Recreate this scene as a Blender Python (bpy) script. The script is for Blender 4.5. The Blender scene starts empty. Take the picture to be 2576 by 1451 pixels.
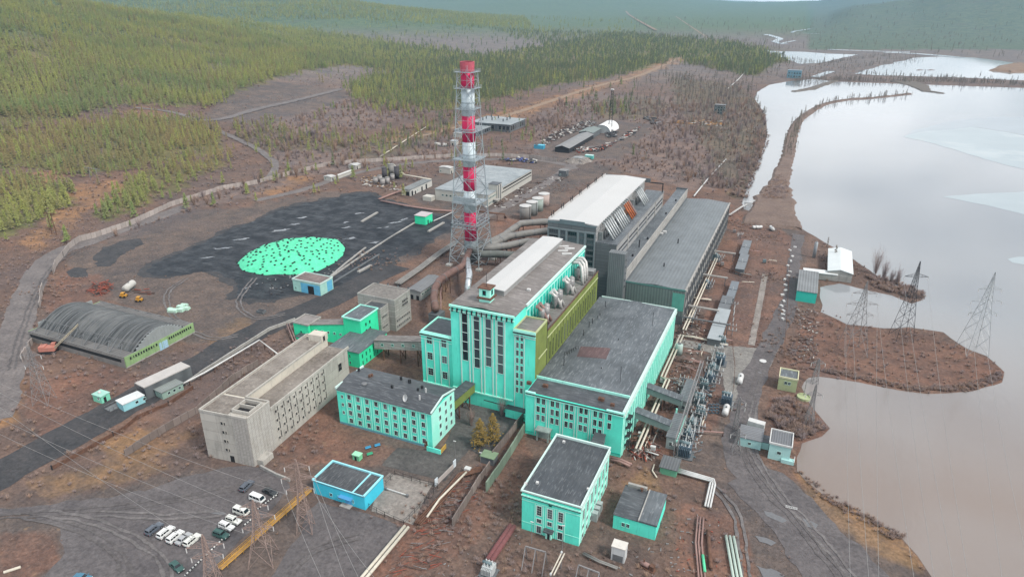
import bpy, bmesh, math, random
from mathutils import Vector, noise, Matrix
from mathutils.geometry import tessellate_polygon
random.seed(7)
scn = bpy.context.scene
COL = scn.collection
# ---------------------------------------------------------------- camera, sky, sun, exposure
CH = 128.0                                   # flying height of the camera above the yard, metres
YAW, PITCH, ROLL, FPX = -0.408612, 0.406593, -0.003443, 1717.0   # FPX: focal length for a 2576 px wide picture
_f = Vector((math.sin(YAW)*math.cos(PITCH), math.cos(YAW)*math.cos(PITCH), -math.sin(PITCH)))
_r = Vector((math.cos(YAW), -math.sin(YAW), 0))
_d = _f.cross(_r)
CR = math.cos(ROLL)*_r + math.sin(ROLL)*_d
CD = -math.sin(ROLL)*_r + math.cos(ROLL)*_d
CF = _f
cam = bpy.data.cameras.new('camera'); camo = bpy.data.objects.new('camera', cam); COL.objects.link(camo)
cam.sensor_width = 36.0; cam.lens = 36.0*FPX/2576.0; cam.clip_start = 1.0; cam.clip_end = 40000.0
mw = Matrix.Identity(4)
for i in range(3):
    mw[i][0] = CR[i]; mw[i][1] = -CD[i]; mw[i][2] = -CF[i]
mw.translation = Vector((0, 0, CH)); camo.matrix_world = mw
scn.camera = camo
scn.view_settings.view_transform = 'Standard'; scn.view_settings.look = 'None'
scn.view_settings.gamma = 1.0; scn.view_settings.exposure = 0.38
SUN_EL, SUN_AZ = 48.0, 104.0                  # azimuth clockwise from +Y: behind the station, over the lake
w = bpy.data.worlds.new('World'); scn.world = w; w.use_nodes = True
nt = w.node_tree; nt.nodes.clear()
def wn(t, **k):
    n = nt.nodes.new(t)
    for a, b in k.items(): setattr(n, a, b)
    return n
out = wn('ShaderNodeOutputWorld'); bg = wn('ShaderNodeBackground'); bg.inputs[1].default_value = 0.11
sky = wn('ShaderNodeTexSky', sky_type='NISHITA', sun_disc=False, sun_elevation=math.radians(SUN_EL), sun_rotation=math.radians(SUN_AZ), air_density=1.0, dust_density=2.0)
tc = wn('ShaderNodeTexCoord'); mp = wn('ShaderNodeMapping'); mp.inputs['Scale'].default_value = (1.5, 1.5, 5.0)
nz = wn('ShaderNodeTexNoise'); nz.inputs['Scale'].default_value = 2.2; nz.inputs['Detail'].default_value = 5.0; nz.inputs['Roughness'].default_value = .55
rp = wn('ShaderNodeValToRGB'); rp.color_ramp.elements[0].position = .30; rp.color_ramp.elements[1].position = .55
nz2 = wn('ShaderNodeTexNoise'); nz2.inputs['Scale'].default_value = 3.1; nz2.inputs['Detail'].default_value = 4.0
cr = wn('ShaderNodeValToRGB')
cr.color_ramp.elements[0].color = (6.6, 6.9, 7.2, 1); cr.color_ramp.elements[1].color = (11.6, 11.8, 12.0, 1)
cr.color_ramp.elements[0].position = .35; cr.color_ramp.elements[1].position = .65
mx = wn('ShaderNodeMix', data_type='RGBA')
L = nt.links.new
L(tc.outputs['Generated'], mp.inputs['Vector']); L(mp.outputs[0], nz.inputs['Vector']); L(nz.outputs['Fac'], rp.inputs[0])
L(mp.outputs[0], nz2.inputs['Vector']); L(nz2.outputs['Fac'], cr.inputs[0])
L(rp.outputs[0], mx.inputs[0]); L(sky.outputs[0], mx.inputs[6]); L(cr.outputs[0], mx.inputs[7])
L(mx.outputs[2], bg.inputs[0]); L(bg.outputs[0], out.inputs[0])
sl = bpy.data.lights.new('sun', 'SUN'); sl.energy = 2.5; sl.angle = math.radians(10); sl.color = (1.0, .95, .88)
so = bpy.data.objects.new('sun', sl); COL.objects.link(so)
_sd = Vector((math.sin(math.radians(SUN_AZ))*math.cos(math.radians(SUN_EL)), math.cos(math.radians(SUN_AZ))*math.cos(math.radians(SUN_EL)), math.sin(math.radians(SUN_EL))))
so.rotation_euler = _sd.to_track_quat('Z', 'Y').to_euler(); so.location = (0, 0, 400)

# ---------------------------------------------------------------- placing: a point of the photograph -> a point of the place
TILES = {'0': (0, 0, 1/.67153)}
for k_, x_, y_ in (('a',0,0),('b',1268,0),('c',2536,0),('d',0,710),('e',1268,710),('f',2536,710),('g',0,1420),('h',1268,1420),('i',2536,1420)): TILES[k_] = (x_, y_, .51)
for k_, x_, y_ in (('A',1550,1050),('B',1050,1010),('C',1600,600),('E',2000,600),('F',2400,1150),('G',2400,1500),('H',1800,1790),('I',500,1750),('J',1350,560),('K',1600,330),('L',2000,330),('M',2200,1420)): TILES[k_] = (x_, y_, .255)
def D(k, x, y):
    a, b, s = TILES[k]
    return ((a+x*s)*.67153, (b+y*s)*.67153)
def ground_z(x, y): return 0.0
def ray(x, y):
    return CR*((x-1288)/FPX) + CD*((y-725.5)/FPX) + CF
def P(k, x, y, z=0.0):
    if k != '0': x, y = D(k, x, y)
    d = ray(x, y); g = 0.0
    for _ in range(12):
        t = (z+g-CH)/d.z
        if y > 440: break
        n = ground_z(d.x*t, d.y*t)
        if abs(n-g) < .02: break
        g += (n-g)*.7
    return Vector((d.x*t, d.y*t, z+g))
def proj(p):
    q = Vector(p) - Vector((0, 0, CH)); c = q.dot(CF)
    if c <= 1: return None
    return (1288+FPX*q.dot(CR)/c, 725.5+FPX*q.dot(CD)/c)
def fbm(x, y, o=4):
    return noise.fractal(Vector((x, y, 3.7)), .6, 2.0, o)

# ---------------------------------------------------------------- materials
def links(m): return m.node_tree.links.new
class NT:
    def __init__(s, name):
        s.m = bpy.data.materials.new(name); s.m.use_nodes = True
        s.t = s.m.node_tree; s.p = s.t.nodes['Principled BSDF']; s.o = s.t.nodes['Material Output']
        s.c = s.n('ShaderNodeTexCoord').outputs['Object']
    def n(s, ty, **k):
        n = s.t.nodes.new(ty)
        for a, b in k.items(): setattr(n, a, b)
        return n
    def l(s, a, b): s.t.links.new(a, b)
    def map(s, scale, rot=0.0, loc=(0,0,0)):
        m = s.n('ShaderNodeMapping'); m.inputs['Scale'].default_value = scale if hasattr(scale, '__len__') else (scale,)*3
        m.inputs['Rotation'].default_value = (0, 0, rot); m.inputs['Location'].default_value = loc
        s.l(s.c, m.inputs[0]); return m.outputs[0]
    def noise(s, scale, detail=4, rough=.6, vec=None):
        n = s.n('ShaderNodeTexNoise'); n.inputs['Scale'].default_value = scale; n.inputs['Detail'].default_value = detail; n.inputs['Roughness'].default_value = rough
        s.l(vec or s.c, n.inputs['Vector']); return n.outputs['Fac']
    def ramp(s, v, a, b, ca=(0,0,0), cb=(1,1,1)):
        r = s.n('ShaderNodeValToRGB'); e = r.color_ramp.elements
        e[0].position = a; e[1].position = b; e[0].color = (*ca, 1); e[1].color = (*cb, 1)
        s.l(v, r.inputs[0]); return r.outputs[0]
    def mix(s, f, a, b, mode='MIX'):
        m = s.n('ShaderNodeMix', data_type='RGBA', blend_type=mode)
        for v, i in ((f, 0), (a, 6), (b, 7)):
            if hasattr(v, 'is_linked'): s.l(v, m.inputs[i])
            elif i == 0: m.inputs[0].default_value = v
            else: m.inputs[i].default_value = (*v, 1)
        return m.outputs[2]
    def bump(s, v, strength=.4, dist=.1):
        b = s.n('ShaderNodeBump'); b.inputs['Strength'].default_value = strength; b.inputs['Distance'].default_value = dist
        s.l(v, b.inputs['Height']); s.l(b.outputs[0], s.p.inputs['Normal'])
    def fin(s, col, rough=.85, spec=.3, metal=0.0):
        if hasattr(col, 'is_linked'): s.l(col, s.p.inputs['Base Color'])
        else: s.p.inputs['Base Color'].default_value = (*col, 1)
        s.p.inputs['Roughness'].default_value = rough; s.p.inputs['Specular IOR Level'].default_value = spec; s.p.inputs['Metallic'].default_value = metal
        return s.m
def sc(c, k): return tuple(min(1, v*k) for v in c)
def paint(name, c, var=.16, scale=.35, dirt=(.16,.13,.11), dirtf=.35, rough=.8, metal=0.0, spec=.3, stain=None):
    s = NT(name)
    n1 = s.noise(scale, 5); n2 = s.noise(1.0, 3, .6, s.map((2.2, 2.2, .22)))
    col = s.mix(s.ramp(n1, .3, .7), sc(c, 1-var), sc(c, 1+var*.6))
    if stain: col = s.mix(s.ramp(s.noise(scale*.6, 6), .52, .62), col, stain)
    f = s.ramp(n2, .55, .8, (0,0,0), (dirtf,)*3)
    col = s.mix(f, col, dirt)
    return s.fin(col, rough, spec, metal)
def felt(name, c, lightc, strip=(1.1, 12.0), axis=0, patch=.5, rough=.75):
    s = NT(name)
    b = s.n('ShaderNodeTexBrick'); b.offset = .37; b.inputs['Scale'].default_value = 1.0
    b.inputs['Brick Width'].default_value = strip[1]; b.inputs['Row Height'].default_value = strip[0]; b.inputs['Mortar Size'].default_value = .035
    b.inputs['Color1'].default_value = (*sc(c, .85), 1); b.inputs['Color2'].default_value = (*sc(c, 1.15), 1); b.inputs['Mortar'].default_value = (*sc(c, .62), 1)
    s.l(s.map(1.0, math.pi/2 if axis else 0.0), b.inputs['Vector'])
    n1 = s.noise(.11, 6, .65); n2 = s.noise(1.3, 3, .6, s.map((.25, 1.6, 1) if not axis else (1.6, .25, 1)))
    col = s.mix(s.ramp(n1, .45, .68, (0,0,0), (patch,)*3), b.outputs[0], lightc)
    col = s.mix(s.ramp(n2, .54, .64, (0,0,0), (.6,)*3), col, sc(lightc, 1.3))
    col = s.mix(s.ramp(s.noise(.06, 4), .5, .7, (0,0,0), (.5,)*3), col, sc(c, .55))
    return s.fin(col, rough, .35)
def corrug(name, c, pitch=1.0, axis=0, var=.2, rough=.6, rust=None, rib=.26):
    s = NT(name)
    wv = s.n('ShaderNodeTexWave', wave_type='BANDS', bands_direction='X' if axis == 0 else 'Y'); wv.inputs['Scale'].default_value = .314/pitch*1.0; wv.inputs['Distortion'].default_value = .15
    s.l(s.c, wv.inputs['Vector'])
    n1 = s.noise(.15, 5); n2 = s.noise(1.0, 3, .5, s.map((1.2, .12, .3) if axis == 0 else (.12, 1.2, .3)))
    col = s.mix(s.ramp(n1, .3, .7), sc(c, 1-var), sc(c, 1+var))
    col = s.mix(s.ramp(n2, .5, .75, (0,0,0), (.35,)*3), col, sc(c, 1.5))
    col = s.mix(rib, col, s.mix(wv.outputs['Fac'], (0.02,)*3, sc(c, 1.4)))
    if rust: col = s.mix(s.ramp(s.noise(.5, 5), .55, .65, (0,0,0), (.7,)*3), col, rust)
    s.bump(wv.outputs['Fac'], .5, .08)
    return s.fin(col, rough, .4)
def panels(name, c, bw=6.0, bh=1.2, mort=.05, var=.12, stain=(.2,.18,.15), stf=.5, axis='X'):
    s = NT(name)
    g = s.n('ShaderNodeSeparateXYZ'); s.l(s.c, g.inputs[0]); ad = s.n('ShaderNodeMath', operation='ADD'); s.l(g.outputs[0], ad.inputs[0]); s.l(g.outputs[1], ad.inputs[1])
    cb = s.n('ShaderNodeCombineXYZ'); s.l(ad.outputs[0], cb.inputs[0]); s.l(g.outputs[2], cb.inputs[1])
    b = s.n('ShaderNodeTexBrick'); b.offset = 0.0; b.inputs['Scale'].default_value = 1.0; b.inputs['Brick Width'].default_value = bw; b.inputs['Row Height'].default_value = bh; b.inputs['Mortar Size'].default_value = mort
    b.inputs['Color1'].default_value = (*sc(c, 1-var), 1); b.inputs['Color2'].default_value = (*sc(c, 1+var), 1); b.inputs['Mortar'].default_value = (*sc(c, .5), 1)
    s.l(cb.outputs[0], b.inputs['Vector'])
    n1 = s.noise(1.0, 5, .65, s.map((.5, .5, .13))); n2 = s.noise(.8, 5)
    col = s.mix(s.ramp(n1, .5, .75, (0,0,0), (stf,)*3), b.outputs[0], stain)
    col = s.mix(s.ramp(n2, .55, .8, (0,0,0), (.3,)*3), col, sc(c, 1.35))
    return s.fin(col, .9, .2)
def plain(name, c, rough=.7, metal=0.0, spec=.4, var=.18, scale=1.5):
    s = NT(name); return s.fin(s.mix(s.ramp(s.noise(scale, 4), .3, .7), sc(c, 1-var), sc(c, 1+var)), rough, spec, metal)

# ---------------------------------------------------------------- mesh helpers
class MB:
    def __init__(s): s.v = []; s.f = []
    def add(s, vs, fs):
        o = len(s.v); s.v += [Vector(v) for v in vs]; s.f += [tuple(i+o for i in f) for f in fs]; return s
    def box(s, x0, y0, z0, x1, y1, z1):
        return s.add([(x0,y0,z0),(x1,y0,z0),(x1,y1,z0),(x0,y1,z0),(x0,y0,z1),(x1,y0,z1),(x1,y1,z1),(x0,y1,z1)],
                     [(0,3,2,1),(4,5,6,7),(0,1,5,4),(1,2,6,5),(2,3,7,6),(3,0,4,7)])
    def prism(s, pts, z0, z1):
        n = len(pts); a = sum(pts[i][0]*pts[(i+1) % n][1]-pts[(i+1) % n][0]*pts[i][1] for i in range(n))
        if a < 0: pts = pts[::-1]
        g = lambda z, p: p[2] + z if len(p) > 2 and p[2] else z
        vs = [(p[0], p[1], z0) for p in pts] + [(p[0], p[1], z1) for p in pts]
        return s.add(vs, [tuple(range(n-1, -1, -1)), tuple(range(n, 2*n))] + [(i, (i+1) % n, n+(i+1) % n, n+i) for i in range(n)])
    def bar(s, p, q, w, h=None):
        p, q = Vector(p), Vector(q); d = q-p
        if d.length < 1e-6: return s
        h = h or w; u = d.cross(Vector((0,0,1)))
        if u.length < 1e-4*d.length: u = Vector((1,0,0))
        u.normalize(); v = u.cross(d).normalized(); u = u*w/2; v = v*h/2
        vs = [p-u-v, p+u-v, p+u+v, p-u+v, q-u-v, q+u-v, q+u+v, q-u+v]
        return s.add(vs, [(0,1,2,3),(7,6,5,4),(0,4,5,1),(1,5,6,2),(2,6,7,3),(3,7,4,0)])
    def tube(s, pts, r, n=10, r2=None, cap=True):
        pts = [Vector(p) for p in pts]; rings = []
        for i, p in enumerate(pts):
            d = (pts[min(i+1, len(pts)-1)]-pts[max(i-1, 0)]).normalized()
            u = d.cross(Vector((0,0,1)))
            if u.length < 1e-3: u = Vector((1,0,0))
            u.normalize(); v = u.cross(d)
            rr = r if r2 is None else r+(r2-r)*i/(len(pts)-1)
            rings.append([p+u*rr*math.cos(6.28318*k/n)+v*rr*math.sin(6.28318*k/n) for k in range(n)])
        vs = [x for g in rings for x in g]; fs = []
        for i in range(len(pts)-1):
            for k in range(n): fs.append((i*n+k, i*n+(k+1) % n, (i+1)*n+(k+1) % n, (i+1)*n+k))
        if cap: fs += [tuple(range(n))[::-1], tuple(range((len(pts)-1)*n, len(pts)*n))]
        return s.add(vs, fs)
    def lathe(s, c, prof, n=20):
        c = Vector(c); vs = []; fs = []
        for r, z in prof: vs += [c+Vector((r*math.cos(6.28318*k/n), r*math.sin(6.28318*k/n), z)) for k in range(n)]
        for i in range(len(prof)-1):
            for k in range(n): fs.append((i*n+k, i*n+(k+1) % n, (i+1)*n+(k+1) % n, (i+1)*n+k))
        fs.append(tuple(range((len(prof)-1)*n, len(prof)*n))); fs.append(tuple(range(n))[::-1])
        return s.add(vs, fs)
    def quad(s, a, b, c, d): return s.add([a, b, c, d], [(0,1,2,3)])
    def build(s, name, mat, parent=None, smooth=False, local=False):
        me = bpy.data.meshes.new(name); off = Vector((0,0,0))
        if parent is not None and not local: off = parent.get('_w', None); off = Vector(off) if off is not None else Vector((0,0,0))
        me.from_pydata([tuple(v-off) for v in s.v], [], s.f); me.materials.append(mat)
        if smooth: me.polygons.foreach_set('use_smooth', [True]*len(me.polygons))
        me.update()
        o = bpy.data.objects.new(name, me); COL.objects.link(o)
        if parent is not None:
            o.parent = parent; o['_w'] = tuple(off)
        return o
def tag(o, label=None, cat=None, group=None, kind=None):
    for k, v in (('label', label), ('category', cat), ('group', group), ('kind', kind)):
        if v: o[k] = v
    return o
def thing(name, label, cat, loc=(0,0,0), group=None, rz=0.0):
    """an Empty at the thing's base; meshes built under it are given in world coordinates (rz = 0) or local ones"""
    o = bpy.data.objects.new(name, None); COL.objects.link(o); o.location = loc; o.rotation_euler = (0, 0, rz); o['_w'] = tuple(loc)
    o.empty_display_size = .5
    return tag(o, label, cat, group)
def dup(root, loc, rz=0.0, label=None, scale=None):
    r = root.copy(); COL.objects.link(r); r.location = loc; r.rotation_euler = (0, 0, rz)
    if scale: r.scale = (scale,)*3 if not hasattr(scale, '__len__') else scale
    if label: r['label'] = label
    for ch in list(root.children):
        c = ch.copy(); COL.objects.link(c); c.parent = r
        for g in list(ch.children):
            d = g.copy(); COL.objects.link(d); d.parent = c
    return r
def inpoly(x, y, poly):
    c = False; j = len(poly)-1
    for i in range(len(poly)):
        xi, yi = poly[i]; xj, yj = poly[j]
        if (yi > y) != (yj > y) and x < (xj-xi)*(y-yi)/(yj-yi)+xi: c = not c
        j = i
    return c
# ---------------------------------------------------------------- the lie of the land
FH = Vector((math.sin(YAW), math.cos(YAW))); RH = Vector((math.cos(YAW), -math.sin(YAW)))
def tdep(y):                                 # how steeply the sight line of picture row y falls
    q = (y-725.5)/FPX
    return (q*math.cos(PITCH)+math.sin(PITCH))/(math.cos(PITCH)-q*math.sin(PITCH))
def tab(t, x):
    if x <= t[0][0]: return t[0][1]
    for (a, b), (c, d) in zip(t, t[1:]):
        if x <= c: return b+(d-b)*(x-a)/(c-a)
    return t[-1][1]
def sst(a, b, x):
    x = min(1, max(0, (x-a)/(b-a))); return x*x*(3-2*x)
RA = [(-500,-110),(0,-26),(100,0),(310,38),(580,66),(700,84),(873,101),(1000,118)]
RB = [(-200,-200),(300,-60),(500,-28),(850,8),(1150,48),(1290,64),(1500,80),(1700,97)]
RC = [(0,-200),(700,-40),(850,2),(960,-14),(1300,-40),(1600,-22),(1750,-4),(1850,5),(1960,5),(2060,2),(2150,-20)]
RD = [(2040,66),(2080,50),(2110,32),(2150,16),(2300,0),(2400,-35),(2576,-70),(2900,-95)]
def ground_z(x, y):
    v = x*FH.x+y*FH.y; u = x*RH.x+y*RH.y
    if v < 480: return 0.0
    X = 1288+1870*u/v; z = 0.0
    if X < 1100:
        vc = 1350+max(0, X)*.8; zc = max(0, CH-vc*tdep(tab(RA, X)))*(1-sst(950, 1100, X))
        z = zc*(sst(430, vc, v)**1.15 if v < vc else 1-.75*sst(vc, vc*1.7, v))
    if X < 1750 and v > 2000:
        vc = tab([(300,4200),(1290,3100),(1700,2700)], X); zc = max(0, CH-vc*tdep(tab(RB, X)))*(1-sst(1550, 1750, X))
        z = max(z, zc*(sst(vc*.55, vc, v) if v < vc else 1-.6*sst(vc, vc*1.8, v)))
    if v > 5000:
        vc = 9000; zc = max(0, CH-vc*tdep(tab(RC, X))); z = max(z, zc*(sst(5000, vc, v) if v < vc else 1-.3*sst(vc, 12000, v)))
    if X > 2035 and v > 2300:
        vc = 4300; zc = max(0, CH-vc*tdep(tab(RD, X)))*sst(2035, 2075, X); z = max(z, zc*(sst(2450, vc, v) if v < vc else 1-.5*sst(vc, 9000, v)))
    z = min(z, 290)
    if z > 2: z += min(1, z/25)*fbm(x/420, y/420)*min(16, z*.2)
    return max(0, z)
LAKE = [(1905,232),(1935,214),(1985,205),(2050,199),(2100,206),(2250,211),(2400,216),(2576,222),(2800,226),(3300,240),(3900,420),(4600,900),(3600,1800),(2700,1800),
        (2430,1560),(2352,1462),(2312,1400),(2262,1350),(2205,1312),(2150,1280),(2082,1247),(2030,1210),(2003,1185),(2006,1150),(2018,1115),(2066,1096),(2082,1074),(2060,1045),(2030,1010),(2020,975),
        (2034,950),(2060,946),(2130,957),(2230,976),(2330,991),(2440,986),(2518,962),(2527,935),(2482,896),(2434,878),(2372,836),(2290,824),(2222,826),(2170,820),(2128,816),(2100,800),(2068,786),(2064,722),(2110,712),(2180,730),
        (2240,742),(2292,764),(2330,752),(2322,740),(2242,716),(2196,688),(2152,655),(2092,620),(2050,596),(1992,562),(1958,548),(1925,545),(1872,526),(1866,512),(1880,470),(1900,430),(1914,392),(1930,345),(1926,292),(1908,262),(1897,248)]
GREENF = [
 [(-400,-200),(0,-60),(105,-8),(310,32),(580,60),(880,95),(1010,112),(1200,138),(1190,175),(1060,186),(960,176),(880,164),(760,178),(640,212),(556,258),(440,268),(352,262),(290,268),(170,292),(0,318),(-200,340)],
 [(-300,345),(0,332),(120,318),(250,303),(400,292),(470,300),(520,320),(552,345),(560,385),(470,400),(380,410),(300,435),(200,440),(60,425),(-300,440)],
 [(-300,450),(40,438),(160,462),(186,490),(150,530),(100,555),(20,590),(-300,700)],
 [(250,520),(300,470),(380,430),(470,405),(560,395),(580,410),(500,440),(430,480),(330,530),(262,560)],
 [(880,215),(1000,180),(1180,148),(1350,120),(1560,85),(1700,96),(1820,105),(1990,148),(1940,165),(1900,192),(1780,170),(1700,150),(1600,178),(1500,200),(1400,210),(1280,238),(1190,262),(1100,278),(980,272),(890,245)],
]
SPARSEF = [
 [(580,320),(660,300),(740,330),(840,345),(900,360),(820,385),(700,385),(620,360)],
 [(880,355),(1000,330),(1130,290),(1150,330),(1000,390),(900,400)],
 [(1480,260),(1600,240),(1690,260),(1640,300),(1520,300)],
 [(1680,190),(1860,215),(1900,250),(1925,300),(1925,345),(1910,400),(1875,480),(1850,500),(1800,430),(1750,330),(1700,260)],
 [(1200,65),(1560,85),(1850,100),(2000,128),(1700,130),(1400,120)],
]
ORANGE = [
 [(190,470),(290,452),(335,478),(250,512),(150,590),(95,645),(55,610),(150,520)],
 [(300,285),(420,300),(480,290),(350,268)],[(640,480),(760,440),(800,455),(700,490)],[(1200,298),(1500,212),(1700,145),(1730,150),(1560,212),(1300,300),(1040,350),(950,358)],
 [(240,1130),(360,1070),(420,1110),(330,1170)],[(130,1210),(330,1165),(250,1215),(150,1245)],[(1990,1185),(2180,1275),(2340,1420),(2300,1440),(2120,1330),(2000,1240)],
 [(0,930),(60,960),(60,1060),(0,1080)],[(40,440),(120,460),(200,420),(120,430)],
]
GREY = [   # trodden, coal dusted or gravelled earth
 [(170,640),(300,590),(420,545),(830,482),(900,480),(1060,525),(1150,560),(1010,660),(880,740),(720,800),(600,840),(480,870),(300,760),(180,720)],
 [(-60,1290),(330,1225),(560,1175),(690,1190),(760,1235),(780,1300),(900,1330),(1010,1330),(900,1460),(60,1500),(150,1400),(140,1330),(-60,1340)],
 [(1860,600),(2020,560),(2010,700),(1980,800),(1930,880),(1880,1000),(1860,1120),(2010,1220),(2300,1440),(2400,1600),(1960,1600),(1870,1330),(1790,1190),(1690,1190),(1740,1010),(1800,880),(1840,760)],
 [(880,1190),(1010,1060),(1140,1150),(1160,980),(1250,990),(1310,1050),(1240,1180),(1130,1250),(1010,1330),(950,1290)],
 [(1020,470),(1130,440),(1400,400),(1580,430),(1450,470),(1380,520),(1200,560),(1040,500)],
 [(560,240),(700,205),(860,225),(880,250),(760,290),(600,310),(520,300)],[(1330,420),(1400,330),(1540,295),(1650,320),(1560,400),(1450,420)],
]
RUSTY = [[(1690,470),(1840,520),(1990,590),(2000,700),(1960,830),(1880,900),(1760,880),(1800,720),(1830,560)],[(1640,880),(1760,900),(1830,1000),(1740,1160),(1600,1130)],[(1930,1000),(2060,1020),(2080,1090),(2010,1180),(1930,1100)],[(2040,800),(2300,820),(2520,920),(2500,980),(2100,960),(1960,930)],[(1000,1330),(1180,1180),(1330,1060),(1330,1220),(1200,1360),(1000,1480),(900,1480)],[(640,1050),(850,960),(860,1060),(1010,1140),(900,1180),(700,1160)],[(60,960),(300,930),(420,970),(250,1060),(100,1120)],[(160,680),(240,690),(300,740),(120,800),(110,740)],[(1700,1260),(1860,1300),(1900,1470),(1700,1470)],[(0,1330),(120,1340),(160,1420),(60,1470),(0,1470)],[(1240,560),(1380,540),(1370,600),(1250,640)]]
OCHRE = [[(250,1110),(420,1060),(500,1090),(380,1160),(260,1190)],[(60,1210),(330,1150),(420,1180),(260,1230),(100,1250)],[(2000,1190),(2080,1240),(2280,1360),(2340,1450),(2200,1400),(2020,1260)],[(1180,1020),(1290,1010),(1290,1100),(1200,1160)],[(820,880),(870,930),(850,980)],[(1100,700),(1150,680),(1140,780),(1090,780)],[(1560,1220),(1640,1180),(1660,1240)],[(540,830),(620,790),(640,850),(520,900)]]
MAUVE = [[(1450,230),(1900,260),(1880,470),(1740,480),(1600,430),(1350,400),(1330,310)],[(560,250),(900,215),(1100,280),(900,330),(620,330)],[(700,390),(1140,330),(1150,400),(700,450)],[(250,590),(640,455),(800,440),(400,560),(300,620)]]
def region(px, py, x, y):
    """earth colour of the spot seen at px, py; far hills also take haze blue"""
    w1 = fbm(x/28, y/28); w2 = fbm(x/28+50, y/28-20)
    k = 16 if py > 300 else 8
    qx, qy = px+w1*k*1.6, py+w2*k*.7
    a = .5+.5*fbm(x/60+9, y/60, 5)
    c = Vector((.145,.097,.077)).lerp(Vector((.118,.095,.087)), a)
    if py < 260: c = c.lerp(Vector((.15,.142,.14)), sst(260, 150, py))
    if any(inpoly(qx, qy, p) for p in MAUVE): c = c.lerp(Vector((.175,.15,.145)), .6)
    if any(inpoly(qx, qy, p) for p in SPARSEF): c = c.lerp(Vector((.115,.115,.075)), .45)
    if any(inpoly(qx, qy, p) for p in GREENF): c = Vector((.12,.135,.055)).lerp(Vector((.14,.12,.07)), a)
    if py < 100 and px < 2040: c = c.lerp(Vector((.085,.135,.075)), sst(108, 60, py)*.95)  # far wooded hills: green with haze blue mixed into the colour
    if px > 2030 and py < 125: c = c.lerp(Vector((.07,.125,.085)), .75)  # right-hand hill: its green also painted bluer for haze
    if any(inpoly(qx, qy, p) for p in ORANGE): c = c.lerp(Vector((.27,.165,.09)), .55+.4*w1)
    if any(inpoly(qx, qy, p) for p in GREY): c = c.lerp(Vector((.107,.096,.092)), .85)
    if any(inpoly(qx, qy, p) for p in RUSTY): c = c.lerp(Vector((.168,.098,.076)), .55+.3*w2)
    if any(inpoly(qx, qy, p) for p in OCHRE): c = c.lerp(Vector((.21,.145,.085)), .5+.4*w2)
    return c
def build_ground():
    vs = []; cols = []; fs = []
    rad = [6, 30, 60, 80]; r = 95.0
    while r < 13000: rad.append(r); r *= 1.0125 if r < 1500 else 1.025
    na = 330; a0, a1 = math.radians(-66), math.radians(66); base = math.atan2(FH.x, FH.y)
    for r in rad:
        for j in range(na+1):
            a = base+a0+(a1-a0)*j/na; x, y = r*math.sin(a), r*math.cos(a); z = ground_z(x, y)
            vs.append((x, y, z)); q = proj((x, y, z)) if r > 60 else None
            cols.append(region(q[0], q[1], x, y) if q else Vector((.15,.11,.1)))
    m = na+1
    for i in range(len(rad)-1):
        for j in range(na): fs.append((i*m+j, i*m+j+1, (i+1)*m+j+1, (i+1)*m+j))
    me = bpy.data.meshes.new('ground'); me.from_pydata(vs, [], [f[::-1] for f in fs])
    at = me.attributes.new('earth', 'FLOAT_COLOR', 'POINT'); at.data.foreach_set('color', [k for c in cols for k in (c[0], c[1], c[2], 1)])
    me.polygons.foreach_set('use_smooth', [True]*len(me.polygons))
    s = NT('earth'); va = s.n('ShaderNodeAttribute', attribute_name='earth')
    n1 = s.noise(.9, 5, .7); n2 = s.noise(.16, 5, .65); n3 = s.noise(.035, 6, .6); n4 = s.noise(.012, 6, .7)
    f1 = s.ramp(n1, .3, .72, (.62,)*3, (1.4,)*3); f2 = s.ramp(n2, .3, .7, (.72,.74,.76), (1.32,1.22,1.14)); f3 = s.ramp(n3, .35, .65, (.80,.82,.86), (1.2,1.1,1.02))
    c = s.mix(1, s.mix(1, s.mix(1, va.outputs['Color'], f1, 'MULTIPLY'), f2, 'MULTIPLY'), f3, 'MULTIPLY')
    c = s.mix(s.ramp(s.noise(.33, 6, .7), .60, .70, (0,0,0), (.5,)*3), c, (.30,.20,.125))
    c = s.mix(s.ramp(n4, .55, .62, (0,0,0), (.28,)*3), c, (.11,.095,.10))
    c = s.mix(s.ramp(s.noise(2.3, 2, .5), .70, .76, (0,0,0), (.55,)*3), c, (.34,.29,.26))
    c = s.mix(s.ramp(s.noise(.22, 7, .75), .52, .60, (0,0,0), (.38,)*3), c, (.10,.078,.07))
    s.bump(n1, .8, .6)
    me.materials.append(s.fin(c, .95, .12))
    o = bpy.data.objects.new('ground', me); COL.objects.link(o); tag(o, 'brown scrubby ground rising into wooded hills', 'ground', kind='structure')
build_ground()
def dense(pts, step, jit, seed=0.0, fr=9.0):
    out = []
    for i in range(len(pts)):
        a, b = Vector(pts[i]), Vector(pts[(i+1) % len(pts)]); n = max(1, min(400, int((b-a).length/step)))
        for k in range(n):
            p = a.lerp(b, k/n)
            if jit: p = p+Vector((noise.fractal(Vector((p.x/fr, p.y/fr, seed)), .7, 2, 4), noise.fractal(Vector((p.x/fr, p.y/fr, seed+31)), .7, 2, 4), 0))*jit
            out.append(p)
    return out
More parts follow.
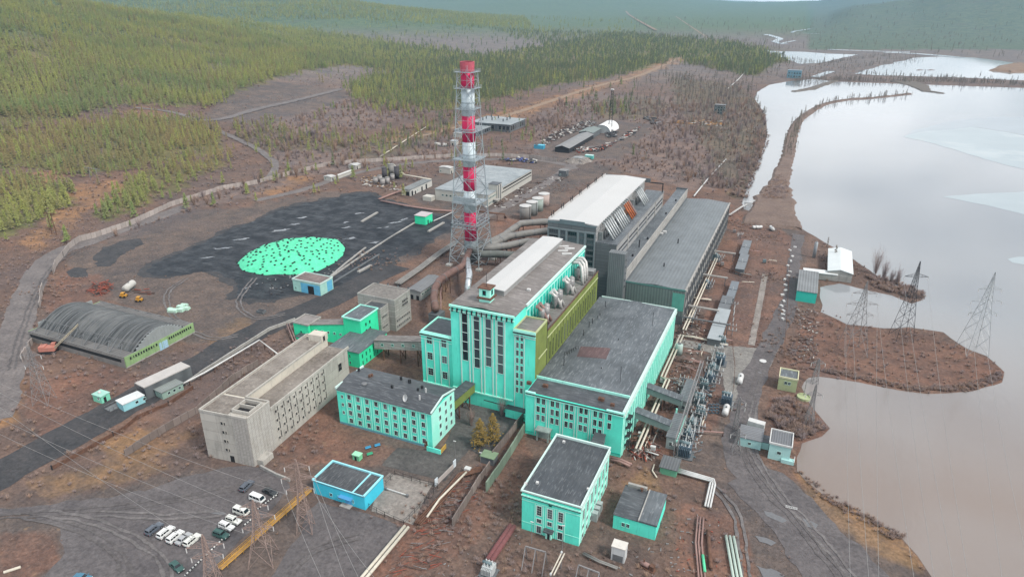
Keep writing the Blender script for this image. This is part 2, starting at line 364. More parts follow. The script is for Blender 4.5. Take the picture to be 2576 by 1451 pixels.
def sheet(name, pts, z, mat, label, cat, jit=.8, step=2.5, seed=0.0, fr=9.0, kind='structure'):
    pts = dense([Vector((p[0], p[1], 0)) for p in pts], step, jit, seed, fr)
    fs = [tuple(f) for f in tessellate_polygon([pts])]
    me = bpy.data.meshes.new(name); me.from_pydata([(p.x, p.y, z+(ground_z(p.x, p.y)*1.0+(.5 if ground_z(p.x, p.y) > .3 else 0) if name == 'road' else 0)) for p in pts], [], fs)
    bm = bmesh.new(); bm.from_mesh(me); bmesh.ops.recalc_face_normals(bm, faces=bm.faces)
    for f in bm.faces:
        if f.normal.z < 0: f.normal_flip()
    bm.to_mesh(me); bm.free(); me.materials.append(mat)
    if name in ('road', 'car_park', 'forecourt', 'yard_paving', 'path', 'coal_yard'): EXCL.append(([(p.x, p.y) for p in pts[::3]], min(p.x for p in pts), min(p.y for p in pts), max(p.x for p in pts), max(p.y for p in pts)))
    o = bpy.data.objects.new(name, me); COL.objects.link(o); return tag(o, label, cat, kind=kind)
EXCL = []; FOOT = [(-153,118,-134,172),(-125.5,148,-90,164),(-110,173,-67,247),(-68,167,-36,247),(-100,260,-62,366),(-69,260,-36,409),(-160,287,-142,304),(-284,145,-218,179)]
def pp(pts, t='0', z=0): return [P(t, x, y, z) for x, y in pts]
def ribbon(pts, w):
    l, r = [], []
    for i, p in enumerate(pts):
        d = (pts[min(i+1, len(pts)-1)]-pts[max(0, i-1)]); d.z = 0; d.normalize(); n = Vector((-d.y, d.x, 0)); ww = w[i] if hasattr(w, '__len__') else w
        l.append(p+n*ww/2); r.append(p-n*ww/2)
    return l+r[::-1]
def smoothline(pts, n=6):
    out = []
    for i in range(len(pts)-1):
        a = pts[max(0, i-1)]; b = pts[i]; c = pts[i+1]; d = pts[min(len(pts)-1, i+2)]
        for k in range(n):
            t = k/n; out.append(.5*((2*b)+(c-a)*t+(2*a-5*b+4*c-d)*t*t+(3*b-a-3*c+d)*t**3))
    return out+[pts[-1]]
def dirt(name, c, c2, streak=.25, rough=.9, wet=0.0):
    s = NT(name); n1 = s.noise(.8, 6, .75); n2 = s.noise(.12, 6, .65); n3 = s.noise(.04, 5)
    col = s.mix(s.ramp(n2, .35, .66), c, c2); col = s.mix(1, col, s.ramp(n1, .3, .72, (.60,)*3, (1.42,)*3), 'MULTIPLY')
    if name == 'coal_ground':
        st = s.noise(1.0, 5, .65, s.map((.045, .6, 1), .55)); col = s.mix(s.ramp(st, .57, .70, (0,0,0), (.6,)*3), col, (.12,.128,.14))
    col = s.mix(s.ramp(n3, .5, .68, (0,0,0), (.3,)*3), col, sc(c2, 1.15)); col = s.mix(s.ramp(s.noise(.3, 4, .8), .62, .70, (0,0,0), (streak,)*3), col, sc(c2, 1.9))
    s.bump(n1, .5, .3); m = s.fin(col, rough, .25)
    if wet: s.l(s.ramp(n2, .4, .6, (rough,)*3, (wet,)*3), s.p.inputs['Roughness'])
    return m
# water
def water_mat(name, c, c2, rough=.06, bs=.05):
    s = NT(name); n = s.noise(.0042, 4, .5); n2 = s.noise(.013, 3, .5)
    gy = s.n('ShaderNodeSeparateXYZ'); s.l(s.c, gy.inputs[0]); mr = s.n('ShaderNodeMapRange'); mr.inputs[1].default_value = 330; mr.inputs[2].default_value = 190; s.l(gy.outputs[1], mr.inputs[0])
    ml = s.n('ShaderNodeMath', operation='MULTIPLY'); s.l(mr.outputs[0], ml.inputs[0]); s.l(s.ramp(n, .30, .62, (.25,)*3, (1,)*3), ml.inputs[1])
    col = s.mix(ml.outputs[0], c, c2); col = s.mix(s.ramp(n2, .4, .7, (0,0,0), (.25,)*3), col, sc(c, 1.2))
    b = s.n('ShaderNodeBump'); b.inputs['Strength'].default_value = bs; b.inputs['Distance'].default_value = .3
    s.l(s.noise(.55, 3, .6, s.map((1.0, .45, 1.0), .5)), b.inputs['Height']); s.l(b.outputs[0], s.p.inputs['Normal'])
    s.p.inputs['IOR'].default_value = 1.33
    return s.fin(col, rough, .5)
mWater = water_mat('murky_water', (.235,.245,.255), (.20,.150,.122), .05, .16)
mFarWater = water_mat('far_water', (.26,.28,.29), (.26,.28,.29), .05, .02)
mPud = plain('puddle_water', (.15,.16,.17), .2, 0, .6, .1)
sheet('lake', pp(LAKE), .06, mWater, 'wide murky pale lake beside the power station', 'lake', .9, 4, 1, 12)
L2 = [(2148,186),(2200,170),(2300,146),(2380,142),(2460,146),(2576,162),(2700,172),(2700,206),(2560,202),(2400,195),(2280,192),(2200,190)]
L3 = [(1922,127),(1960,130),(2020,131),(2090,136),(2158,138),(2120,146),(2060,160),(2010,161),(1985,152)]
sheet('lake', pp(L2), .06, mFarWater, 'bright lake beyond the tree lined causeway', 'lake', 6, 14, 2, 60)
sheet('lake', pp(L3), .06, mFarWater, 'small bright lake behind the larch wood', 'lake', 6, 14, 3, 60)
for i, (pts, wd) in enumerate((([(1975,112),(1950,106),(1962,98),(1945,92),(1925,87)], 20), ([(1992,83),(2000,79),(2015,77),(2040,73)], 10), ([(1965,110),(2000,103)], 10), ([(2080,125),(2150,128),(2220,130),(2290,132)], 16), ([(2220,132),(2320,137),(2420,146)], 22), ([(2018,84),(2060,86)], 8), ([(2130,66),(2160,65)], 14), ([(2170,67),(2215,70)], 7), ([(1880,33),(1905,31),(1915,28)], 14), ([(1985,42),(2000,43)], 10), ([(1880,17),(1930,14)], 18), ([(2050,195),(2090,180)], 14), ([(2105,50),(2125,51)], 10))):
    sheet('river', ribbon(smoothline(pp(pts)), wd), .5, mFarWater, ['winding bright river arm farthest up the valley','narrow river arm glinting in the plain'][i > 0], 'river', wd*.3, 12, i, 40)
mIce = paint('ice', (.30,.345,.36), .08, .02, (.20,.24,.26), .6, .25, 0, .4, (.36,.40,.41))
sheet('ice', pp([(2268,344),(2290,336),(2306,327),(2350,315),(2420,302),(2500,297),(2576,296),(2800,300),(2900,350),(2800,380),(2576,340),(2480,323),(2440,320),(2410,327),(2400,331)]), .10, plain('thin_ice', (.25,.28,.30), .2, 0, .5, .06, .02), 'thin grey ice sheet on the far lake', 'ice', 3, 8, 4, 40)
sheet('ice', pp([(2270,344),(2330,330),(2400,326),(2440,320),(2500,328),(2576,342),(2800,392),(2700,440),(2576,427),(2520,413),(2440,389),(2370,368),(2310,353)]), .14, mIce, 'white broken ice sheet on the lake', 'ice', 3, 6, 5, 30)
sheet('ice', pp([(2372,495),(2440,490),(2576,482),(2800,470),(2900,560),(2700,570),(2576,540),(2480,517),(2420,505)]), .12, mIce, 'pale ice sheet near the right shore', 'ice', 2, 5, 6, 30)
sheet('ice', pp([(2536,652),(2560,646),(2640,650),(2640,668),(2576,666),(2550,662)]), .12, mIce, 'small ice patch at the edge of the lake', 'ice', 1.2, 3, 7, 10)
# land tongues in the water: raised, with sloping banks
mBank = dirt('bank_earth', (.11,.085,.075), (.17,.12,.095)); mBankG = dirt('bank_grey', (.10,.09,.08), (.15,.125,.105))
def mound(name, out, h, inset, mat, label, cat, jit=1.2, step=3, seed=0):
    o = dense([Vector((p[0], p[1], 0)) for p in out], step, jit, seed); n = len(o); c = sum(o, Vector())/n
    mb = MB(); ins = []
    for i, p in enumerate(o):
        t = (o[(i+1) % n]-o[i-1]); t.normalize(); q = Vector((-t.y, t.x, 0))
        ins.append((p, q))
    ar = sum(o[i].x*o[(i+1) % n].y-o[(i+1) % n].x*o[i].y for i in range(n)); sg = 1 if ar > 0 else -1
    top = [p+q*sg*inset*(1+.4*fbm(p.x/5, p.y/5)) for p, q in ins]
    vs = [(p.x, p.y, 0) for p in o]+[(p.x, p.y, h*(1+.3*fbm(p.x/8, p.y/8))) for p in top]
    fs = [(i, (i+1) % n, n+(i+1) % n, n+i) for i in range(n)]+[tuple(n+k for k in f) for f in tessellate_polygon([[Vector((p.x, p.y, 0)) for p in top]])]
    mb.add(vs, fs); ob = mb.build(name, mat); bm = bmesh.new(); bm.from_mesh(ob.data); bmesh.ops.recalc_face_normals(bm, faces=bm.faces); bm.to_mesh(ob.data); bm.free()
    return tag(ob, label, cat, kind='structure')
DIKE = smoothline(pp([(1940,572),(1948,500),(1958,470),(1968,435),(1984,385),(1990,350),(2004,312),(2024,292),(2072,264),(2130,252),(2200,247),(2288,237)]))
mound('dike', ribbon(DIKE, [34]*3+[27]*4+[21]*5+[14]*8+[11]*16+[9.5]*12+[8]*12+[6.5]*7), 1.4, 2, dirt('dike_earth', (.125,.090,.076), (.165,.120,.098)), 'long curving earth dike running out into the lake', 'dike', 1.5, 4, 3)
mound('dike', ribbon(pp([(1996,231),(2040,224),(2070,214),(2105,203)]), [8,14,12,10]), 1.2, 2, mBankG, 'short grey dike near the blue pump house', 'dike', 2, 6, 5)
mound('dike', ribbon(pp([(2270,205),(2310,216),(2330,230),(2375,236)]), [40,30,14,6]), 1.2, 2, mBankG, 'stubby hooked spit below the causeway', 'dike', 2, 6, 6)
mound('island', pp([(2485,178),(2515,166),(2560,160),(2610,168),(2610,182),(2540,184)]), 3, 8, dirt('island_sand', (.22,.15,.10), (.17,.12,.09)), 'small sandy island in the far lake', 'island', 4, 10, 7)
for k, (x, y) in enumerate(((2085,0),(2313,177),(2340,177))):
    if k: mound('island', pp([(x-12,y),(x,y-1.5),(x+14,y),(x,y+1.2)]), .5, 3, mBank, 'tiny low islet in the far lake', 'island', 2, 8, k)
# coal yard, roads, paved ground
mCoal = dirt('coal_ground', (.016,.0185,.023), (.030,.033,.038), .22, .85, .55)
mCoalDust = dirt('coal_dust', (.034,.035,.038), (.064,.060,.061), .3)
mDirt = dirt('dirt_road', (.115,.102,.10), (.165,.145,.138), .2)
mAsph = dirt('old_asphalt', (.082,.074,.076), (.12,.108,.108), .25)
mSand = dirt('sandy_track', (.26,.18,.12), (.2,.15,.115)); mConc = dirt('worn_concrete', (.17,.15,.135), (.25,.225,.205), .3)
COALY = [(368,682),(382,664),(404,655),(440,640),(470,632),(560,586),(640,556),(700,530),(770,512),(830,500),(880,490),(925,486),(960,503),(1010,518),(1060,530),(1110,545),(1150,562),(1080,605),(1010,642),(930,680),(875,706),(840,722),(740,740),(690,752),(640,755),(590,745),(600,712),(560,690),(520,680),(480,690),(430,694),(392,694)]
_cc = P('0', 760, 625)
sheet('coal_dust', [_cc+(p-_cc)*1.055 for p in pp(COALY)], .04, mCoalDust, 'grey coal dust trodden out round the coal yard', 'coal dust', 4.5, 2, 9, 10)
sheet('coal_yard', pp(COALY), .05, mCoal, 'black coal yard streaked with pale puddles', 'coal yard', 2.2, 2, 1, 8)
for pts, sd in (([(235,645),(262,622),(310,605),(352,600),(366,612),(330,630),(300,645),(280,668),(245,672)], 2), ([(164,684),(190,672),(222,676),(216,696),(180,698)], 3)):
    sheet('coal_yard', pp(pts), .05, mCoalDust, ['large grey patch of spilt coal by the concrete fence','small grey patch of spilt coal behind the scrap heap'][sd-2], 'spilt coal', 2.0, 2, sd, 8)
def road(pts, w, mat, label, z=.08, jit=.9, sd=0): sheet('road', ribbon(smoothline(pp(pts)), w), z, mat, label, 'road', jit, 2.5, sd, 10)
road([(1000,668),(930,702),(850,745),(760,785),(690,812),(600,858),(520,905),(450,945),(330,1010),(200,1085),(80,1150),(-60,1225)], 15, mCoalDust, 'wide black coal road running past the crusher house to the lower left', .09, 1.2, 1)
road([(-20,1060),(10,960),(35,860),(60,760),(100,680),(150,635),(215,610),(330,568),(470,520)], 12, mDirt, 'curving dirt road outside the concrete fence', .08, 1.2, 2)
road([(672,452),(690,430),(690,410),(660,385),(620,362),(560,335),(500,306),(450,288),(400,278),(340,272)], 6, mDirt, 'pale gravel road climbing from the fence into the woods', .08, .8, 3)
road([(480,305),(560,300),(650,275),(760,250),(860,225)], 9, mDirt, 'rutted track crossing the old dump', .07, 1.5, 4)
road([(640,505),(760,478),(880,440),(1010,414),(1140,404),(1300,400),(1400,410),(1450,425)], 7, mDirt, 'dirt track just inside the concrete fence', .07, 1, 5)
road([(1250,298),(1340,270),(1440,236),(1520,212),(1610,190),(1700,150),(1740,135)], 9, mSand, 'sandy track through the larch wood', .07, 2, 6)
road([(950,362),(1060,342),(1140,322),(1230,300)], 6, mSand, 'sandy track behind the chimney', .07, 2, 7)
for k, (pts, w) in enumerate((([(1575,28),(1600,50),(1650,78)], 13), ([(1700,42),(1760,82),(1815,118)], 6), ([(1440,150),(1500,120)], 16))):
    road(pts, w, mSand, ['straight clearing cut through the far wood','thin clearing line beside the far valley','short sandy clearing in the middle wood'][k], 3.0 if k == 0 else .3, 3, 8+k)
road([(2008,590),(1996,680),(1982,770),(1945,850),(1905,930),(1880,1010),(1868,1080),(1862,1140),(1900,1200),(1980,1280),(2070,1380),(2140,1470),(2230,1600)], [6]*12+[8]*24+[11]*12+[18]*12+[20]*13, mAsph, 'worn grey road between the switchyard and the lake', .08, 1.2, 12)
road([(1180,560),(1280,515),(1360,470),(1420,430),(1450,408)], 8, mDirt, 'dirt road past the tanks to the rear gate', .08, 1, 13)
sheet('car_park', pp([(-80,1285),(120,1270),(330,1240),(450,1205),(560,1178),(640,1172),(700,1195),(735,1230),(690,1275),(610,1350),(520,1440),(470,1530),(60,1530),(120,1440),(160,1385),(150,1330),(60,1292),(-80,1300)]), .06, mAsph, 'open dark car park at the lower left', 'car park', 1.2, 2, 14, 8)
sheet('forecourt', pp([(800,1260),(930,1290),(1030,1330),(905,1460),(840,1530),(620,1530),(700,1420),(760,1340),(770,1290)]), .06, mAsph, 'grey forecourt between the gatehouse and the twin pipes', 'forecourt', .8, 2, 15, 8)
sheet('yard_paving', pp([(980,1190),(1090,1215),(1075,1240),(1040,1320),(935,1285),(955,1210)]), .09, mConc, 'stained concrete slab yard beside the gatehouse', 'paving', .25, 2, 16)
sheet('yard_paving', pp([(1145,1000),(1180,980),(1260,1005),(1310,1035),(1240,1165),(1180,1130),(1120,1210),(960,1170),(1000,1125),(1110,1140),(1145,1060)]), .07, dirt('dark_paving', (.060,.057,.056), (.11,.103,.098), .3), 'dark paved court between the offices and the turbine hall', 'paving', .6, 2, 17)
sheet('path', ribbon(pp([(1925,690),(1906,790),(1890,868)]), 2.6), .09, mConc, 'straight pale concrete path through the switchyard', 'path', .15, 2, 18)
sheet('yard_paving', pp([(1700,850),(1800,868),(1960,880),(1890,1000),(1840,1010),(1790,890),(1700,868)]), .065, dirt('gravel_yard', (.16,.15,.14), (.21,.20,.185), .3), 'grey gravel yard beside the transformers', 'paving', 1, 2, 19)
for i, (x, y, a, b) in enumerate(((705,580,26,5),(740,565,18,3),(868,573,16,4),(760,548,14,3),(995,560,20,4),(1015,552,14,4),(965,573,18,3),(880,600,20,4),(820,640,12,3),(610,602,22,4),(560,625,26,3),(520,648,20,3),(905,640,18,3),(620,725,14,4),(645,715,8,3),(905,537,13,3),(870,560,9,3),(940,610,16,3))):
    sheet('puddle', pp([(x-a,y+b*.5),(x-a*.3,y-b*.1),(x+a*.5,y-b*.8),(x+a,y-b*.6),(x+a*.4,y+b*.1),(x-a*.4,y+b*.6)]), .12, mPud, 'pale puddle lying on the black coal yard', 'puddle', 1.6, 1.0, i, 3)
for i, (x, y, a, b) in enumerate(((1925,1360,26,12),(1935,1440,36,20),(1950,1300,30,14),(1995,880,12,4),(2040,1320,20,12),(545,1290,24,8),(1915,938,9,3))):
    sheet('puddle', pp([(x-a,y-b),(x,y-b*.6),(x+a,y+b*.3),(x+a*.6,y+b),(x-a*.5,y+b*.3)]), .12, plain('road_puddle%d' % i, (.13,.13,.135), .3, 0, .4, .1), 'grey puddle drying on the dark road', 'puddle', .9, 1, i+40, 4)
mTrack = dirt('wheel_ruts', (.080,.072,.072), (.120,.109,.107), .1); mTrackL = dirt('pale_ruts', (.108,.099,.098), (.155,.143,.14), .1)
for k, (pts, m, lb) in enumerate((([(0,1300),(200,1285),(420,1260),(600,1225),(680,1215)],mTrack,'dark wheel ruts along the back of the car park'),([(60,1296),(200,1330),(300,1400),(340,1500)],mTrack,'dark wheel ruts curving down the car park'),([(250,1290),(420,1300),(560,1290)],mTrackL,'pale wheel ruts behind the parked cars'),([(120,1290),(260,1320),(400,1400),(430,1500)],mTrackL,'pale wheel ruts turning through the car park'),([(1960,830),(1915,930),(1885,1020),(1872,1130),(1920,1220),(2000,1310),(2090,1420),(2150,1500)],mTrack,'dark wheel ruts on the lake road'),([(1900,1010),(1890,1120),(1960,1240),(2060,1350),(2180,1500)],mTrackL,'pale wheel ruts on the lake road'),([(470,700),(420,740),(440,800),(520,850),(600,845)],mTrackL,'pale ruts turning round the end of the coal yard'),([(30,930),(50,850),(90,740),(140,665),(220,620)],mTrack,'dark ruts on the dirt road outside the fence'),([(640,700),(600,760),(640,800),(720,790)],mTrackL,'pale ruts below the green tarpaulin'),([(700,1480),(780,1390),(900,1350)],mTrack,'dark ruts on the forecourt'),([(1790,1220),(1850,1290),(1870,1400),(1880,1480)],mTrackL,'pale ruts by the pipe bundles'),([(1410,330),(1480,300),(1600,250)],mTrackL,'pale ruts in the far scrap field'))):
    c_ = smoothline(pp(pts), 5); pts_ = []
    for sd in (-1, 1):
        q = ribbon(c_, 1.8); n_ = len(q)//2; ln = q[:n_] if sd < 0 else q[n_:][::-1]
        sheet('wheel_ruts', ribbon(ln, .75), .16+.005*k, m, lb+(', left rut' if sd < 0 else ', right rut'), 'ruts', .6, 1.5, k, 4)
# tarpaulin over the heap of coal, weighted with old tyres
def tarp():
    c = P('0', 733, 660); T = [(597,662),(620,640),(660,620),(720,603),(790,598),(850,604),(868,622),(864,642),(840,662),(800,682),(750,692),(700,690),(668,692),(640,688),(610,680)]
    rim = dense(pp(T), 1.6, .35, 3, 3); n = len(rim); rings = 14; vs = []; fs = []
    H = 6.0
    def pt(i, k):
        t = k/rings; p = rim[i].lerp(Vector((c.x, c.y, 0)), t); z = .25+H*(1-(1-t)**2)**.8*(1+.10*fbm(p.x/7, p.y/7))+.12*fbm(p.x/1.2, p.y/1.2)+.22*math.sin(i*6.2832*34/n+2*fbm(p.x/5, p.y/5))*(1-t)*min(1, t*5)
        return Vector((p.x, p.y, z if k else .08))
    for k in range(rings):
        vs += [pt(i, k) for i in range(n)]
    vs.append(pt(0, rings))
    for k in range(rings-1):
        for i in range(n): fs.append((k*n+i, k*n+(i+1) % n, (k+1)*n+(i+1) % n, (k+1)*n+i))
    for i in range(n): fs.append(((rings-1)*n+i, (rings-1)*n+(i+1) % n, rings*n))
    s = NT('green_sheeting'); n1 = s.noise(.5, 5, .6); n2 = s.noise(1.4, 3, .5, s.map((2.5, .3, 1), .35))
    col = s.mix(s.ramp(n1, .35, .7), (.07,.55,.30), (.12,.68,.40)); col = s.mix(s.ramp(n2, .5, .62, (0,0,0), (.4,)*3), col, (.06,.45,.27))
    s.bump(n2, .6, .4); m = s.fin(col, .65, .35)
    o = MB().add(vs, fs).build('tarpaulin', m, smooth=True); tag(o, 'bright green tarpaulin over a mound of coal', 'tarpaulin')
    tm = MB(); R, r = .42, .17
    for a in range(12):
        for b in range(6):
            A = 6.28318*a/12; B = 6.28318*b/6; tm.v.append(Vector(((R+r*math.cos(B))*math.cos(A), (R+r*math.cos(B))*math.sin(A), r*math.sin(B))))
            tm.f.append((a*6+b, ((a+1) % 12)*6+b, ((a+1) % 12)*6+(b+1) % 6, a*6+(b+1) % 6))
    mT = plain('tyre_rubber', (.012,.012,.013), .8); first = None; rnd = random.Random(3); cnt = 0
    for k in range(rings):
        m_ = max(3, int(23*(1-k/rings)))
        for q in range(m_):
            i = int((q+rnd.random()*.7+(k % 2)*.5)/m_*n) % n; p = pt(i, k)
            if k: p = p.lerp(pt(i, min(rings, k+1)), rnd.random()*.8)
            if first is None: first = tm.build('tyre', mT); o = first; tag(o, 'old black tyre weighing down the green tarpaulin', 'tyre', 'tyres weighing down the green tarpaulin')
            else: o = first.copy(); COL.objects.link(o)
            o.location = p+Vector((0, 0, .22)); o.rotation_euler = (rnd.uniform(-.15,.15), rnd.uniform(-.15,.15), 0); o.scale = (1.0,)*3
            cnt += 1
tarp()
# ---------------------------------------------------------------- the power station
def PY(k, x, y, Y):
    if k != '0': x, y = D(k, x, y)
    d = ray(x, y); t = Y/d.y; return Vector((d.x*t, Y, CH+d.z*t))
def PX(k, x, y, X):
    if k != '0': x, y = D(k, x, y)
    d = ray(x, y); t = X/d.x; return Vector((X, d.y*t, CH+d.z*t))
ZV = Vector((0, 0, 1))
class Wall:
    """a wall plane: origin at its foot, u along it (left to right seen from outside), n outwards"""
    def __init__(s, a, b):
        s.a = Vector((a[0], a[1], a[2] if len(a) > 2 else 0)); b = Vector((b[0], b[1], s.a.z)); s.len = (b-s.a).length; s.u = (b-s.a).normalized(); s.n = s.u.cross(ZV)
    def p(s, q, z, d=0): return s.a+s.u*q+ZV*z+s.n*d
    def box(s, mb, s0, z0, s1, z1, d0, d1):
        v = [s.p(q, z, d) for d in (d1, d0) for q, z in ((s0,z0),(s1,z0),(s1,z1),(s0,z1))]
        return mb.add(v, [(0,1,2,3),(5,4,7,6),(4,0,3,7),(1,5,6,2),(3,2,6,7),(4,5,1,0)])
    def s_of(s, v): return (Vector(v)-s.a).dot(s.u)
mGlass = None
def glass():
    s = NT('dark_glass'); oi = s.n('ShaderNodeObjectInfo'); return s.fin(s.mix(s.ramp(oi.outputs['Random'], .45, 1.0), (.014,.018,.022), (.10,.115,.13)), .12, .5)  # random paler blue panes: sky reflection put into the colour
mGlass = glass()
mHole = plain('dark_opening', (.012,.012,.013), .9)
mWhite = paint('white_trim', (.50,.65,.61), .10, .4, (.3,.3,.28), .25)
mWhiteRoof = paint('white_roof', (.46,.46,.455), .04, .05, (.4,.4,.4), .15, .7)
def window(W, par, s0, z0, w, h, nx=2, ny=2, fm=None, fw=.10, mull=.03, depth=.09, pane=None, name='window'):
    if h < 2.3 and ny > 1: ny = 1
    mb = MB(); W.box(mb, s0-fw, z0-fw, s0, z0+h+fw, -.02, depth); W.box(mb, s0+w, z0-fw, s0+w+fw, z0+h+fw, -.02, depth)
    W.box(mb, s0, z0-fw, s0+w, z0, -.02, depth+.02); W.box(mb, s0, z0+h, s0+w, z0+h+fw, -.02, depth)
    for i in range(1, nx): W.box(mb, s0+w*i/nx-mull/2, z0, s0+w*i/nx+mull/2, z0+h, -.02, .06)
    for j in range(1, ny): W.box(mb, s0, z0+h*j/ny-mull/2, s0+w, z0+h*j/ny+mull/2, -.02, .058)
    f = mb.build(name, fm or mWhite, par); g = MB(); W.box(g, s0, z0, s0+w, z0+h, -.02, .03); g.build('pane', pane or mGlass, f); return f
def strips(W, par, items, mat, name, d=.12):
    mb = MB()
    for a in items: W.box(mb, a[0], a[1], a[2], a[3], -.02, a[4] if len(a) > 4 else d)
    return mb.build(name, mat, par)
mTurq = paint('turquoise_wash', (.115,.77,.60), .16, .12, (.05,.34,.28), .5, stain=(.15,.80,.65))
mTurqL = paint('pale_and_sunlit_turquoise', (.40,.84,.72), .14, .15, (.14,.46,.40), .5, stain=(.30,.78,.64))  # pale trim paint; on side walls it puts sunlit brightness into the colour
mTeal = paint('deep_teal_paint', (.02,.50,.40), .14, .2, (.02,.25,.22), .4)
mGreenW = paint('green_wash', (.04,.72,.38), .12, .15, (.03,.30,.18), .4)
mOlive = paint('olive_wash', (.17,.21,.055), .2, .25, (.08,.10,.04), .5)
mOliveT = paint('pale_olive_trim', (.42,.45,.25), .15, .4, (.2,.2,.1), .3)
mRoofBr = felt('brown_grey_felt', (.155,.14,.132), (.25,.23,.22), (1.0, 9), 0, .6)
mRoofGr = felt('grey_felt', (.078,.089,.098), (.165,.18,.192), (1.0, 14), 1, .55, .5)
mRoofDk = felt('dark_felt', (.055,.060,.067), (.12,.128,.135), (1.0, 10), 0, .5, .5)
mRoofLt = corrug('ribbed_grey_roof', (.135,.15,.158), 1.5, 0, .16, .55, rib=.12)
mRust = plain('rusty_iron', (.12,.065,.045), .8, 0, .2, .35, .8)
mSteel = plain('dull_steel', (.16,.165,.17), .5, .3, .4, .2)
mDark = plain('black_iron', (.02,.02,.022), .7)
mPipeW = plain('white_lagging', (.50,.50,.49), .5, 0, .4, .12, .6)
mPipeG = paint('grey_lagging', (.20,.195,.185), .2, .3, (.12,.09,.07), .5, .6)
mPipeP = paint('pinkish_lagging', (.27,.17,.15), .25, .3, (.15,.09,.07), .5, .7)
mConcG = panels('grey_panels', (.125,.135,.142), 6.0, 1.5, .05, .10, (.08,.085,.09), .4)
mConcW = panels('pale_panels', (.33,.32,.30), 6.0, 1.2, .05, .12, (.14,.13,.12), .5)
def gable_roof(x0, y0, x1, y1, z, rise, axis, th=.25):
    """thick low gable; axis 'y': ridge runs along y"""
    mb = MB()
    if axis == 'y':
        xm = (x0+x1)/2; q = [(x0,z),(xm,z+rise),(x1,z)]; vs = [(a,y,b+t) for y in (y0,y1) for t in (-th,0) for a, b in q]
    else:
        ym = (y0+y1)/2; q = [(y1,z),(ym,z+rise),(y0,z)]; vs = [(x,a,b+t) for x in (x0,x1) for t in (-th,0) for a, b in q]
    return mb.add(vs, [(3,4,10,9),(4,5,11,10),(0,6,7,1),(1,7,8,2),(0,1,4,3),(1,2,5,4),(6,9,10,7),(7,10,11,8),(0,3,9,6),(2,8,11,5)])
def ring_parapet(mb, x0, y0, x1, y1, z0, z1, t=.35):
    mb.box(x0, y0, z0, x1, y0+t, z1); mb.box(x0, y1-t, z0, x1, y1, z1); mb.box(x0, y0+t, z0, x0+t, y1-t, z1); mb.box(x1-t, y0+t, z0, x1, y1-t, z1); return mb
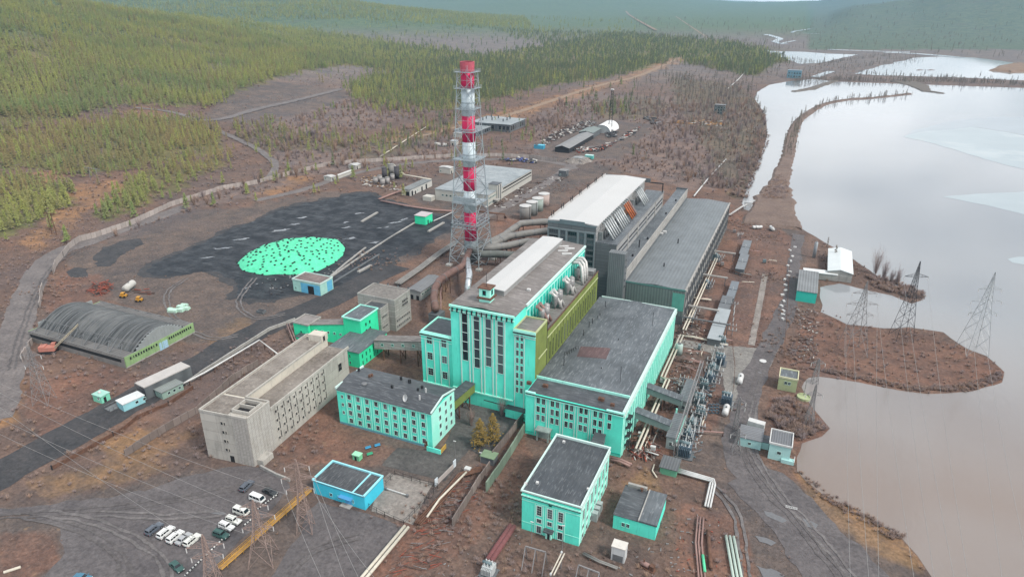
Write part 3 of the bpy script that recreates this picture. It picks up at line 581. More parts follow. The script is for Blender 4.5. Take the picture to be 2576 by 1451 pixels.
# --- boiler house with the tall turquoise front
def boiler_house():
    F = 176.0; t = thing('boiler_house', 'tall turquoise boiler house with four long front windows', 'building', (-88, F, 0))
    XL, XM, XA, XS, XE = -97.9, -75.6, -110.0, -77.6, -68.1
    MB().box(XL, F, -.5, XM, 247.5, 35.6).build('wall', mTurq, t)
    MB().box(XA, F+.6, -.5, XL, F+12.5, 23.3).build('wall', mTurq, t)
    MB().box(XM, F+.0, -.5, XE-.06, 186, 31.4).build('wall', mTurq, t)
    MB().box(XM, 186, 14, XE-.06, 242.5, 27.0).build('wall', mOlive, t)
    MB().box(XE-.06, F+.02, -.5, XE, 186.02, 31.38).build('side_wall', mOlive, t)
    w = MB().box(XE-.06, 186.04, 14, XE, 242.5, 28.0); o = w.build('side_wall', mOlive, t); o['label'] = 'olive green side wall with a pale string course'
    WE = Wall((XE, F), (XE, 242.5)); mb = []
    for i in range(19): mb.append((11.4+i*2.95, 14.5, 11.75+i*2.95, 25.2, .16))
    strips(WE, t, mb, mOlive, 'pilaster'); strips(WE, t, [(2.5, 21.2, 10, 21.55, .2), (10.1, 25.2, 66.4, 25.5, .22)], mOliveT, 'string_course')
    strips(WE, t, [(10.05, 27.9, 66.5, 28.3, .25)], mRust, 'coping'); strips(WE, t, [(10.0, 0.2, 10.25, 31.3, .1)], mDark, 'downpipe')
    for i in range(18): window(WE, t, 12.7+i*2.95, 16.2, .8, 6.5, 1, 4, mOlive, .08)
    # main roof, low gable with the white monitor on the ridge
    gable_roof(XL-.4, F+.4, XM+.4, 247.8, 35.95, .9, 'y').build('roof', mRoofBr, t)
    MB().box(-92, 187.5, 36.2, -84, 244, 38.5).build('monitor_wall', paint('grey_sheet', (.26,.26,.255), .15, .4), t)
    gable_roof(-92.3, 187.2, -83.7, 244.3, 38.75, .25, 'y').build('monitor_roof', mWhiteRoof, t)
    ring_parapet(MB(), XA, F+.55, XL+.02, F+12.5, 23.3, 24.0).build('parapet', mTurqL, t); MB().box(XA+.35, F+.9, 23.3, XL, F+12.1, 23.5).build('roof', mRoofDk, t)
    ring_parapet(MB(), XM+.02, F-.05, XE+.02, 186, 31.4, 32.1).build('parapet', mOliveT, t); MB().box(XM+.37, F+.3, 31.4, XE-.35, 185.6, 31.6).build('roof', mRoofBr, t)
    MB().box(XM, 186, 27.0, XE-.4, 242.5, 27.2).build('roof', mRoofBr, t)
    WF = Wall((XL, F), (XM, F)); WA = Wall((XA, F+.6), (XL, F+.6)); WS = Wall((XM, F), (XE, F))
    strips(WF, t, [(-.3, 34.2, 22.6, 34.5, .35), (-.3, 35.5, 22.6, 36.2, .5), (0, 33.0, .25, 34.2, .15)], mTurqL, 'cornice')
    strips(WF, t, [(.6+i*1.75, 33.9, 1.0+i*1.75, 35.4, .55) for i in range(13)], mDark, 'gutter_bracket', .5)
    strips(WA, t, [(-.3, 22.2, 12.1, 22.6, .3), (-.3, 23.1, 12.1, 23.5, .4)], mTurqL, 'cornice')
    strips(WA, t, [(-.3, 22.65, 12.1, 22.85, .45)], mDark, 'gutter'); strips(WS, t, [(-.1, 30.0, 7.5, 30.4, .25), (-.1, 31.0, 7.5, 31.9, .35)], mTurqL, 'cornice'); strips(WS, t, [(-.1, 30.6, 7.5, 30.8, .5)], mDark, 'gutter')
    # four tall windows
    for tl, br in (((705,480),(805,1180)), ((880,520),(980,1290)), ((1055,560),(1148,1270)), ((1233,597),(1328,1378))):
        a = PY('A', *tl, F); b = PY('A', *br, F); c = PY('A', tl[0]+80, tl[1]+15, F); s0 = a.x-XL; ww = c.x-a.x
        window(WF, t, s0, b.z, ww, a.z-b.z, 1, 1, mWhite, .09, .05, .14)
        strips(WF, t, [(s0-.75, 5.6, s0-.4, a.z+.9, .2), (s0+ww+.4, 5.6, s0+ww+.75, a.z+.9, .2), (s0-.4, a.z+.6, s0+ww+.4, a.z+.9, .2)]+[(s0-.14, b.z+(a.z-b.z)*k/(5 if br[1] < 1280 else 5.45), s0+ww+.14, b.z+(a.z-b.z)*k/(5 if br[1] < 1280 else 5.45)+.14, .17) for k in range(1, 6)], mWhite, 'window_surround')
    for cx in ((190, 262, 815), (405, 475, 870)):
        a0 = PY('A', cx[0], cx[2], F+.6); b0 = PY('A', cx[1], cx[2], F+.6); s0 = a0.x-XA; ww = b0.x-a0.x
        for k in range(3): window(WA, t, s0, a0.z-2.6-k*6.1, ww, 2.6, 2, 3, mWhite, .12)
        strips(WA, t, [(s0-.8, 4.6, s0-.5, 21.6, .14), (s0+ww+.5, 4.6, s0+ww+.8, 21.6, .14)], mWhite, 'window_surround')
        window(WA, t, s0+.2, .6, ww*.8, 3.0, 2, 2, mTurqL, .1)
    strips(WA, t, [(0, 4.1, 12.1, 4.5, .3), (0, 21.0, 12.1, 21.25, .1)], mTurqL, 'string_course')
    a0 = PY('A', 1508, 795, F); b0 = PY('A', 1543, 795, F); a1 = PY('A', 1572, 810, F); a9 = PY('A', 1508, 1350, F); pz = (a0.z-a9.z)/5; ww = b0.x-a0.x
    for k in range(8):
        for sx in (a0.x, a1.x): window(WS, t, sx-XM, a0.z-1.9-k*pz, ww, 1.9, 2, 2, mWhite, .08)
    strips(WS, t, [(a0.x-XM-.6, 2, a0.x-XM-.35, 29.6, .12), (a1.x+ww-XM+.35, 2, a1.x+ww-XM+.6, 29.6, .12), (0, 29.3, 7.4, 29.6, .12)], mWhite, 'window_surround')
    # lower storey: canopy line, pipes, green base
    strips(WF, t, [(0, 5.2, 22.2, 5.6, .35)], mTurqL, 'string_course')
    MB().tube([(XA+.2, F-.1, 4.0), (XL, F-.5, 4.0)], .18, 6).build('wall_pipe', mDark, t); MB().tube([(-86, F-.7, 3.4), (XE-.3, F-.7, 3.0)], .15, 6).build('wall_pipe', mDark, t)
    MB().tube([(-78, F-.9, 1.6), (-72, F-.9, 1.5), (-70.5, F-3, 1.5)], .12, 6).build('wall_pipe', mDark, t)
    MB().box(-77.5, F-2.2, 0, -68.2, F, 3.3).build('porch', mTurq, t); MB().box(-77.7, F-2.4, 3.3, -68, F, 3.5).build('porch_roof', mRoofDk, t)
    # name board
    c = PY('A', 1000, 490, F); sb = MB(); WF.box(sb, c.x-XL-2.1, c.z-.75, c.x-XL+2.1, c.z+.75, 0, .12); sb.build('sign_board', plain('board_grey', (.42,.55,.52), .7), t)
    cu = bpy.data.curves.new('sign', 'FONT'); cu.body = '\u0413\u0420\u042d\u0421'; cu.size = 1.35; cu.align_x = 'CENTER'; cu.align_y = 'CENTER'; cu.extrude = .03
    tmp = bpy.data.objects.new('sign', cu); COL.objects.link(tmp); sm = bpy.data.meshes.new_from_object(tmp.evaluated_get(bpy.context.evaluated_depsgraph_get())); bpy.data.objects.remove(tmp)
    sm.materials.clear(); sm.materials.append(plain('sign_grey', (.06,.12,.12))); so_ = bpy.data.objects.new('lettering', sm); COL.objects.link(so_); so_.parent = t; so_.location = (c.x+88, -.16, c.z); so_.rotation_euler = (math.pi/2, 0, 0)
    # east upper wall: teal with pale pilasters
    WU = Wall((XM, 186), (XM, 247.5)); MB().box(XM, 186.02, 27.2, XM+.08, 247.5, 35.5).build('upper_wall', mTeal, t)
    strips(WU, t, [(i*2.9, 27.3, i*2.9+.55, 33.6, .22) for i in range(21)], mTurqL, 'pilaster'); strips(WU, t, [(0, 33.6, 61.5, 34.1, .3)], mTurqL, 'string_course'); strips(WU, t, [(-.2, 35.2, 61.6, 36.05, .6)], mWhite, 'eave')
    # rooftop lookout cabin
    c = P('A', 1040, 345, 36.2); cb = MB().box(c.x-1.9, c.y, 36.0, c.x+1.9, c.y+3.4, 41.4).build('roof_cabin', mTurqL, t)
    MB().box(c.x-2.5, c.y-.6, 37.9, c.x+2.5, c.y+4, 38.5).build('balcony', mRust, cb); MB().prism([(c.x-2.3,c.y-.4),(c.x+2.3,c.y-.4),(c.x+2.3,c.y+3.8),(c.x-2.3,c.y+3.8)], 41.4, 41.75).build('cabin_roof', mRust, cb)
    Wc = Wall((c.x-1.9, c.y), (c.x+1.9, c.y)); window(Wc, cb, 1.3, 39.2, 1.1, 1.6, 1, 2, mTeal); Wd = Wall((c.x+1.9, c.y), (c.x+1.9, c.y+3.4)); window(Wd, cb, 1.1, 39.2, 1.1, 1.6, 1, 2, mTeal)
    MB().tube([(c.x, c.y+1.6, 41.7), (c.x, c.y+1.6, 46.5)], .08, 5).build('mast', mDark, cb)
    # dust cyclones on the bunker roof, beside the teal wall
    mCy = paint('foil_lagging', (.27,.265,.26), .3, .6, (.13,.12,.11), .5, .45, .3); mCyW = plain('bare_lagging', (.47,.46,.44), .5, .2, .4, .25)
    rn = random.Random(4)
    for gi, yy in enumerate((191.5, 204.5, 217.5)):
        for k in range(3):
            y = yy+k*2.3
            MB().lathe((XM+3.4+(k % 2)*.8, y, 27.1), [(.25,.2),(.55,1.2),(1.15,3.4),(1.15,5.2),(.5,5.7)], 14).build('cyclone', mCy, t, True)
            if k < 2:
                b = Vector((XM+5.6, y+1.0, 27.4)); m_ = Vector((XM+4.2, y+.3, 31.0)); e = Vector((XM+2.6, y-1.6, 34.0-gi*.2))
                st = MB().tube([b, m_, e], .55, 12).build('exhaust_duct', mCyW if gi != 0 else mPipeP, t, True)
                d = (e-m_).normalized(); MB().tube([e, e+d*.35], .72, 14).build('duct_flange', mPipeW if gi else mPipeP, st)
        MB().tube([(XM+5.2, yy+.5, 28.0), (XM+4.6, yy+3, 31), (XM+1, yy+3.4, 32.5)], .5, 10).build('exhaust_duct', mCyW, t, True)
    for k in range(3):
        y = 231+k*2.6; MB().tube([(XM+5.6, y-2.2, 27.3), (XM+5.0, y-1.2, 31.5), (XM+4.3, y-.2, 33.6), (XM+3.0, y+.4, 34.8), (XM+1.2, y+.6, 34.6), (XM+.1, y+.6, 34.0)], .62, 12).build('exhaust_duct', mCyW, t, True)
    for k in range(2): MB().lathe((XM+2.2, 232+k*3, 27.1), [(.3,.2),(1.1,2.4),(1.1,4.6),(.5,5)], 14).build('cyclone', mCy, t, True)
    MB().box(XM+.6, 238.5, 27.2, XM+6.8, 242, 29.2).build('fan_housing', mCy, t)
    # odds and ends on the main roof
    for k, (a, b) in enumerate(((-81, 236), (-79.5, 239.5), (-82.5, 241), (-78.5, 233.5))): MB().bar((a-1.8, b, 36.5), (a+1.8, b+1.5, 36.6), .9, .5).build('roof_duct', mPipeW, t)
    c = P('A', 1690, 140, 36.5); MB().box(c.x-.6, c.y-.5, 36.2, c.x+.6, c.y+.5, 36.9).build('vent', mPipeW, t)
boiler_house()
def turbine_hall():
    X0, X1, Y0, Y1, Z = -68.0, -37.0, 168.0, 246.5, 15.2
    t = thing('turbine_hall', 'long turquoise turbine hall with a patched flat grey roof', 'building', (-52, Y0, 0))
    MB().box(X0, Y0, -.5, X1, Y1, Z).build('wall', mTurq, t)
    MB().box(X1, Y0+.02, -.5, X1+.05, Y1-.02, Z-.02).build('side_wall', mTurqL, t)  # east wall: the sun's brightness is put into a paler turquoise
    gable_roof(X0+.05, Y0+9.3, X1-.5, Y1, Z+.3, .7, 'y', .35).build('roof', mRoofGr, t); MB().box(X0+.3, Y0+.35, Z, X1-.4, Y0+9.0, Z+.15).build('roof', mRoofDk, t)
    MB().box(X0+.02, Y0+9.0, Z, X1-.5, Y0+9.3, Z+1.0).build('parapet', mTurqL, t)
    mb = MB().box(X0-.1, Y0-.25, Z, X0+3.2, Y0+.3, Z+.5).box(X1-5.2, Y0-.25, Z, X1+.2, Y0+.3, Z+.5); mb.build('parapet', mTurqL, t)
    MB().box(X1-.45, Y0+.3, Z, X1+.35, Y1, Z+.75).build('parapet', mWhite, t)
    MB().box(X0+1, 246.2, Z+.3, X1-.6, 246.6, Z+.9).build('parapet', mWhite, t)
    WF = Wall((X0, Y0), (X1, Y0)); WE = Wall((X1+.05, Y0), (X1+.05, Y1))
    strips(WF, t, [(-.1, 14.4, 31.1, 14.75, .3)], mTurqL, 'cornice'); strips(WF, t, [(0, 14.8, 31, 14.95, .35)], mDark, 'gutter')
    xs = [PY('h', x, 212+ (x-1465)*.26, Y0).x-X0 for x in (1456, 1494, 1559, 1596, 1663, 1699, 1768, 1804, 1871, 1911, 1976)]
    z0 = PY('h', 1465, 132, Y0).z; z1 = PY('h', 1465, 195, Y0).z; dz = z0-z1
    for i, s0 in enumerate(xs):
        for k in range(3):
            if k == 2 and i == 10: continue
            window(WF, t, s0, z0-2.1-k*dz, 1.0, 2.1, 2, 2, mWhite, .09)
    for s0 in (xs[4]+.3, xs[6]+.4): window(WF, t, s0, .4, 1.6, 2.4, 2, 1, mWhite, .12, name='door')
    strips(WF, t, [(a, .3, a+.22, 14.2, .13) for i in range(0, 10, 2) for a in (xs[i]-.65, xs[i+1]+1.45)], mWhite, 'window_surround')
    strips(WF, t, [(0, 1.0, 31, 1.25, .1)], mTeal, 'plinth')
    # east side: tall windows between pale pilasters
    n = 24; st = 77.5/n
    strips(WE, t, [(.6+i*st, .4, 1.35+i*st, 14.2, .3) for i in range(n+1) if .6+i*st < 78], mTurqL, 'pilaster'); strips(WE, t, [(0, 14.2, 78.4, 14.9, .4)], mWhite, 'cornice')
    for i in range(n): window(WE, t, 1.85+i*st, 3.2, 1.2, 9.2, 1, 7, mTeal, .1, .07)
    for i in range(n): 
        if i % 2: window(WE, t, 1.95+i*st, .6, 1.0, 1.7, 1, 1, mTeal, .08)
    # broken stairs and pipes on the corner
    mb = MB()
    for k in range(4): mb.box(X1+.2, Y0+3, 2.5+k*3.1, X1+1.6, Y0+6, 2.62+k*3.1); mb.bar((X1+.3, Y0+3, 2.5+k*3.1), (X1+1.5, Y0+6, 2.5+(k-1)*3.1), .12); mb.bar((X1+1.6, Y0+3, 2.6+k*3.1), (X1+1.6, Y0+6, 3.5+k*3.1), .07)
    mb.bar((X1+1.6, Y0+3, 0), (X1+1.6, Y0+3, 13), .1); mb.bar((X1+1.6, Y0+6, 0), (X1+1.6, Y0+6, 13), .1); mb.build('fire_escape', mDark, t)
    p = MB()
    for a, b in ((4.6, 0), (8.2, 0)): p.box(X0+a, Y0-2.2, 0, X0+a+.4, Y0-1.8, 3.8)
    p.box(X0+4.3, Y0-2.6, 3.8, X0+9, Y0, 4.2); p.box(X0+4.6, Y0-.4, 0, X0+8.6, Y0-.02, 3.6); p.build('porch', paint('stained_plaster', (.25,.30,.28), .3, .6, (.1,.1,.1), .6), t)
    # roof vents, aerials and the reddish patch
    for k, x, y, h in (('e',1960,860,2.4),('e',1840,1010,2.2),('e',1865,980,1.8),('e',1800,1070,2.2),('e',1655,1290,3.4),('e',2055,1110,.8),('e',1930,1320,.8),('e',2305,1000,5.5),('e',2068,1420,6.0),('e',1905,940,1.0),('e',1920,925,1.0)):
        c = P(k, x, y, Z+.6); MB().tube([c-ZV*.4, c+ZV*h], .13 if h < 4 else .07, 6).build('vent_pipe', mDark, t)
    mb = MB()
    for k in range(6): c = P('e', 1660+k*16, 1215-k*9, Z+.5); mb.tube([c, c+ZV*1.1, c+Vector((.9, .4, 1.1)), c+Vector((.9, .4, 0))], .09, 5)
    mb.build('steam_pipes', mDark, t)
    pts = [P('e', x, y, Z+.95) for x, y in ((1780,1145),(2000,1165),(1965,1245),(1750,1220))]
    m_ = felt('red_felt', (.10,.062,.062), (.14,.10,.10), (1.0, 6), 1, .4); 
    pl = MB(); g_ = [[pts[0].lerp(pts[1], i/8).lerp(pts[3].lerp(pts[2], i/8), j/4) for i in range(9)] for j in range(5)]
    pl.v = [Vector((p.x, p.y, Z+.34+.7*(1-abs(p.x+52.7)/15.2))) for r_ in g_ for p in r_]; pl.f = [(j*9+i, j*9+9+i, j*9+10+i, j*9+i+1) for j in range(4) for i in range(8)]; pl.build('roof_patch', m_, t)
    for k, x, y, s_ in (('h',1930,150,.9),('h',2012,192,.6),('h',1520,52,.8),('h',1400,30,.7)): c = P(k, x, y, Z+.4); MB().box(c.x-s_, c.y-s_*.6, Z+.1, c.x+s_, c.y+s_*.6, Z+1.1).build('roof_box', mRust, t)
turbine_hall()
# --- the second, grey station block
def grey_boiler_house():
    t = thing('boiler_house', 'grey boiler house with a broad white roof and rows of slanting pipes', 'building', (-89, 270.5, 0))
    X0, X1, XB, Y0, Y1 = -100.0, -78.0, -68.6, 270.5, 360.0
    MB().box(X0, Y0, -.5, X1, Y1, 36.3).build('wall', mConcG, t); MB().box(X1, Y0+.5, -.5, XB, 366, 29.4).build('wall', mConcG, t)
    gable_roof(X0-.3, Y0+.9, X1+.5, Y1+.3, 36.9, .8, 'y', .5).build('roof', mWhiteRoof, t)
    WF = Wall((X0, Y0), (X1, Y0)); strips(WF, t, [(0, 36.0, 22, 36.8, .1), (5.5, 36.0, 17, 38.0, .15)], paint('blue_grey_sheet', (.13,.17,.185), .15, .3), 'parapet')
    strips(WF, t, [(a, 8, b, 33.2, .22) for a, b in ((0,.5),(5.0,5.9),(8.4,9.3),(13.7,14.6),(17.0,17.9),(21.5,22))]+[(0, 33.2, 22, 33.9, .25)], paint('blue_grey_trim', (.19,.22,.235), .15, .3), 'pilaster')
    for a, b, nx in ((.8,4.8,2),(6.1,8.2,1),(9.6,13.4,2),(14.9,16.8,1),(18.2,21.3,2)):
        for k in range(9): window(WF, t, a, 31.2-k*2.55, b-a, 1.7, nx*2, 2, mSteel, .08)
    WU = Wall((X1, Y0), (X1, Y1)); mPaleS = panels('pale_strip', (.30,.30,.295), 3, 1.2, .04, .1, (.18,.17,.16), .4)
    MB().box(X1, Y0+.6, 29.6, X1+.06, Y1-.02, 36.2).build('upper_wall', mPaleS, t)
    for i in range(14):
        for z in (31.0, 33.6): window(WU, t, 1.4+i*6.3, z, 5.2, 1.1, 6, 1, mSteel, .06, .05, .14)
    MB().box(X1+.1, Y0+.5, 29.4, XB-.02, 366, 29.6).build('roof', mRoofGr, t)
    MB().box(XB, Y0+.55, 21, XB+.06, 366, 29.38).build('upper_wall', mPaleS, t); WB = Wall((XB+.06, Y0+.5), (XB+.06, 366))
    for i in range(5):
        for z in (23.4, 25.6): window(WB, t, 3+i*18.6, z, 15.8, .9, 16, 1, mSteel, .06, .05, .1)
    strips(WB, t, [(i*18.6+.6, 21.2, i*18.6+1.6, 29.3, .2) for i in range(6)], mConcW, 'pilaster'); strips(WB, t, [(0, 29.2, 95.4, 29.75, .3)], mSteel, 'coping')
    MB().bar((XB-.2, 364, 29.6), (XB-.2, 364, 34.5), .5).bar((XB-.2, 364, 34.3), (XB-7.5, 364, 34.3), .5).build('gantry', mDark, t)
    mPw = plain('pale_pipe', (.40,.42,.42), .4, .2, .5, .2); mOr = plain('rust_red_pipe', (.36,.10,.03), .6, .1, .4, .35, .6); mDkG = plain('dark_drum', (.07,.075,.078), .6); mGy = plain('grey_drum', (.20,.215,.215), .5, .2, .4, .3)
    for g, (yy, n, m) in enumerate(((276.5, 5, mPw), (292, 5, mPw), (309, 4, mOr), (334, 4, mPw))):
        for k in range(n):
            y = yy+k*2.75; mm = m
            if m is mOr and k == 3: mm = mPipeP
            b = Vector((X1+6.6, y, 29.9)); e = Vector((X1+2.0, y+.6, 36.2)); o = MB().tube([b, e], .45, 10).build('slanting_pipe', mm, t, True)
            MB().tube([e-(e-b).normalized()*.2, e+(e-b).normalized()*.4, Vector((X1+.6, y+.9, 36.5))], .42, 8).build('pipe_elbow', mGy, o)
            MB().lathe((X1+2.4, y+.2, 29.6), [(.3,.2),(.7,1.6),(.7,3.4),(.3,3.9)], 10).build('cyclone', mDkG if m is not mOr else mRust, t, True)
    for g, yy in enumerate((274, 286.5, 302, 329)): MB().box(X1+.3, yy, 29.6, X1+2.0, yy+1.8, 33.2).build('fan_housing', mGy if g != 2 else mRust, t)
    for i in range(13):
        y = 275+i*6.5+(i % 2)*-4; MB().tube([(X0+.1, y, 36.6), (X0+.1, y, 39.4)], .22, 6).build('vent_pipe', mDark, t)
    MB().box(X0-.25, Y0+1, 36.9, X0+.15, Y1, 37.6).build('parapet', paint('pale_edge', (.40,.39,.38), .1, .3), t)
    MB().box(X0-.5, Y1+.3, 35, X1+3, Y1+1.2, 37.2).build('parapet', mConcG, t)
grey_boiler_house()
def grey_turbine_hall():
    t = thing('turbine_hall', 'long grey turbine hall with a ribbed roof beside the lake road', 'building', (-50, 266, 0))
    X0, X1, Y0, Y1, Z = -62.2, -37.0, 266.0, 408.0, 15.3
    MB().box(X0, Y0, -.5, X1, Y1, Z).build('wall', mConcG, t); MB().box(X0+.2, Y0-.12, 4, X1-.2, Y0, Z-.3).build('front_panel', corrug('grey_green_sheet', (.13,.165,.155), 1.2, 0, .15, .7), t)
    MB().box(X1-5, Y0-.2, Z-9, X1-.1, Y0-.13, Z-1.2).build('front_panel', paint('faded_green_sheet', (.10,.33,.27), .15, .3), t)
    gable_roof(X0, Y0, X1-.4, Y1, Z+.3, 1.0, 'y', .4).build('roof', mRoofLt, t)
    MB().box(X0, Y0-.16, Z, X1, Y0+.2, Z+.7).build('coping', paint('green_coping', (.09,.20,.18), .15, .4), t)
    MB().box(X1-.4, Y0+.2, Z, X1+.3, Y1, Z+.6).build('parapet', mConcW, t)
    WE = Wall((X1, Y0), (X1, Y1)); MB().box(X1, Y0, 0, X1+.05, Y1, Z-.02).build('side_wall', mConcW, t); WE2 = Wall((X1+.05, Y0), (X1+.05, Y1))
    strips(WE2, t, [(1+i*6.0, .2, 1.8+i*6.0, 14.8, .3) for i in range(24)], mConcG, 'pilaster')
    for i in range(23):
        for z in (3.0, 9.6): window(WE2, t, 2.4+i*6.0, z, 3.8, 3.4, 4, 3, mSteel, .1)
    # lower deaerator bay on the left and its blind stair tower
    MB().box(-68.5, 265, -.5, X0-.02, 408, 20.6).build('wall', mConcG, t); MB().box(-68.5, 265.2, 20.6, X0-.3, 408, 20.8).build('roof', mRoofGr, t)
    MB().box(X0-.28, 265.2, 16.5, X0+.1, 408, 21.3).build('parapet', mConcW, t); MB().box(-69, 408, 18, X0, 408.4, 21.6).build('parapet', mConcG, t)
    MB().box(-69.2, 261, -.5, X0+.15, 264.98, 29.6).build('stair_tower', corrug('grey_sheet_tower', (.14,.15,.155), .8, 0, .12, .7), t)
    WT = Wall((X0+.15, 261), (X0+.15, 265))
    for k in range(5): window(WT, t, 1.0, 14+k*3, 1.2, 1.2, 1, 1, mSteel, .08)
    for k, x, y, z, h in (('E',1545,1280,20.8,3.6),('E',1670,1160,20.8,1.0),('E',1450,1410,20.8,1.0),('E',2115,1230,16.2,2.6),('E',2085,600,20.8,.9),('e',2390,570,16.2,2.0),('E',1940,790,20.8,.8)):
        c = P(k, x, y, z); MB().tube([c-ZV*.6, c+ZV*h], .28 if h > 1 else .45, 8).build('vent_pipe', mDark, t)
    for k, x, y in (('E',1870,1080),('E',1920,1055)): c = P(k, x, y, 16.3); MB().box(c.x-.9, c.y-.7, 15.9, c.x+.9, c.y+.7, 16.9).build('roof_box', mPipeW, t)
grey_turbine_hall()
# ---------------------------------------------------------------- chimney in its lattice tower
def chimney():
    c = Vector((-151.0, 295.6, 0)); t = thing('chimney', 'red and white striped chimney inside a grey lattice tower', 'chimney', c)
    mR = paint('signal_red', (.58,.012,.085), .12, .3, (.25,.02,.04), .3, .6); mRp = paint('weathered_red', (.42,.08,.11), .2, .6, (.25,.15,.15), .5, .7)
    mW = paint('chimney_white', (.56,.63,.66), .08, .3, (.35,.4,.42), .4, .6); mL = plain('galvanised_steel', (.32,.365,.39), .5, .35, .5, .15)
    for z0, z1, m, r in ((12.7,27.5,mR,3.15),(27.5,38.6,mW,3.13),(38.6,50.6,mR,3.15),(50.6,62.6,mW,3.13),(62.6,74.9,mR,3.15),(74.9,87.4,mW,3.13),(87.4,95.2,mR,3.15)):
        MB().lathe(c, [(r, z0), (r, z1)], 28).build('red_band' if m is mR else 'white_band', m, t, True)
    MB().lathe(c, [(3.3,95.2),(3.3,96.9),(3.38,97.0),(3.38,99.2),(2.9,99.2),(2.85,95.5)], 28).build('flue_tip', mRp, t); MB().lathe(c, [(3.42,99.1),(3.42,99.4),(2.9,99.4),(2.9,99.1)], 28).build('rim', mRp, t)
    MB().lathe(c, [(3.3,1.5),(3.3,12.7)], 28).build('flue_base', paint('flue_grey', (.17,.20,.215), .2, .3, (.1,.1,.1), .5, .6), t, True)
    for z in (20.6, 33, 44.5, 56.5, 68.6, 81): MB().lathe(c, [(3.13,z-.25),(3.32,z-.2),(3.32,z+.2),(3.13,z+.25)], 28).build('flue_ring', mL, t)
    HW = [(0,8.5),(22,6.9),(54.7,5.3),(95,3.55)]; hw = lambda z: tab(HW, z)
    lv = [0,11,20.6,33,44.5,54.7,67.8,78.3,87.7,95]; sg = ((-1,-1),(1,-1),(1,1),(-1,1))
    def cp(k, z): return c+Vector((sg[k % 4][0]*hw(z), sg[k % 4][1]*hw(z), z))
    for k in range(4):
        mb = MB()
        for a, b in zip(HW, HW[1:]): mb.bar(cp(k, a[0]), cp(k, b[0]), .38 if a[0] < 50 else .30)
        mb.build('leg', mL, t)
    for k in range(4):
        mb = MB()
        for a, b in zip(lv, lv[1:]):
            m = (a+b)/2; T = (cp(k, b)+cp(k+1, b))/2; B = (cp(k, a)+cp(k+1, a))/2
            w_ = .18 if a > 33 else .24
            for q in (k, k+1): mb.bar(T, cp(q, m), w_); mb.bar(B, cp(q, m), w_)
            mb.bar(cp(k, m), cp(k+1, m), .14); mb.bar(cp(k, b), cp(k+1, b), .2)
            if a < 22:
                for q, o in ((k, k+1), (k+1, k)): mb.bar(cp(q, (a+m)/2), (B+cp(q, m))/2, .16); mb.bar(cp(q, (b+m)/2), (T+cp(q, m))/2, .16)
        mb.build('bracing', mL, t)
    def platform(z, o, th=.2, rail=1.1):
        mb = MB(); i_ = 3.3
        for x0, y0, x1, y1 in ((-o,-o,o,-i_),(-o,i_,o,o),(-o,-i_,-i_,i_),(i_,-i_,o,i_)): mb.box(c.x+x0, c.y+y0, z-th, c.x+x1, c.y+y1, z)
        f = mb.build('platform', mL, t); rb = MB(); q = [(-o,-o),(o,-o),(o,o),(-o,o)]
        for j in range(4):
            a, b = Vector((*q[j], 0)), Vector((*q[(j+1) % 4], 0))
            for h in (rail, rail*.5): rb.bar(c+a+ZV*(z+h), c+b+ZV*(z+h), .07)
            for n in range(6): p = c+a.lerp(b, n/6); rb.bar(p+ZV*z, p+ZV*(z+rail), .06)
        rb.build('railing', mL, f)
    platform(95, 4.7); platform(87.7, 4.9); platform(78.3, 4.7, .2, .9); platform(67.8, 5.0, .2, .9); platform(54.7, 6.2, .3); platform(33, 6.8, .2)
    mb = MB()   # deep open grid deck
    for z in (20.6, 22.6):
        for k in range(-3, 4): mb.bar(c+Vector((k*2.4,-7.3,z)), c+Vector((k*2.4,7.3,z)), .3) if abs(k) > 1 else (mb.bar(c+Vector((k*2.4,-7.3,z)), c+Vector((k*2.4,-3.4,z)), .3), mb.bar(c+Vector((k*2.4,3.4,z)), c+Vector((k*2.4,7.3,z)), .3))
        for k in (-1, 1): mb.bar(c+Vector((-7.3,k*7.3,z)), c+Vector((7.3,k*7.3,z)), .34); mb.bar(c+Vector((-7.3,k*3.8,z)), c+Vector((7.3,k*3.8,z)), .3)
    for k in range(4):
        for j in range(7): a = Vector((sg[k][0]*7.3, sg[k][1]*7.3, 0)).lerp(Vector((sg[(k+1) % 4][0]*7.3, sg[(k+1) % 4][1]*7.3, 0)), j/6); mb.bar(c+a+ZV*20.6, c+a+ZV*22.6, .22)
    mb.build('deck_grid', mL, t)
    lad = MB(); lad.bar(c+Vector((1.2,-3.4,12)), c+Vector((1.2,-3.4,98)), .1); lad.bar(c+Vector((1.9,-3.4,12)), c+Vector((1.9,-3.4,98)), .1)
    for k in range(90): lad.bar(c+Vector((1.2,-3.4,12+k*.95)), c+Vector((1.9,-3.4,12+k*.95)), .05)
    lad.build('ladder', mL, t); MB().box(c.x-6.3, c.y-6.4, 34, c.x+5.6, c.y-5.6, 36.2).build('equipment_cabin', mL, t)
    for k in range(4): p = cp(k, 0); MB().box(p.x-1.4, p.y-1.4, -.3, p.x+1.4, p.y+1.4, .9).build('footing', mConcW, t)
chimney()
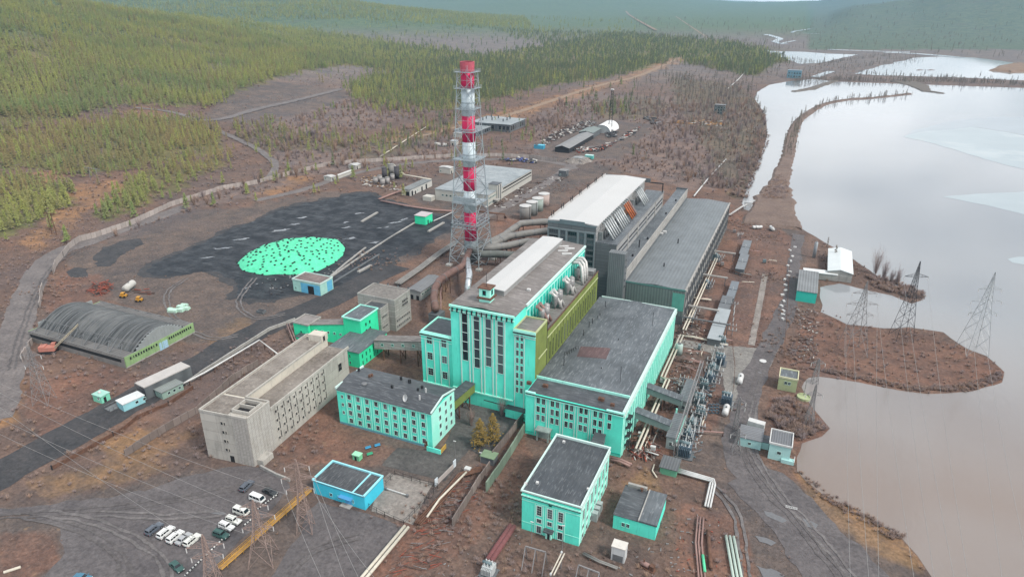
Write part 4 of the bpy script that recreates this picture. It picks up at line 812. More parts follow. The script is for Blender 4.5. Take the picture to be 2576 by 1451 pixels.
def duct(name, label, pts, r, mat, legs=(), rings=True, n=14, cat='flue duct', lm=None):
    t = thing(name, label, cat, (pts[0][0], pts[0][1], 0)); pts = [Vector(p) for p in pts]
    MB().tube(pts, r, n).build('pipe', mat, t, True)
    if rings:
        for a, b in zip(pts, pts[1:]):
            d = (b-a).normalized(); L_ = (b-a).length; k = max(1, int(L_/9))
            for i in range(k): p = a+d*L_*(i+.5)/k; MB().tube([p-d*.16, p+d*.16], r*1.06, n).build('clamp_ring', mSteel, t)
    for i in legs:
        p = pts[i] if isinstance(i, int) else pts[int(i)].lerp(pts[int(i)+1], i % 1)
        mb = MB(); 
        for s_ in (-1, 1): mb.bar((p.x+s_*r*.8, p.y, 0), (p.x+s_*r*.8, p.y, p.z), .3)
        mb.bar((p.x-r*.8, p.y, p.z-r-.1), (p.x+r*.8, p.y, p.z-r-.1), .3); mb.bar((p.x-r*.8, p.y, 0.3), (p.x+r*.8, p.y, p.z-r), .15); mb.build('trestle', lm or mRust, t)
    return t
duct('flue_duct', 'long grey and pink flue duct with a bend, rearmost of four at the chimney', [(-99.9,350,12.5),P('C',1700,905,12),P('C',1380,930,12),P('C',1260,1010,10.5),P('C',1140,1100,9),P('C',960,1190,8),(-150,303,8)], 1.8, mPipeG, (1,2,4))
duct('flue_duct', 'grey flue duct, second from the rear of four at the chimney', [(-99.9,335,11),P('C',1740,1040,10.5),P('C',1400,1085,10),P('C',1200,1120,9),P('C',980,1235,8),(-149,300,8)], 1.75, mPipeG, (1,2,3))
duct('flue_duct', 'grey flue duct with a white box on top', [(-99.9,318,9.5),P('C',1480,1190,8.5),P('C',1200,1250,8),P('C',960,1285,8),(-149,296,8)], 1.8, mPipeG, (1,2))
duct('flue_duct', 'dark grey flue duct nearest the white roof monitor', [(-99.9,302,8),P('C',1250,1390,7),P('C',1040,1375,7),P('C',830,1380,7),(-149,292,8)], 1.8, paint('dark_lagging', (.13,.14,.13), .2, .3), (1,2))
duct('flue_duct', 'brownish fat flue duct bending down toward the tall boiler house', [(-149,290,9),P('e',915,560,9),P('e',800,625,9),P('e',740,668,9),P('e',708,725,9),P('e',700,800,8.4),P('e',715,880,7.5)], 1.6, paint('brown_lagging', (.16,.095,.08), .3, .4, (.07,.05,.05), .5, .7), (2,3,5))
p_ = P('e', 718, 905, 5); t_ = thing('fan_house', 'small grey fan house at the end of the brown duct', 'shed', (p_.x, p_.y, 0)); MB().box(p_.x-2.4, p_.y-2.4, 0, p_.x+2.4, p_.y+3, 5.2).build('wall', mConcG, t_); MB().lathe((p_.x+4, p_.y-1, 0), [(2,.1),(2,2.4),(1.2,3)], 14).build('fan_casing', mSteel, t_)
a, b, c_ = P('e', 945, 515, 9), P('e', 962, 625, 9), P('e', 950, 705, 6)
duct('flue_duct', 'shiny foil clad duct dropping beside the chimney foot', [a, b, c_, (c_.x, c_.y-1, .5)], 1.5, plain('foil', (.52,.55,.57), .3, .6, .5, .25, .8), (), True, 8)
# ---------------------------------------------------------------- other buildings
def hut(name, label, cat, x0, y0, x1, y1, h, wm, rm, over=.25, par=None, wins=(), doors=(), rise=0, axis='y', fm=None, z0=-.3, plinth=None):
    FOOT.append((x0-.8, y0-.8, x1+.8, y1+.8)); t = thing(name, label, cat, ((x0+x1)/2, y0, 0)); MB().box(x0, y0, z0, x1, y1, h).build('wall', wm, t)
    if rise:
        gable_roof(x0-over, y0-over, x1+over, y1+over, h+.12, rise, axis, .22).build('roof', rm, t)
        mb = MB()
        if axis == 'y':
            for y in (y0, y1-.2): mb.add([(x0,y,h-.02),(x1,y,h-.02),((x0+x1)/2,y,h+rise*.9),(x0,y+.2,h-.02),(x1,y+.2,h-.02),((x0+x1)/2,y+.2,h+rise*.9)], [(0,1,2),(5,4,3),(0,3,4,1),(1,4,5,2),(2,5,3,0)])
        else:
            for x in (x0, x1-.2): mb.add([(x,y1,h-.02),(x,y0,h-.02),(x,(y0+y1)/2,h+rise*.9),(x+.2,y1,h-.02),(x+.2,y0,h-.02),(x+.2,(y0+y1)/2,h+rise*.9)], [(0,1,2),(5,4,3),(0,3,4,1),(1,4,5,2),(2,5,3,0)])
        mb.build('gable', wm, t)
    else: MB().box(x0-over, y0-over, h, x1+over, y1+over, h+.22).build('roof', rm, t)
    if par: ring_parapet(MB(), x0-over-.03, y0-over-.03, x1+over+.03, y1+over+.03, h+.05, h+.65, .3).build('parapet', par, t)
    W = {'F': Wall((x0,y0),(x1,y0)), 'R': Wall((x1,y0),(x1,y1)), 'B': Wall((x1,y1),(x0,y1)), 'L': Wall((x0,y1),(x0,y0))}
    for sd, s, z, w_, hh in wins: window(W[sd], t, s, z, w_, hh, 2, 2 if hh > 1.2 else 1, fm, .08)
    for sd, s, w_, hh, m in doors: mb = MB(); W[sd].box(mb, s, 0, s+w_, hh, -.02, .06); mb.build('door', m, t)
    return t, W
mBlueD = paint('blue_door', (.08,.30,.55), .1, .5); mCy = paint('cyan_wash', (.05,.50,.66), .1, .2, (.03,.3,.42), .35); mCyL = paint('pale_cyan', (.30,.66,.74), .1, .3)
def office():
    x0, x1, y0, y1, h = -125.2, -90.8, 149.0, 163.6, 12.7
    t, W = hut('office_block', 'four storey turquoise office block with a dark low pitched roof', 'building', x0, y0, x1, y1, h, mTurq, mRoofDk, .35, None, (), (), 1.5, 'x')
    mb = MB().add([(x1-.1,y0-.3,h),(x1+.35,y0-.3,h),(x1+.35,(y0+y1)/2,h+1.9),(x1-.1,(y0+y1)/2,h+1.9),(x1-.1,y1+.3,h),(x1+.35,y1+.3,h)]+[(x1-.1,y0-.3,h+.5),(x1+.35,y0-.3,h+.5),(x1+.35,(y0+y1)/2,h+2.3),(x1-.1,(y0+y1)/2,h+2.3),(x1-.1,y1+.3,h+.5),(x1+.35,y1+.3,h+.5)], [(6,7,8,9),(9,8,11,10),(0,1,7,6),(1,2,8,7),(2,5,11,8),(3,0,6,9),(4,3,9,10),(5,4,10,11)])
    mb.build('verge', mWhite, t); MB().box(x0-.35, y0-.3, h, x0+.1, y1+.3, h+.9).build('verge', mWhite, t)
    MB().box(x1, y0+.02, -.3, x1+.05, y1-.02, h).build('side_wall', mTurqL, t)  # sun-facing end painted lighter, the light is in its colour
    F, R = W['F'], Wall((x1+.05, y0), (x1+.05, y1))
    for j in range(9):
        s = 4.1+j*3.36
        for k in range(4): window(F, t, s, 1.3+k*2.95, 1.15, 1.65, 2, 2, mWhite, .13)
        strips(F, t, [(s-.75, .9, s-.55, 12.2, .12), (s+1.7, .9, s+1.9, 12.2, .12)], mTurqL, 'pilaster')
    for k in range(3): window(F, t, 1.6, 4.0+k*2.95, .75, 1.1, 2, 1, mWhite, .08)
    for j, s in enumerate((4.6, 8.3, 11.6)):
        for k in range(4): window(R, t, s, 1.5+k*2.95, 1.05, 1.55, 2, 2, mWhite, .13)
    strips(F, t, [(-.1, 12.3, 34.5, 12.6, .25)], mTurqL, 'cornice'); strips(F, t, [(0, 0, 34.4, .7, .08)], paint('blue_plinth', (.12,.30,.36), .2, .4), 'plinth')
    mb = MB(); F.box(mb, 31.5, 0, 32.7, 2.3, -.02, .1); mb.build('door', mRust, t)
    MB().box(x1-1.2, y0-1.6, 0, x1+3.6, y0-1.3, 1.6).build('porch_wall', mTurq, t); MB().box(x1+3.4, y0-1.3, 0, x1+3.6, y0+2, 1.6).build('porch_wall', plain('yellow_wall', (.45,.28,.06)), t)
    rz = lambda y: h+.12+1.5*(1-abs(y-(y0+y1)/2)/7.7)
    for k, x, y, hh in (('h',520,25,1.3),('h',395,70,1.0),('h',585,95,.9),('h',615,70,1.0),('e',150,1330,1.1),('e',460,1390,1.2),('e',525,1415,1.2)):
        c = P(k, x, y, h+1); z = rz(c.y); MB().box(c.x-.3, c.y-.3, z-.3, c.x+.3, c.y+.3, z+hh).build('chimney_stack', mDark, t)
    for k, x, y in (('e',230,1385),('e',245,1375)): c = P(k, x, y, h+1); MB().box(c.x-.35, c.y-.35, rz(c.y)-.2, c.x+.35, c.y+.35, rz(c.y)+.9).build('vent', mRust, t)
    for k, x, y in (('h',597,150),('h',643,110)): c = P(k, x, y, h+1); MB().box(c.x-.2, c.y-.15, rz(c.y)-.1, c.x+.2, c.y+.15, rz(c.y)+1.6).build('antenna_panel', mPipeW, t)
    c = P('h', 500, 150, h+1.2); dm = MB(); 
    for i, (r_, z_) in enumerate(((.06,0),(.5,.1),(.9,.3),(1.15,.55))): dm.v += [Vector((r_*math.cos(6.283*k/18), r_*math.sin(6.283*k/18), z_)) for k in range(18)]
    for i in range(3):
        for k in range(18): dm.f.append((i*18+k, i*18+(k+1) % 18, (i+1)*18+(k+1) % 18, (i+1)*18+k))
    rot = Matrix.Rotation(1.15, 3, 'X') @ Matrix.Rotation(0, 3, 'Z'); rot = Matrix.Rotation(-.5, 3, 'Z') @ rot
    dm.v = [rot @ v+Vector((c.x, c.y, rz(c.y)+1.2)) for v in dm.v]; d_ = dm.build('satellite_dish', mPipeW, t, True); MB().bar((c.x, c.y+.3, rz(c.y)-.2), (c.x, c.y+.2, rz(c.y)+1.2), .12).build('mount', mDark, d_)
    c = P('h', 190, 40, h+1); MB().lathe((c.x, c.y, rz(c.y)-.1), [(.9,0),(1.0,.5),(.7,.7)], 10).build('roof_tub', mSteel, t)
office()
def slab_block():
    FL, FR, RR, RL = Vector((-150.6,118.5,0)), Vector((-134.5,120.4,0)), Vector((-137.0,171.0,0)), Vector((-153.2,170,0)); h = 16.6
    t = thing('concrete_block', 'unfinished pale concrete block with small square windows', 'building', FL)
    mC = panels('weathered_panels', (.40,.38,.345), 6, 3.3, .04, .08, (.17,.165,.15), .6); mPl = paint('flaking_plaster', (.52,.48,.41), .12, .3, (.24,.23,.21), .6); mRb = dirt('roof_rubble', (.13,.11,.095), (.24,.215,.19), .5)
    MB().prism([FL, FR, RR, RL], -.5, h-3.2).build('wall', mC, t)
    q = lambda a, b: FL+(FR-FL)*a+(RL-FL)*b
    A = [q(0,0), q(1,0), q(1,.19), q(0,.19)]; MB().prism(A, h-3.2, h-.4).build('wall', mC, t)
    B = [q(0,.19), q(.5,.19), q(.5,1), q(0,1)]; MB().prism(B, h-3.2, h-.4).build('wall', mPl, t)
    MB().prism([q(.03,.02), q(.55,.02), q(.55,.18), q(.03,.18)], h-.4, h-.2).build('roof', mRb, t); MB().prism([q(.03,.2), q(.48,.2), q(.48,.98), q(.03,.98)], h-.4, h-.2).build('roof', mRb, t)
    MB().prism([q(.52,.2), q(.97,.2), q(.97,.98), q(.52,.98)], h-3.2, h-3.0).build('roof', mRb, t)
    mb = MB()
    for a, b in (((0,0),(1,0)), ((0,0),(0,1)), ((1,0),(1,.19)), ((.5,.19),(1,.19)), ((.5,.19),(.5,1)), ((0,1),(.5,1))): p, r = q(*a), q(*b); mb.bar(p+ZV*(h-.05), r+ZV*(h-.05), .35, .7)
    mb.bar(q(1,.19)+ZV*(h-2.7), q(1,1)+ZV*(h-2.7), .4, 1.0); mb.build('parapet', mC, t)
    mb = MB()    # open lift shaft in the front corner
    for a, b in (((.6,.04),(.95,.04)), ((.6,.15),(.95,.15)), ((.6,.04),(.6,.15)), ((.95,.04),(.95,.15)), ((.6,.1),(.95,.1))): mb.bar(q(*a)+ZV*(h+.25), q(*b)+ZV*(h+.25), .3, 1.3)
    mb.build('lift_shaft', mC, t); MB().prism([q(.61,.045), q(.94,.045), q(.94,.145), q(.61,.145)], h-.39, h-.3).build('shaft_floor', mHole, t)
    MB().prism([q(.2,.93), q(.52,.93), q(.52,1), q(.2,1)], h-.4, h+2.2).build('stair_head', mPl, t); Wd = Wall(q(.52,.93), q(.52,1)); window(Wd, t, .8, h-.2, 1.1, 1.8, 1, 1, mC, .1, pane=mHole)
    WR = Wall(FR, RR); WF = Wall(FL, FR); L_ = WR.len
    for j in range(9):
        s = L_*.225+j*2.95
        for k in range(4): window(WR, t, s+.0, 2.0+k*3.15, .75, .95, 1, 1, mC, .22, .05, .16, pane=mHole)
        strips(WR, t, [(s+1.3, 2.2+k*3.15, s+1.5, 4.6+k*3.15, .1) for k in range(4)], mHole, 'panel_gap')
    window(WR, t, L_*.88, 7.8, 1.9, 2.8, 1, 2, mC, .15, pane=mHole)
    strips(WF, t, [(11.2, 0, 16.1, 16.2, .1)], panels('grey_brick_shaded', (.36,.34,.315), 1.2, .5, .05, .08), 'end_wall'); MB().add([WR.p(0,0,.06), WR.p(L_*.19,0,.06), WR.p(L_*.19,16.2,.06), WR.p(0,16.2,.06)], [(0,1,2,3)]).build('end_wall', panels('grey_brick_sunlit', (.42,.40,.37), 1.2, .5, .05, .08), t)  # same brick twice: shade painted into the front, sunlight into the side
    for k in range(4): window(WF, t, 6.9, 3.6+k*3.1, .7, 1.0, 1, 1, mC, .12, pane=mHole); window(WF, t, 8.0, 3.6+k*3.1, .4, 1.0, 1, 1, mC, .08, pane=mHole)
    mb = MB(); WF.box(mb, 8.0, 0, 9.4, 2.2, -.02, .05); mb.build('doorway', mHole, t)
    MB().prism([WR.p(1.0,0,0), WR.p(5.5,0,0), WR.p(5.5,0,2.4), WR.p(1.0,0,2.4)], 0, 1.9).build('porch', mC, t)
slab_block()
def switch_house():
    x0, x1, y0, y1, h = -52.7, -37.1, 128.6, 154.2, 12.1
    t, W = hut('switch_house', 'turquoise three storey house with a big dark roof in the foreground', 'building', x0, y0, x1, y1, h, mTurq, felt('blue_grey_felt', (.050,.056,.063), (.115,.125,.132), (1.0, 14), 1, .5, .5), .25)
    MB().box(x1, y0+.02, -.3, x1+.05, y1-.02, h).build('side_wall', mTurqL, t)  # right wall lightened in colour for the sun it faces
    mb = MB().box(x0-.3, y0-.3, h+.2, x1+.3, y0+.1, h+.6).box(x0-.3, y0+.1, h+.2, x0+.1, y1, h+.7).box(x1-.1, y0+.1, h+.2, x1+.3, y1, h+.8).box(x0-.3, y1-.2, h+.2, x1+.3, y1+.3, h+.9); mb.build('parapet', mWhite, t)
    F, R = W['F'], Wall((x1+.05, y0), (x1+.05, y1))
    strips(F, t, [(-.15, 11.0, 15.8, 11.35, .3), (0, 9.6, 15.6, 9.75, .1), (0, 2.6, 15.6, 2.7, .06)], mTurqL, 'cornice'); strips(F, t, [(-.15, 10.8, 15.8, 10.95, .36)], mDark, 'gutter')
    for i, s in enumerate((4.2, 7.1, 10.0)):
        window(F, t, s, 6.1, 1.15, 2.9, 2, 4, mWhite, .22); window(F, t, s, 3.7, 1.15, 1.2, 2, 1, mWhite, .18)
        if i != 1: window(F, t, s, .4, 1.15, 2.2, 2, 2, mWhite, .2)
        strips(F, t, [(s-.65, .2, s-.45, 9.5, .1), (s+1.6, .2, s+1.8, 9.5, .1)], mTurqL, 'pilaster')
    mb = MB(); F.box(mb, 6.9, 0, 8.5, 2.4, -.02, .8); mb.build('porch', mTurqL, t); mb = MB(); F.box(mb, 7.4, 0, 8.1, 2.1, .7, .86); mb.build('door', mHole, t); mb = MB(); F.box(mb, 6.4, 2.5, 9.0, 2.75, -.02, 1.6); mb.build('porch_canopy', mRoofDk, t)
    window(F, t, 7.3, 9.95, .8, .45, 2, 1, mTeal, .06)
    for j in range(7):
        s = 2.0+j*3.4; window(R, t, s, 6.4, 1.3, 3.4, 2, 4, mWhite, .2); window(R, t, s, 3.5, 1.3, 1.4, 2, 1, mWhite, .16); window(R, t, s, .5, 1.3, 1.6, 2, 1, mWhite, .16)
        strips(R, t, [(s-.75, .2, s-.5, 11, .16), (s+1.8, .2, s+2.05, 11, .16)], mTurqL, 'pilaster')
    strips(R, t, [(0, 11.2, 25.6, 11.9, .3)], mWhite, 'cornice')
    mb = MB()
    for y in (138.5, 140.5, 142.5): mb.box(x1+.1, y, .1, x1+1.7, y+1.4, 2.8)
    mb.build('cooling_unit', plain('unit_grey', (.36,.38,.38), .5, .2), t)
    for k, x, y in (('h',1655,462),('h',1375,770),('h',1460,762),('h',1835,810)): c = P(k, x, y, h+.3); MB().box(c.x-.35, c.y-.35, h+.2, c.x+.35, c.y+.35, h+.75).build('roof_vent', mPipeW, t)
switch_house()
def covered_way(name, label, a, b, w_, h0, h1, z0, z1, wm, rm, posts=0, wins=0, cat='covered walkway'):
    """roofed bridge from a to b: floor heights z0 -> z1, wall heights h0, h1"""
    a, b = Vector((a[0], a[1], 0)), Vector((b[0], b[1], 0)); d = (b-a).normalized(); n = Vector((-d.y, d.x, 0))*w_/2; t = thing(name, label, cat, a)
    vs = [a-n+ZV*z0, a+n+ZV*z0, b+n+ZV*z1, b-n+ZV*z1, a-n+ZV*(z0+h0), a+n+ZV*(z0+h0), b+n+ZV*(z1+h1), b-n+ZV*(z1+h1)]
    MB().add(vs, [(0,1,2,3),(7,6,5,4),(0,4,5,1),(1,5,6,2),(2,6,7,3),(3,7,4,0)]).build('wall', wm, t)
    n2 = n*1.12; vs = [a-n2+ZV*(z0+h0), a+n2+ZV*(z0+h0), b+n2+ZV*(z1+h1), b-n2+ZV*(z1+h1)]; MB().add(vs+[v+ZV*.25 for v in vs], [(3,2,1,0),(4,5,6,7),(0,1,5,4),(1,2,6,5),(2,3,7,6),(3,0,4,7)]).build('roof', rm, t)
    for i in range(posts):
        p = a.lerp(b, (i+.5)/posts); z = z0+(z1-z0)*(i+.5)/posts; mb = MB()
        for s_ in (-1, 1): mb.bar(p+n*s_*.9, p+n*s_*.9+ZV*z, .35)
        mb.bar(p-n*.9+ZV*.3, p+n*.9+ZV*z*.95, .2); mb.bar(p+n*.9+ZV*.3, p-n*.9+ZV*z*.95, .2); mb.build('trestle', mRust, t)
    if wins:
        for sd in (-1, 1):
            A_ = a+n*sd; B_ = b+n*sd; W_ = Wall((A_.x, A_.y), (B_.x, B_.y)) if sd < 0 else Wall((B_.x, B_.y), (A_.x, A_.y))
            for i in range(wins):
                f = (i+.7)/(wins+.6); zz = z0+(z1-z0)*(f if sd < 0 else 1-f); window(W_, t, W_.len*f, zz+h0*.42, .9, .9, 2, 1, mTurqL, .08)
    return t
covered_way('covered_walkway', 'dark roofed walkway joining the foreground house to the turbine hall', (-42.6,154.3), (-43.6,167.9), 3.2, 2.6, 2.6, 3.0, 4.2, mConcG, mRoofDk, 2)
covered_way('covered_walkway', 'green and dark roofed walkway from the office to the boiler house', (-92.6,163.7), (-91.2,175.9), 3.4, 3.2, 3.2, 5.2, 5.4, mOlive, mRoofDk, 2)
covered_way('conveyor_gallery', 'pale conveyor gallery on rusty trestles climbing to the boiler house', (-139.0,191.5), (-109.9,193.4), 4.2, 3.6, 3.6, 4.2, 8.6, mConcW, mRoofBr, 4, 6, 'conveyor gallery')
def coal_plant():
    hut('crusher_house', 'low green crusher house with a wide felt roof', 'building', -153, 181, -139.8, 199.5, 6.3, mGreenW, mRoofGr, .3, None, [('F',2+i*2.6+(i > 0)*1.4,z,.7,1.3) for i in range(3) for z in (.8,3.6)]+[('R',1.6+i*2.4,z,.6,1.7) for i in range(6) for z in (.6,3.4)], (), fm=mGreenW)
    hut('crusher_tower', 'green tower cabin standing behind the low crusher house', 'building', -156, 194.2, -148, 206, 12, mGreenW, mRoofGr, .35, mTurqL, [('R',3+i*2.6,z,.9,1.4) for i in range(2) for z in (5.6,8.4)], [('F',.6,2.6,3.2,mTeal)], fm=mGreenW)
    t = covered_way('conveyor_gallery', 'short green sloping gallery left of the crusher tower', (-156.1,196.6), (-171.5,195.2), 4.6, 9.0, 6.3, 0, 0, mGreenW, mRoofBr, 0, 5, 'conveyor gallery')
    hut('head_house', 'small green end house with a pale roof beside the coal road', 'building', -179, 191.6, -171.6, 199.2, 6.4, mGreenW, paint('pale_roof', (.22,.20,.19), .2, .4), .3, mConcW, [('F',3.2,2.6,.9,.9)], (), fm=mGreenW)
    hut('kiosk', 'tiny green kiosk with a dark roof by the end house', 'kiosk', -175.6, 188.4, -171.4, 191.2, 2.4, mGreenW, mRoofDk, .3, None, (), [('F',2.6,.8,1.9,mHole)])
    t, W = hut('grey_tower_block', 'tall grey panelled block behind the green crusher tower', 'building', -161.8, 212.2, -143.8, 224.2, 13.6, mConcW, dirt('flat_roof_grey', (.15,.14,.13), (.20,.185,.17), .2), .0, mConcW, [('R',.8+i*1.3,z,.8,.8) for i in range(8) for z in (1.4,4.0)]+[('R',5.6+i*1.1,z,.8,1.1) for i in range(4) for z in (9,10.6)], (), fm=mConcW)
    for k in range(4): MB().box(-160+k*5, 224.2, 13.6, -159.4+k*5, 224.6, 15).build('roof_post', mConcG, t)
    hut('grey_annex', 'lower grey annex with strip windows in front of the tall grey block', 'building', -155, 206.2, -146.8, 212.1, 11.6, mConcW, mRoofDk, .0, mConcW, [('R',.8+i*.8,z,.5,.8) for i in range(5) for z in (3,7.6)], (), fm=mConcW)
    hut('workshop', 'low shed with a ribbed grey roof beside the brown duct', 'shed', -157, 243, -150.3, 262, 4.3, paint('workshop_wall', (.33,.34,.33), .15, .4), corrug('workshop_roof', (.15,.155,.16), 1.2, 1, .15), .4, None, [('R',1+i*2.4,2.4,1.6,.8) for i in range(7)], [('F',1.4,1.4,2.2,mHole),('F',4.4,1.4,2.2,mHole)], .7, 'y')
    mB = paint('blue_patch_paint', (.12,.42,.62), .15, .5); mP_ = paint('pale_mint', (.36,.62,.55), .12, .5, (.25,.35,.32), .4)
    t, W = hut('coal_gatehouse', 'blue and mint pump house at the foot of the green tarpaulin', 'building', -210.8, 229.0, -195, 238.2, 5.6, mP_, dirt('scruffy_roof', (.13,.10,.095), (.2,.16,.15), .4), .15, mWhite, [('F',1.2,1.2,.5,.9)], (), fm=mP_)
    strips(W['F'], t, [(4.6, 0, 15.5, 4.9, .06)], mB, 'painted_panel'); strips(W['R'], t, [(4.8, .3, 8.6, 5.2, .06)], mB, 'painted_panel'); mb = MB(); W['F'].box(mb, 8.6, 0, 12, 4.0, -.02, .1); mb.build('gateway', mHole, t)
    hut('cabin', 'bright green cabin with a pale roof at the far edge of the coal yard', 'cabin', -211.6, 340.2, -204.2, 348.6, 5.2, mGreenW, paint('pale_cabin_roof', (.42,.38,.39), .1, .4), .35, None, (), [('R',2.4,1.2,2.4,mHole),('R',5,.8,1.2,mHole)])
coal_plant()
def gatehouse():
    t, W = hut('gatehouse', 'cyan gatehouse with a dark roof and cyan parapet', 'building', -111.0, 118.0, -94.0, 127.0, 4.3, mCy, felt('gate_felt', (.05,.053,.058), (.12,.125,.13), (.8, 1.1), 1, .5), .1, None, [('F',5.4,1.0,.9,1.0),('F',8.2,1.0,.9,1.0),('F',13.0,1.0,.4,1.2)], [('F',10.6,2.0,2.2,mBlueD)], fm=mCyL)
    x0, y0, x1, y1 = -111.15, 117.85, -93.85, 127.15
    mb = MB().box(x0, y0, 4.5, x0+.45, y1, 5.0).box(x0+.45, y1-.45, 4.5, x1, y1, 5.0).box(x1-.45, y0, 4.5, x1, y1-.45, 4.95).box(x0+.45, y0, 4.5, x1-.45, y0+.3, 4.7).box(-98.0, y0+.3, 4.5, -97.6, y1-.45, 4.75); mb.build('parapet', mCyL, t)
    mb = MB(); W['F'].box(mb, 9.0, 2.5, 13.2, 2.7, -.02, 1.2); mb.build('door_canopy', mBlueD, t); mb = MB(); W['F'].box(mb, 9.6, 0, 12.9, .25, .02, 1.6); mb.build('doorstep', mConcW, t)
gatehouse()
def switch_shed():
    t, W = hut('control_shed', 'small turquoise shed with two dark roof slopes right of the foreground house', 'shed', -31.0, 138.4, -19.9, 150.9, 4.4, mTurq, mRoofDk, .15, None, [('F',2.3,1.5,.8,1.2),('F',3.5,1.5,.8,1.2)], (), fm=mTurqL)
    MB().box(-24.3, 138.2, 4.62, -19.75, 151, 5.0).build('raised_roof', mRoofGr, t); MB().box(-24.6, 138.2, 4.6, -24.3, 151, 5.15).build('roof_curb', mConcW, t)
    MB().box(-30.4, 150.4, 4.6, -25.2, 151.2, 5.6).build('parapet', mConcW, t); c = P('h', 2228, 815, 5); MB().lathe((c.x, c.y, 4.6), [(.3,0),(.3,.9),(.5,1)], 8).build('roof_vent', mRust, t)
switch_shed()
def hangar():
    x0, x1, y0, y1 = -273.0, -219.0, 146.0, 178.0; t = thing('hangar', 'long arched hangar with a blackened barrel roof and green end wall', 'hangar', (-251, 146, 0))
    mA = NT('sooty_roof'); wv = mA.noise(1.0, 4, .6, mA.map((1.1, .06, .1))); n_ = mA.noise(.08, 5)
    col = mA.mix(mA.ramp(wv, .45, .62), (.10,.105,.105), (.030,.032,.034)); col = mA.mix(mA.ramp(n_, .5, .68, (0,0,0), (.7,)*3), col, (.16,.16,.155)); mA = mA.fin(col, .7, .3)
    mG_ = paint('lichen_green_wall', (.24,.36,.17), .2, .3, (.12,.16,.1), .5); mS = paint('pale_grey_cladding', (.25,.27,.27), .12, .4)
    ya, yb = y0+4.2, y1-4.2; N_ = 18; arc = lambda i: (ya+(yb-ya)*i/N_, 4.4+5.0*math.sin(math.pi*i/N_)**.85)
    mb = MB(); 
    for x in (x0+.6, x1-.6):
        for i in range(N_+1): y, z = arc(i); mb.v.append(Vector((x, y, z)))
    for i in range(N_): mb.f.append((i, i+1, N_+1+i+1, N_+1+i))
    mb.build('roof', mA, t, True)
    mb = MB()
    for k in range(14):
        x = x0+1+k*4; mb = MB()
        for i in range(N_): mb.bar((x, *arc(i)), (x, *arc(i+1)), .25)
        mb.build('rib', mSteel, t)
    for sy, yo, yi in ((-1, y0, ya), (1, y1, yb)):
        MB().box(x0, min(yo, yi), 4.0, x1-.3, max(yo, yi), 4.35).build('side_roof', corrug('side_sheets', (.13,.125,.12), 1.5, 0, .2, .7), t); MB().box(x0, yo-.15, -.4, x1-.3, yo+.15, 4.0).build('wall', paint('grey_side_wall', (.2,.19,.18), .2, .4), t)
    WS_ = Wall((x0, y0-.15), (x1, y0-.15)); strips(WS_, t, [(1, 2.1, 52, 3.4, .03)], mHole, 'ribbon_opening')
    mb = MB()
    for k in range(7):
        x = x0+3+k*7; mb.bar((x, y0+.6, 4.3), (x, ya+1.2, 8.2), .2); mb.bar((x, y0+.6, 4.3), (x+3, ya+.4, 6.8), .16); mb.bar((x+3, ya+.4, 6.8), (x+6, y0+.6, 4.3), .16); mb.bar((x, ya+1.2, 7.6), (x+7, ya+1.2, 7.6), .15)
        mb.bar((x, y1-.6, 4.3), (x+3, yb-.4, 7.4), .16); mb.bar((x+3, yb-.4, 7.4), (x+6, y1-.6, 4.3), .16)
    mb.build('roof_truss', mSteel, t)
    for x in (x1-.3, ): MB().box(x, y0, -.4, x1, y1, 4.5).build('end_wall', mG_, t)
    mb = MB()
    for i in range(N_):
        y, z = arc(i); y2, z2 = arc(i+1); mb.box(x1-.5, y, 4.4, x1-.1, y2-.02, min(z, z2)+.15)
    mb.build('gable', mS, t)
    mb = MB(); mb.box(x0+.3, ya, 4.3, x0+.6, yb, 6.5); mb.build('gable', mS, t); MB().box(x0, y0, -.4, x0+.3, y1, 4.4).build('end_wall', mG_, t)
    W = Wall((x1, y0), (x1, y1))
    for s in [2+i*1.15 for i in range(11)]+[19.5+i*1.05 for i in range(11)]: window(W, t, s, 2.6, .7, 1.1, 1, 1, mG_, .1, pane=mHole)
    for s in (14.9, 16.9): mb = MB(); W.box(mb, s, 0, s+1.9, 3.2, -.02, .1); mb.build('door', plain('light_blue_door', (.30,.47,.58), .6), t)
    strips(W, t, [(0, 0, 32, .5, .05)], mConcW, 'plinth'); strips(W, t, [(i*3.2, .5, i*3.2+.25, 4.4, .12) for i in range(10)], mG_, 'pilaster')
hangar()
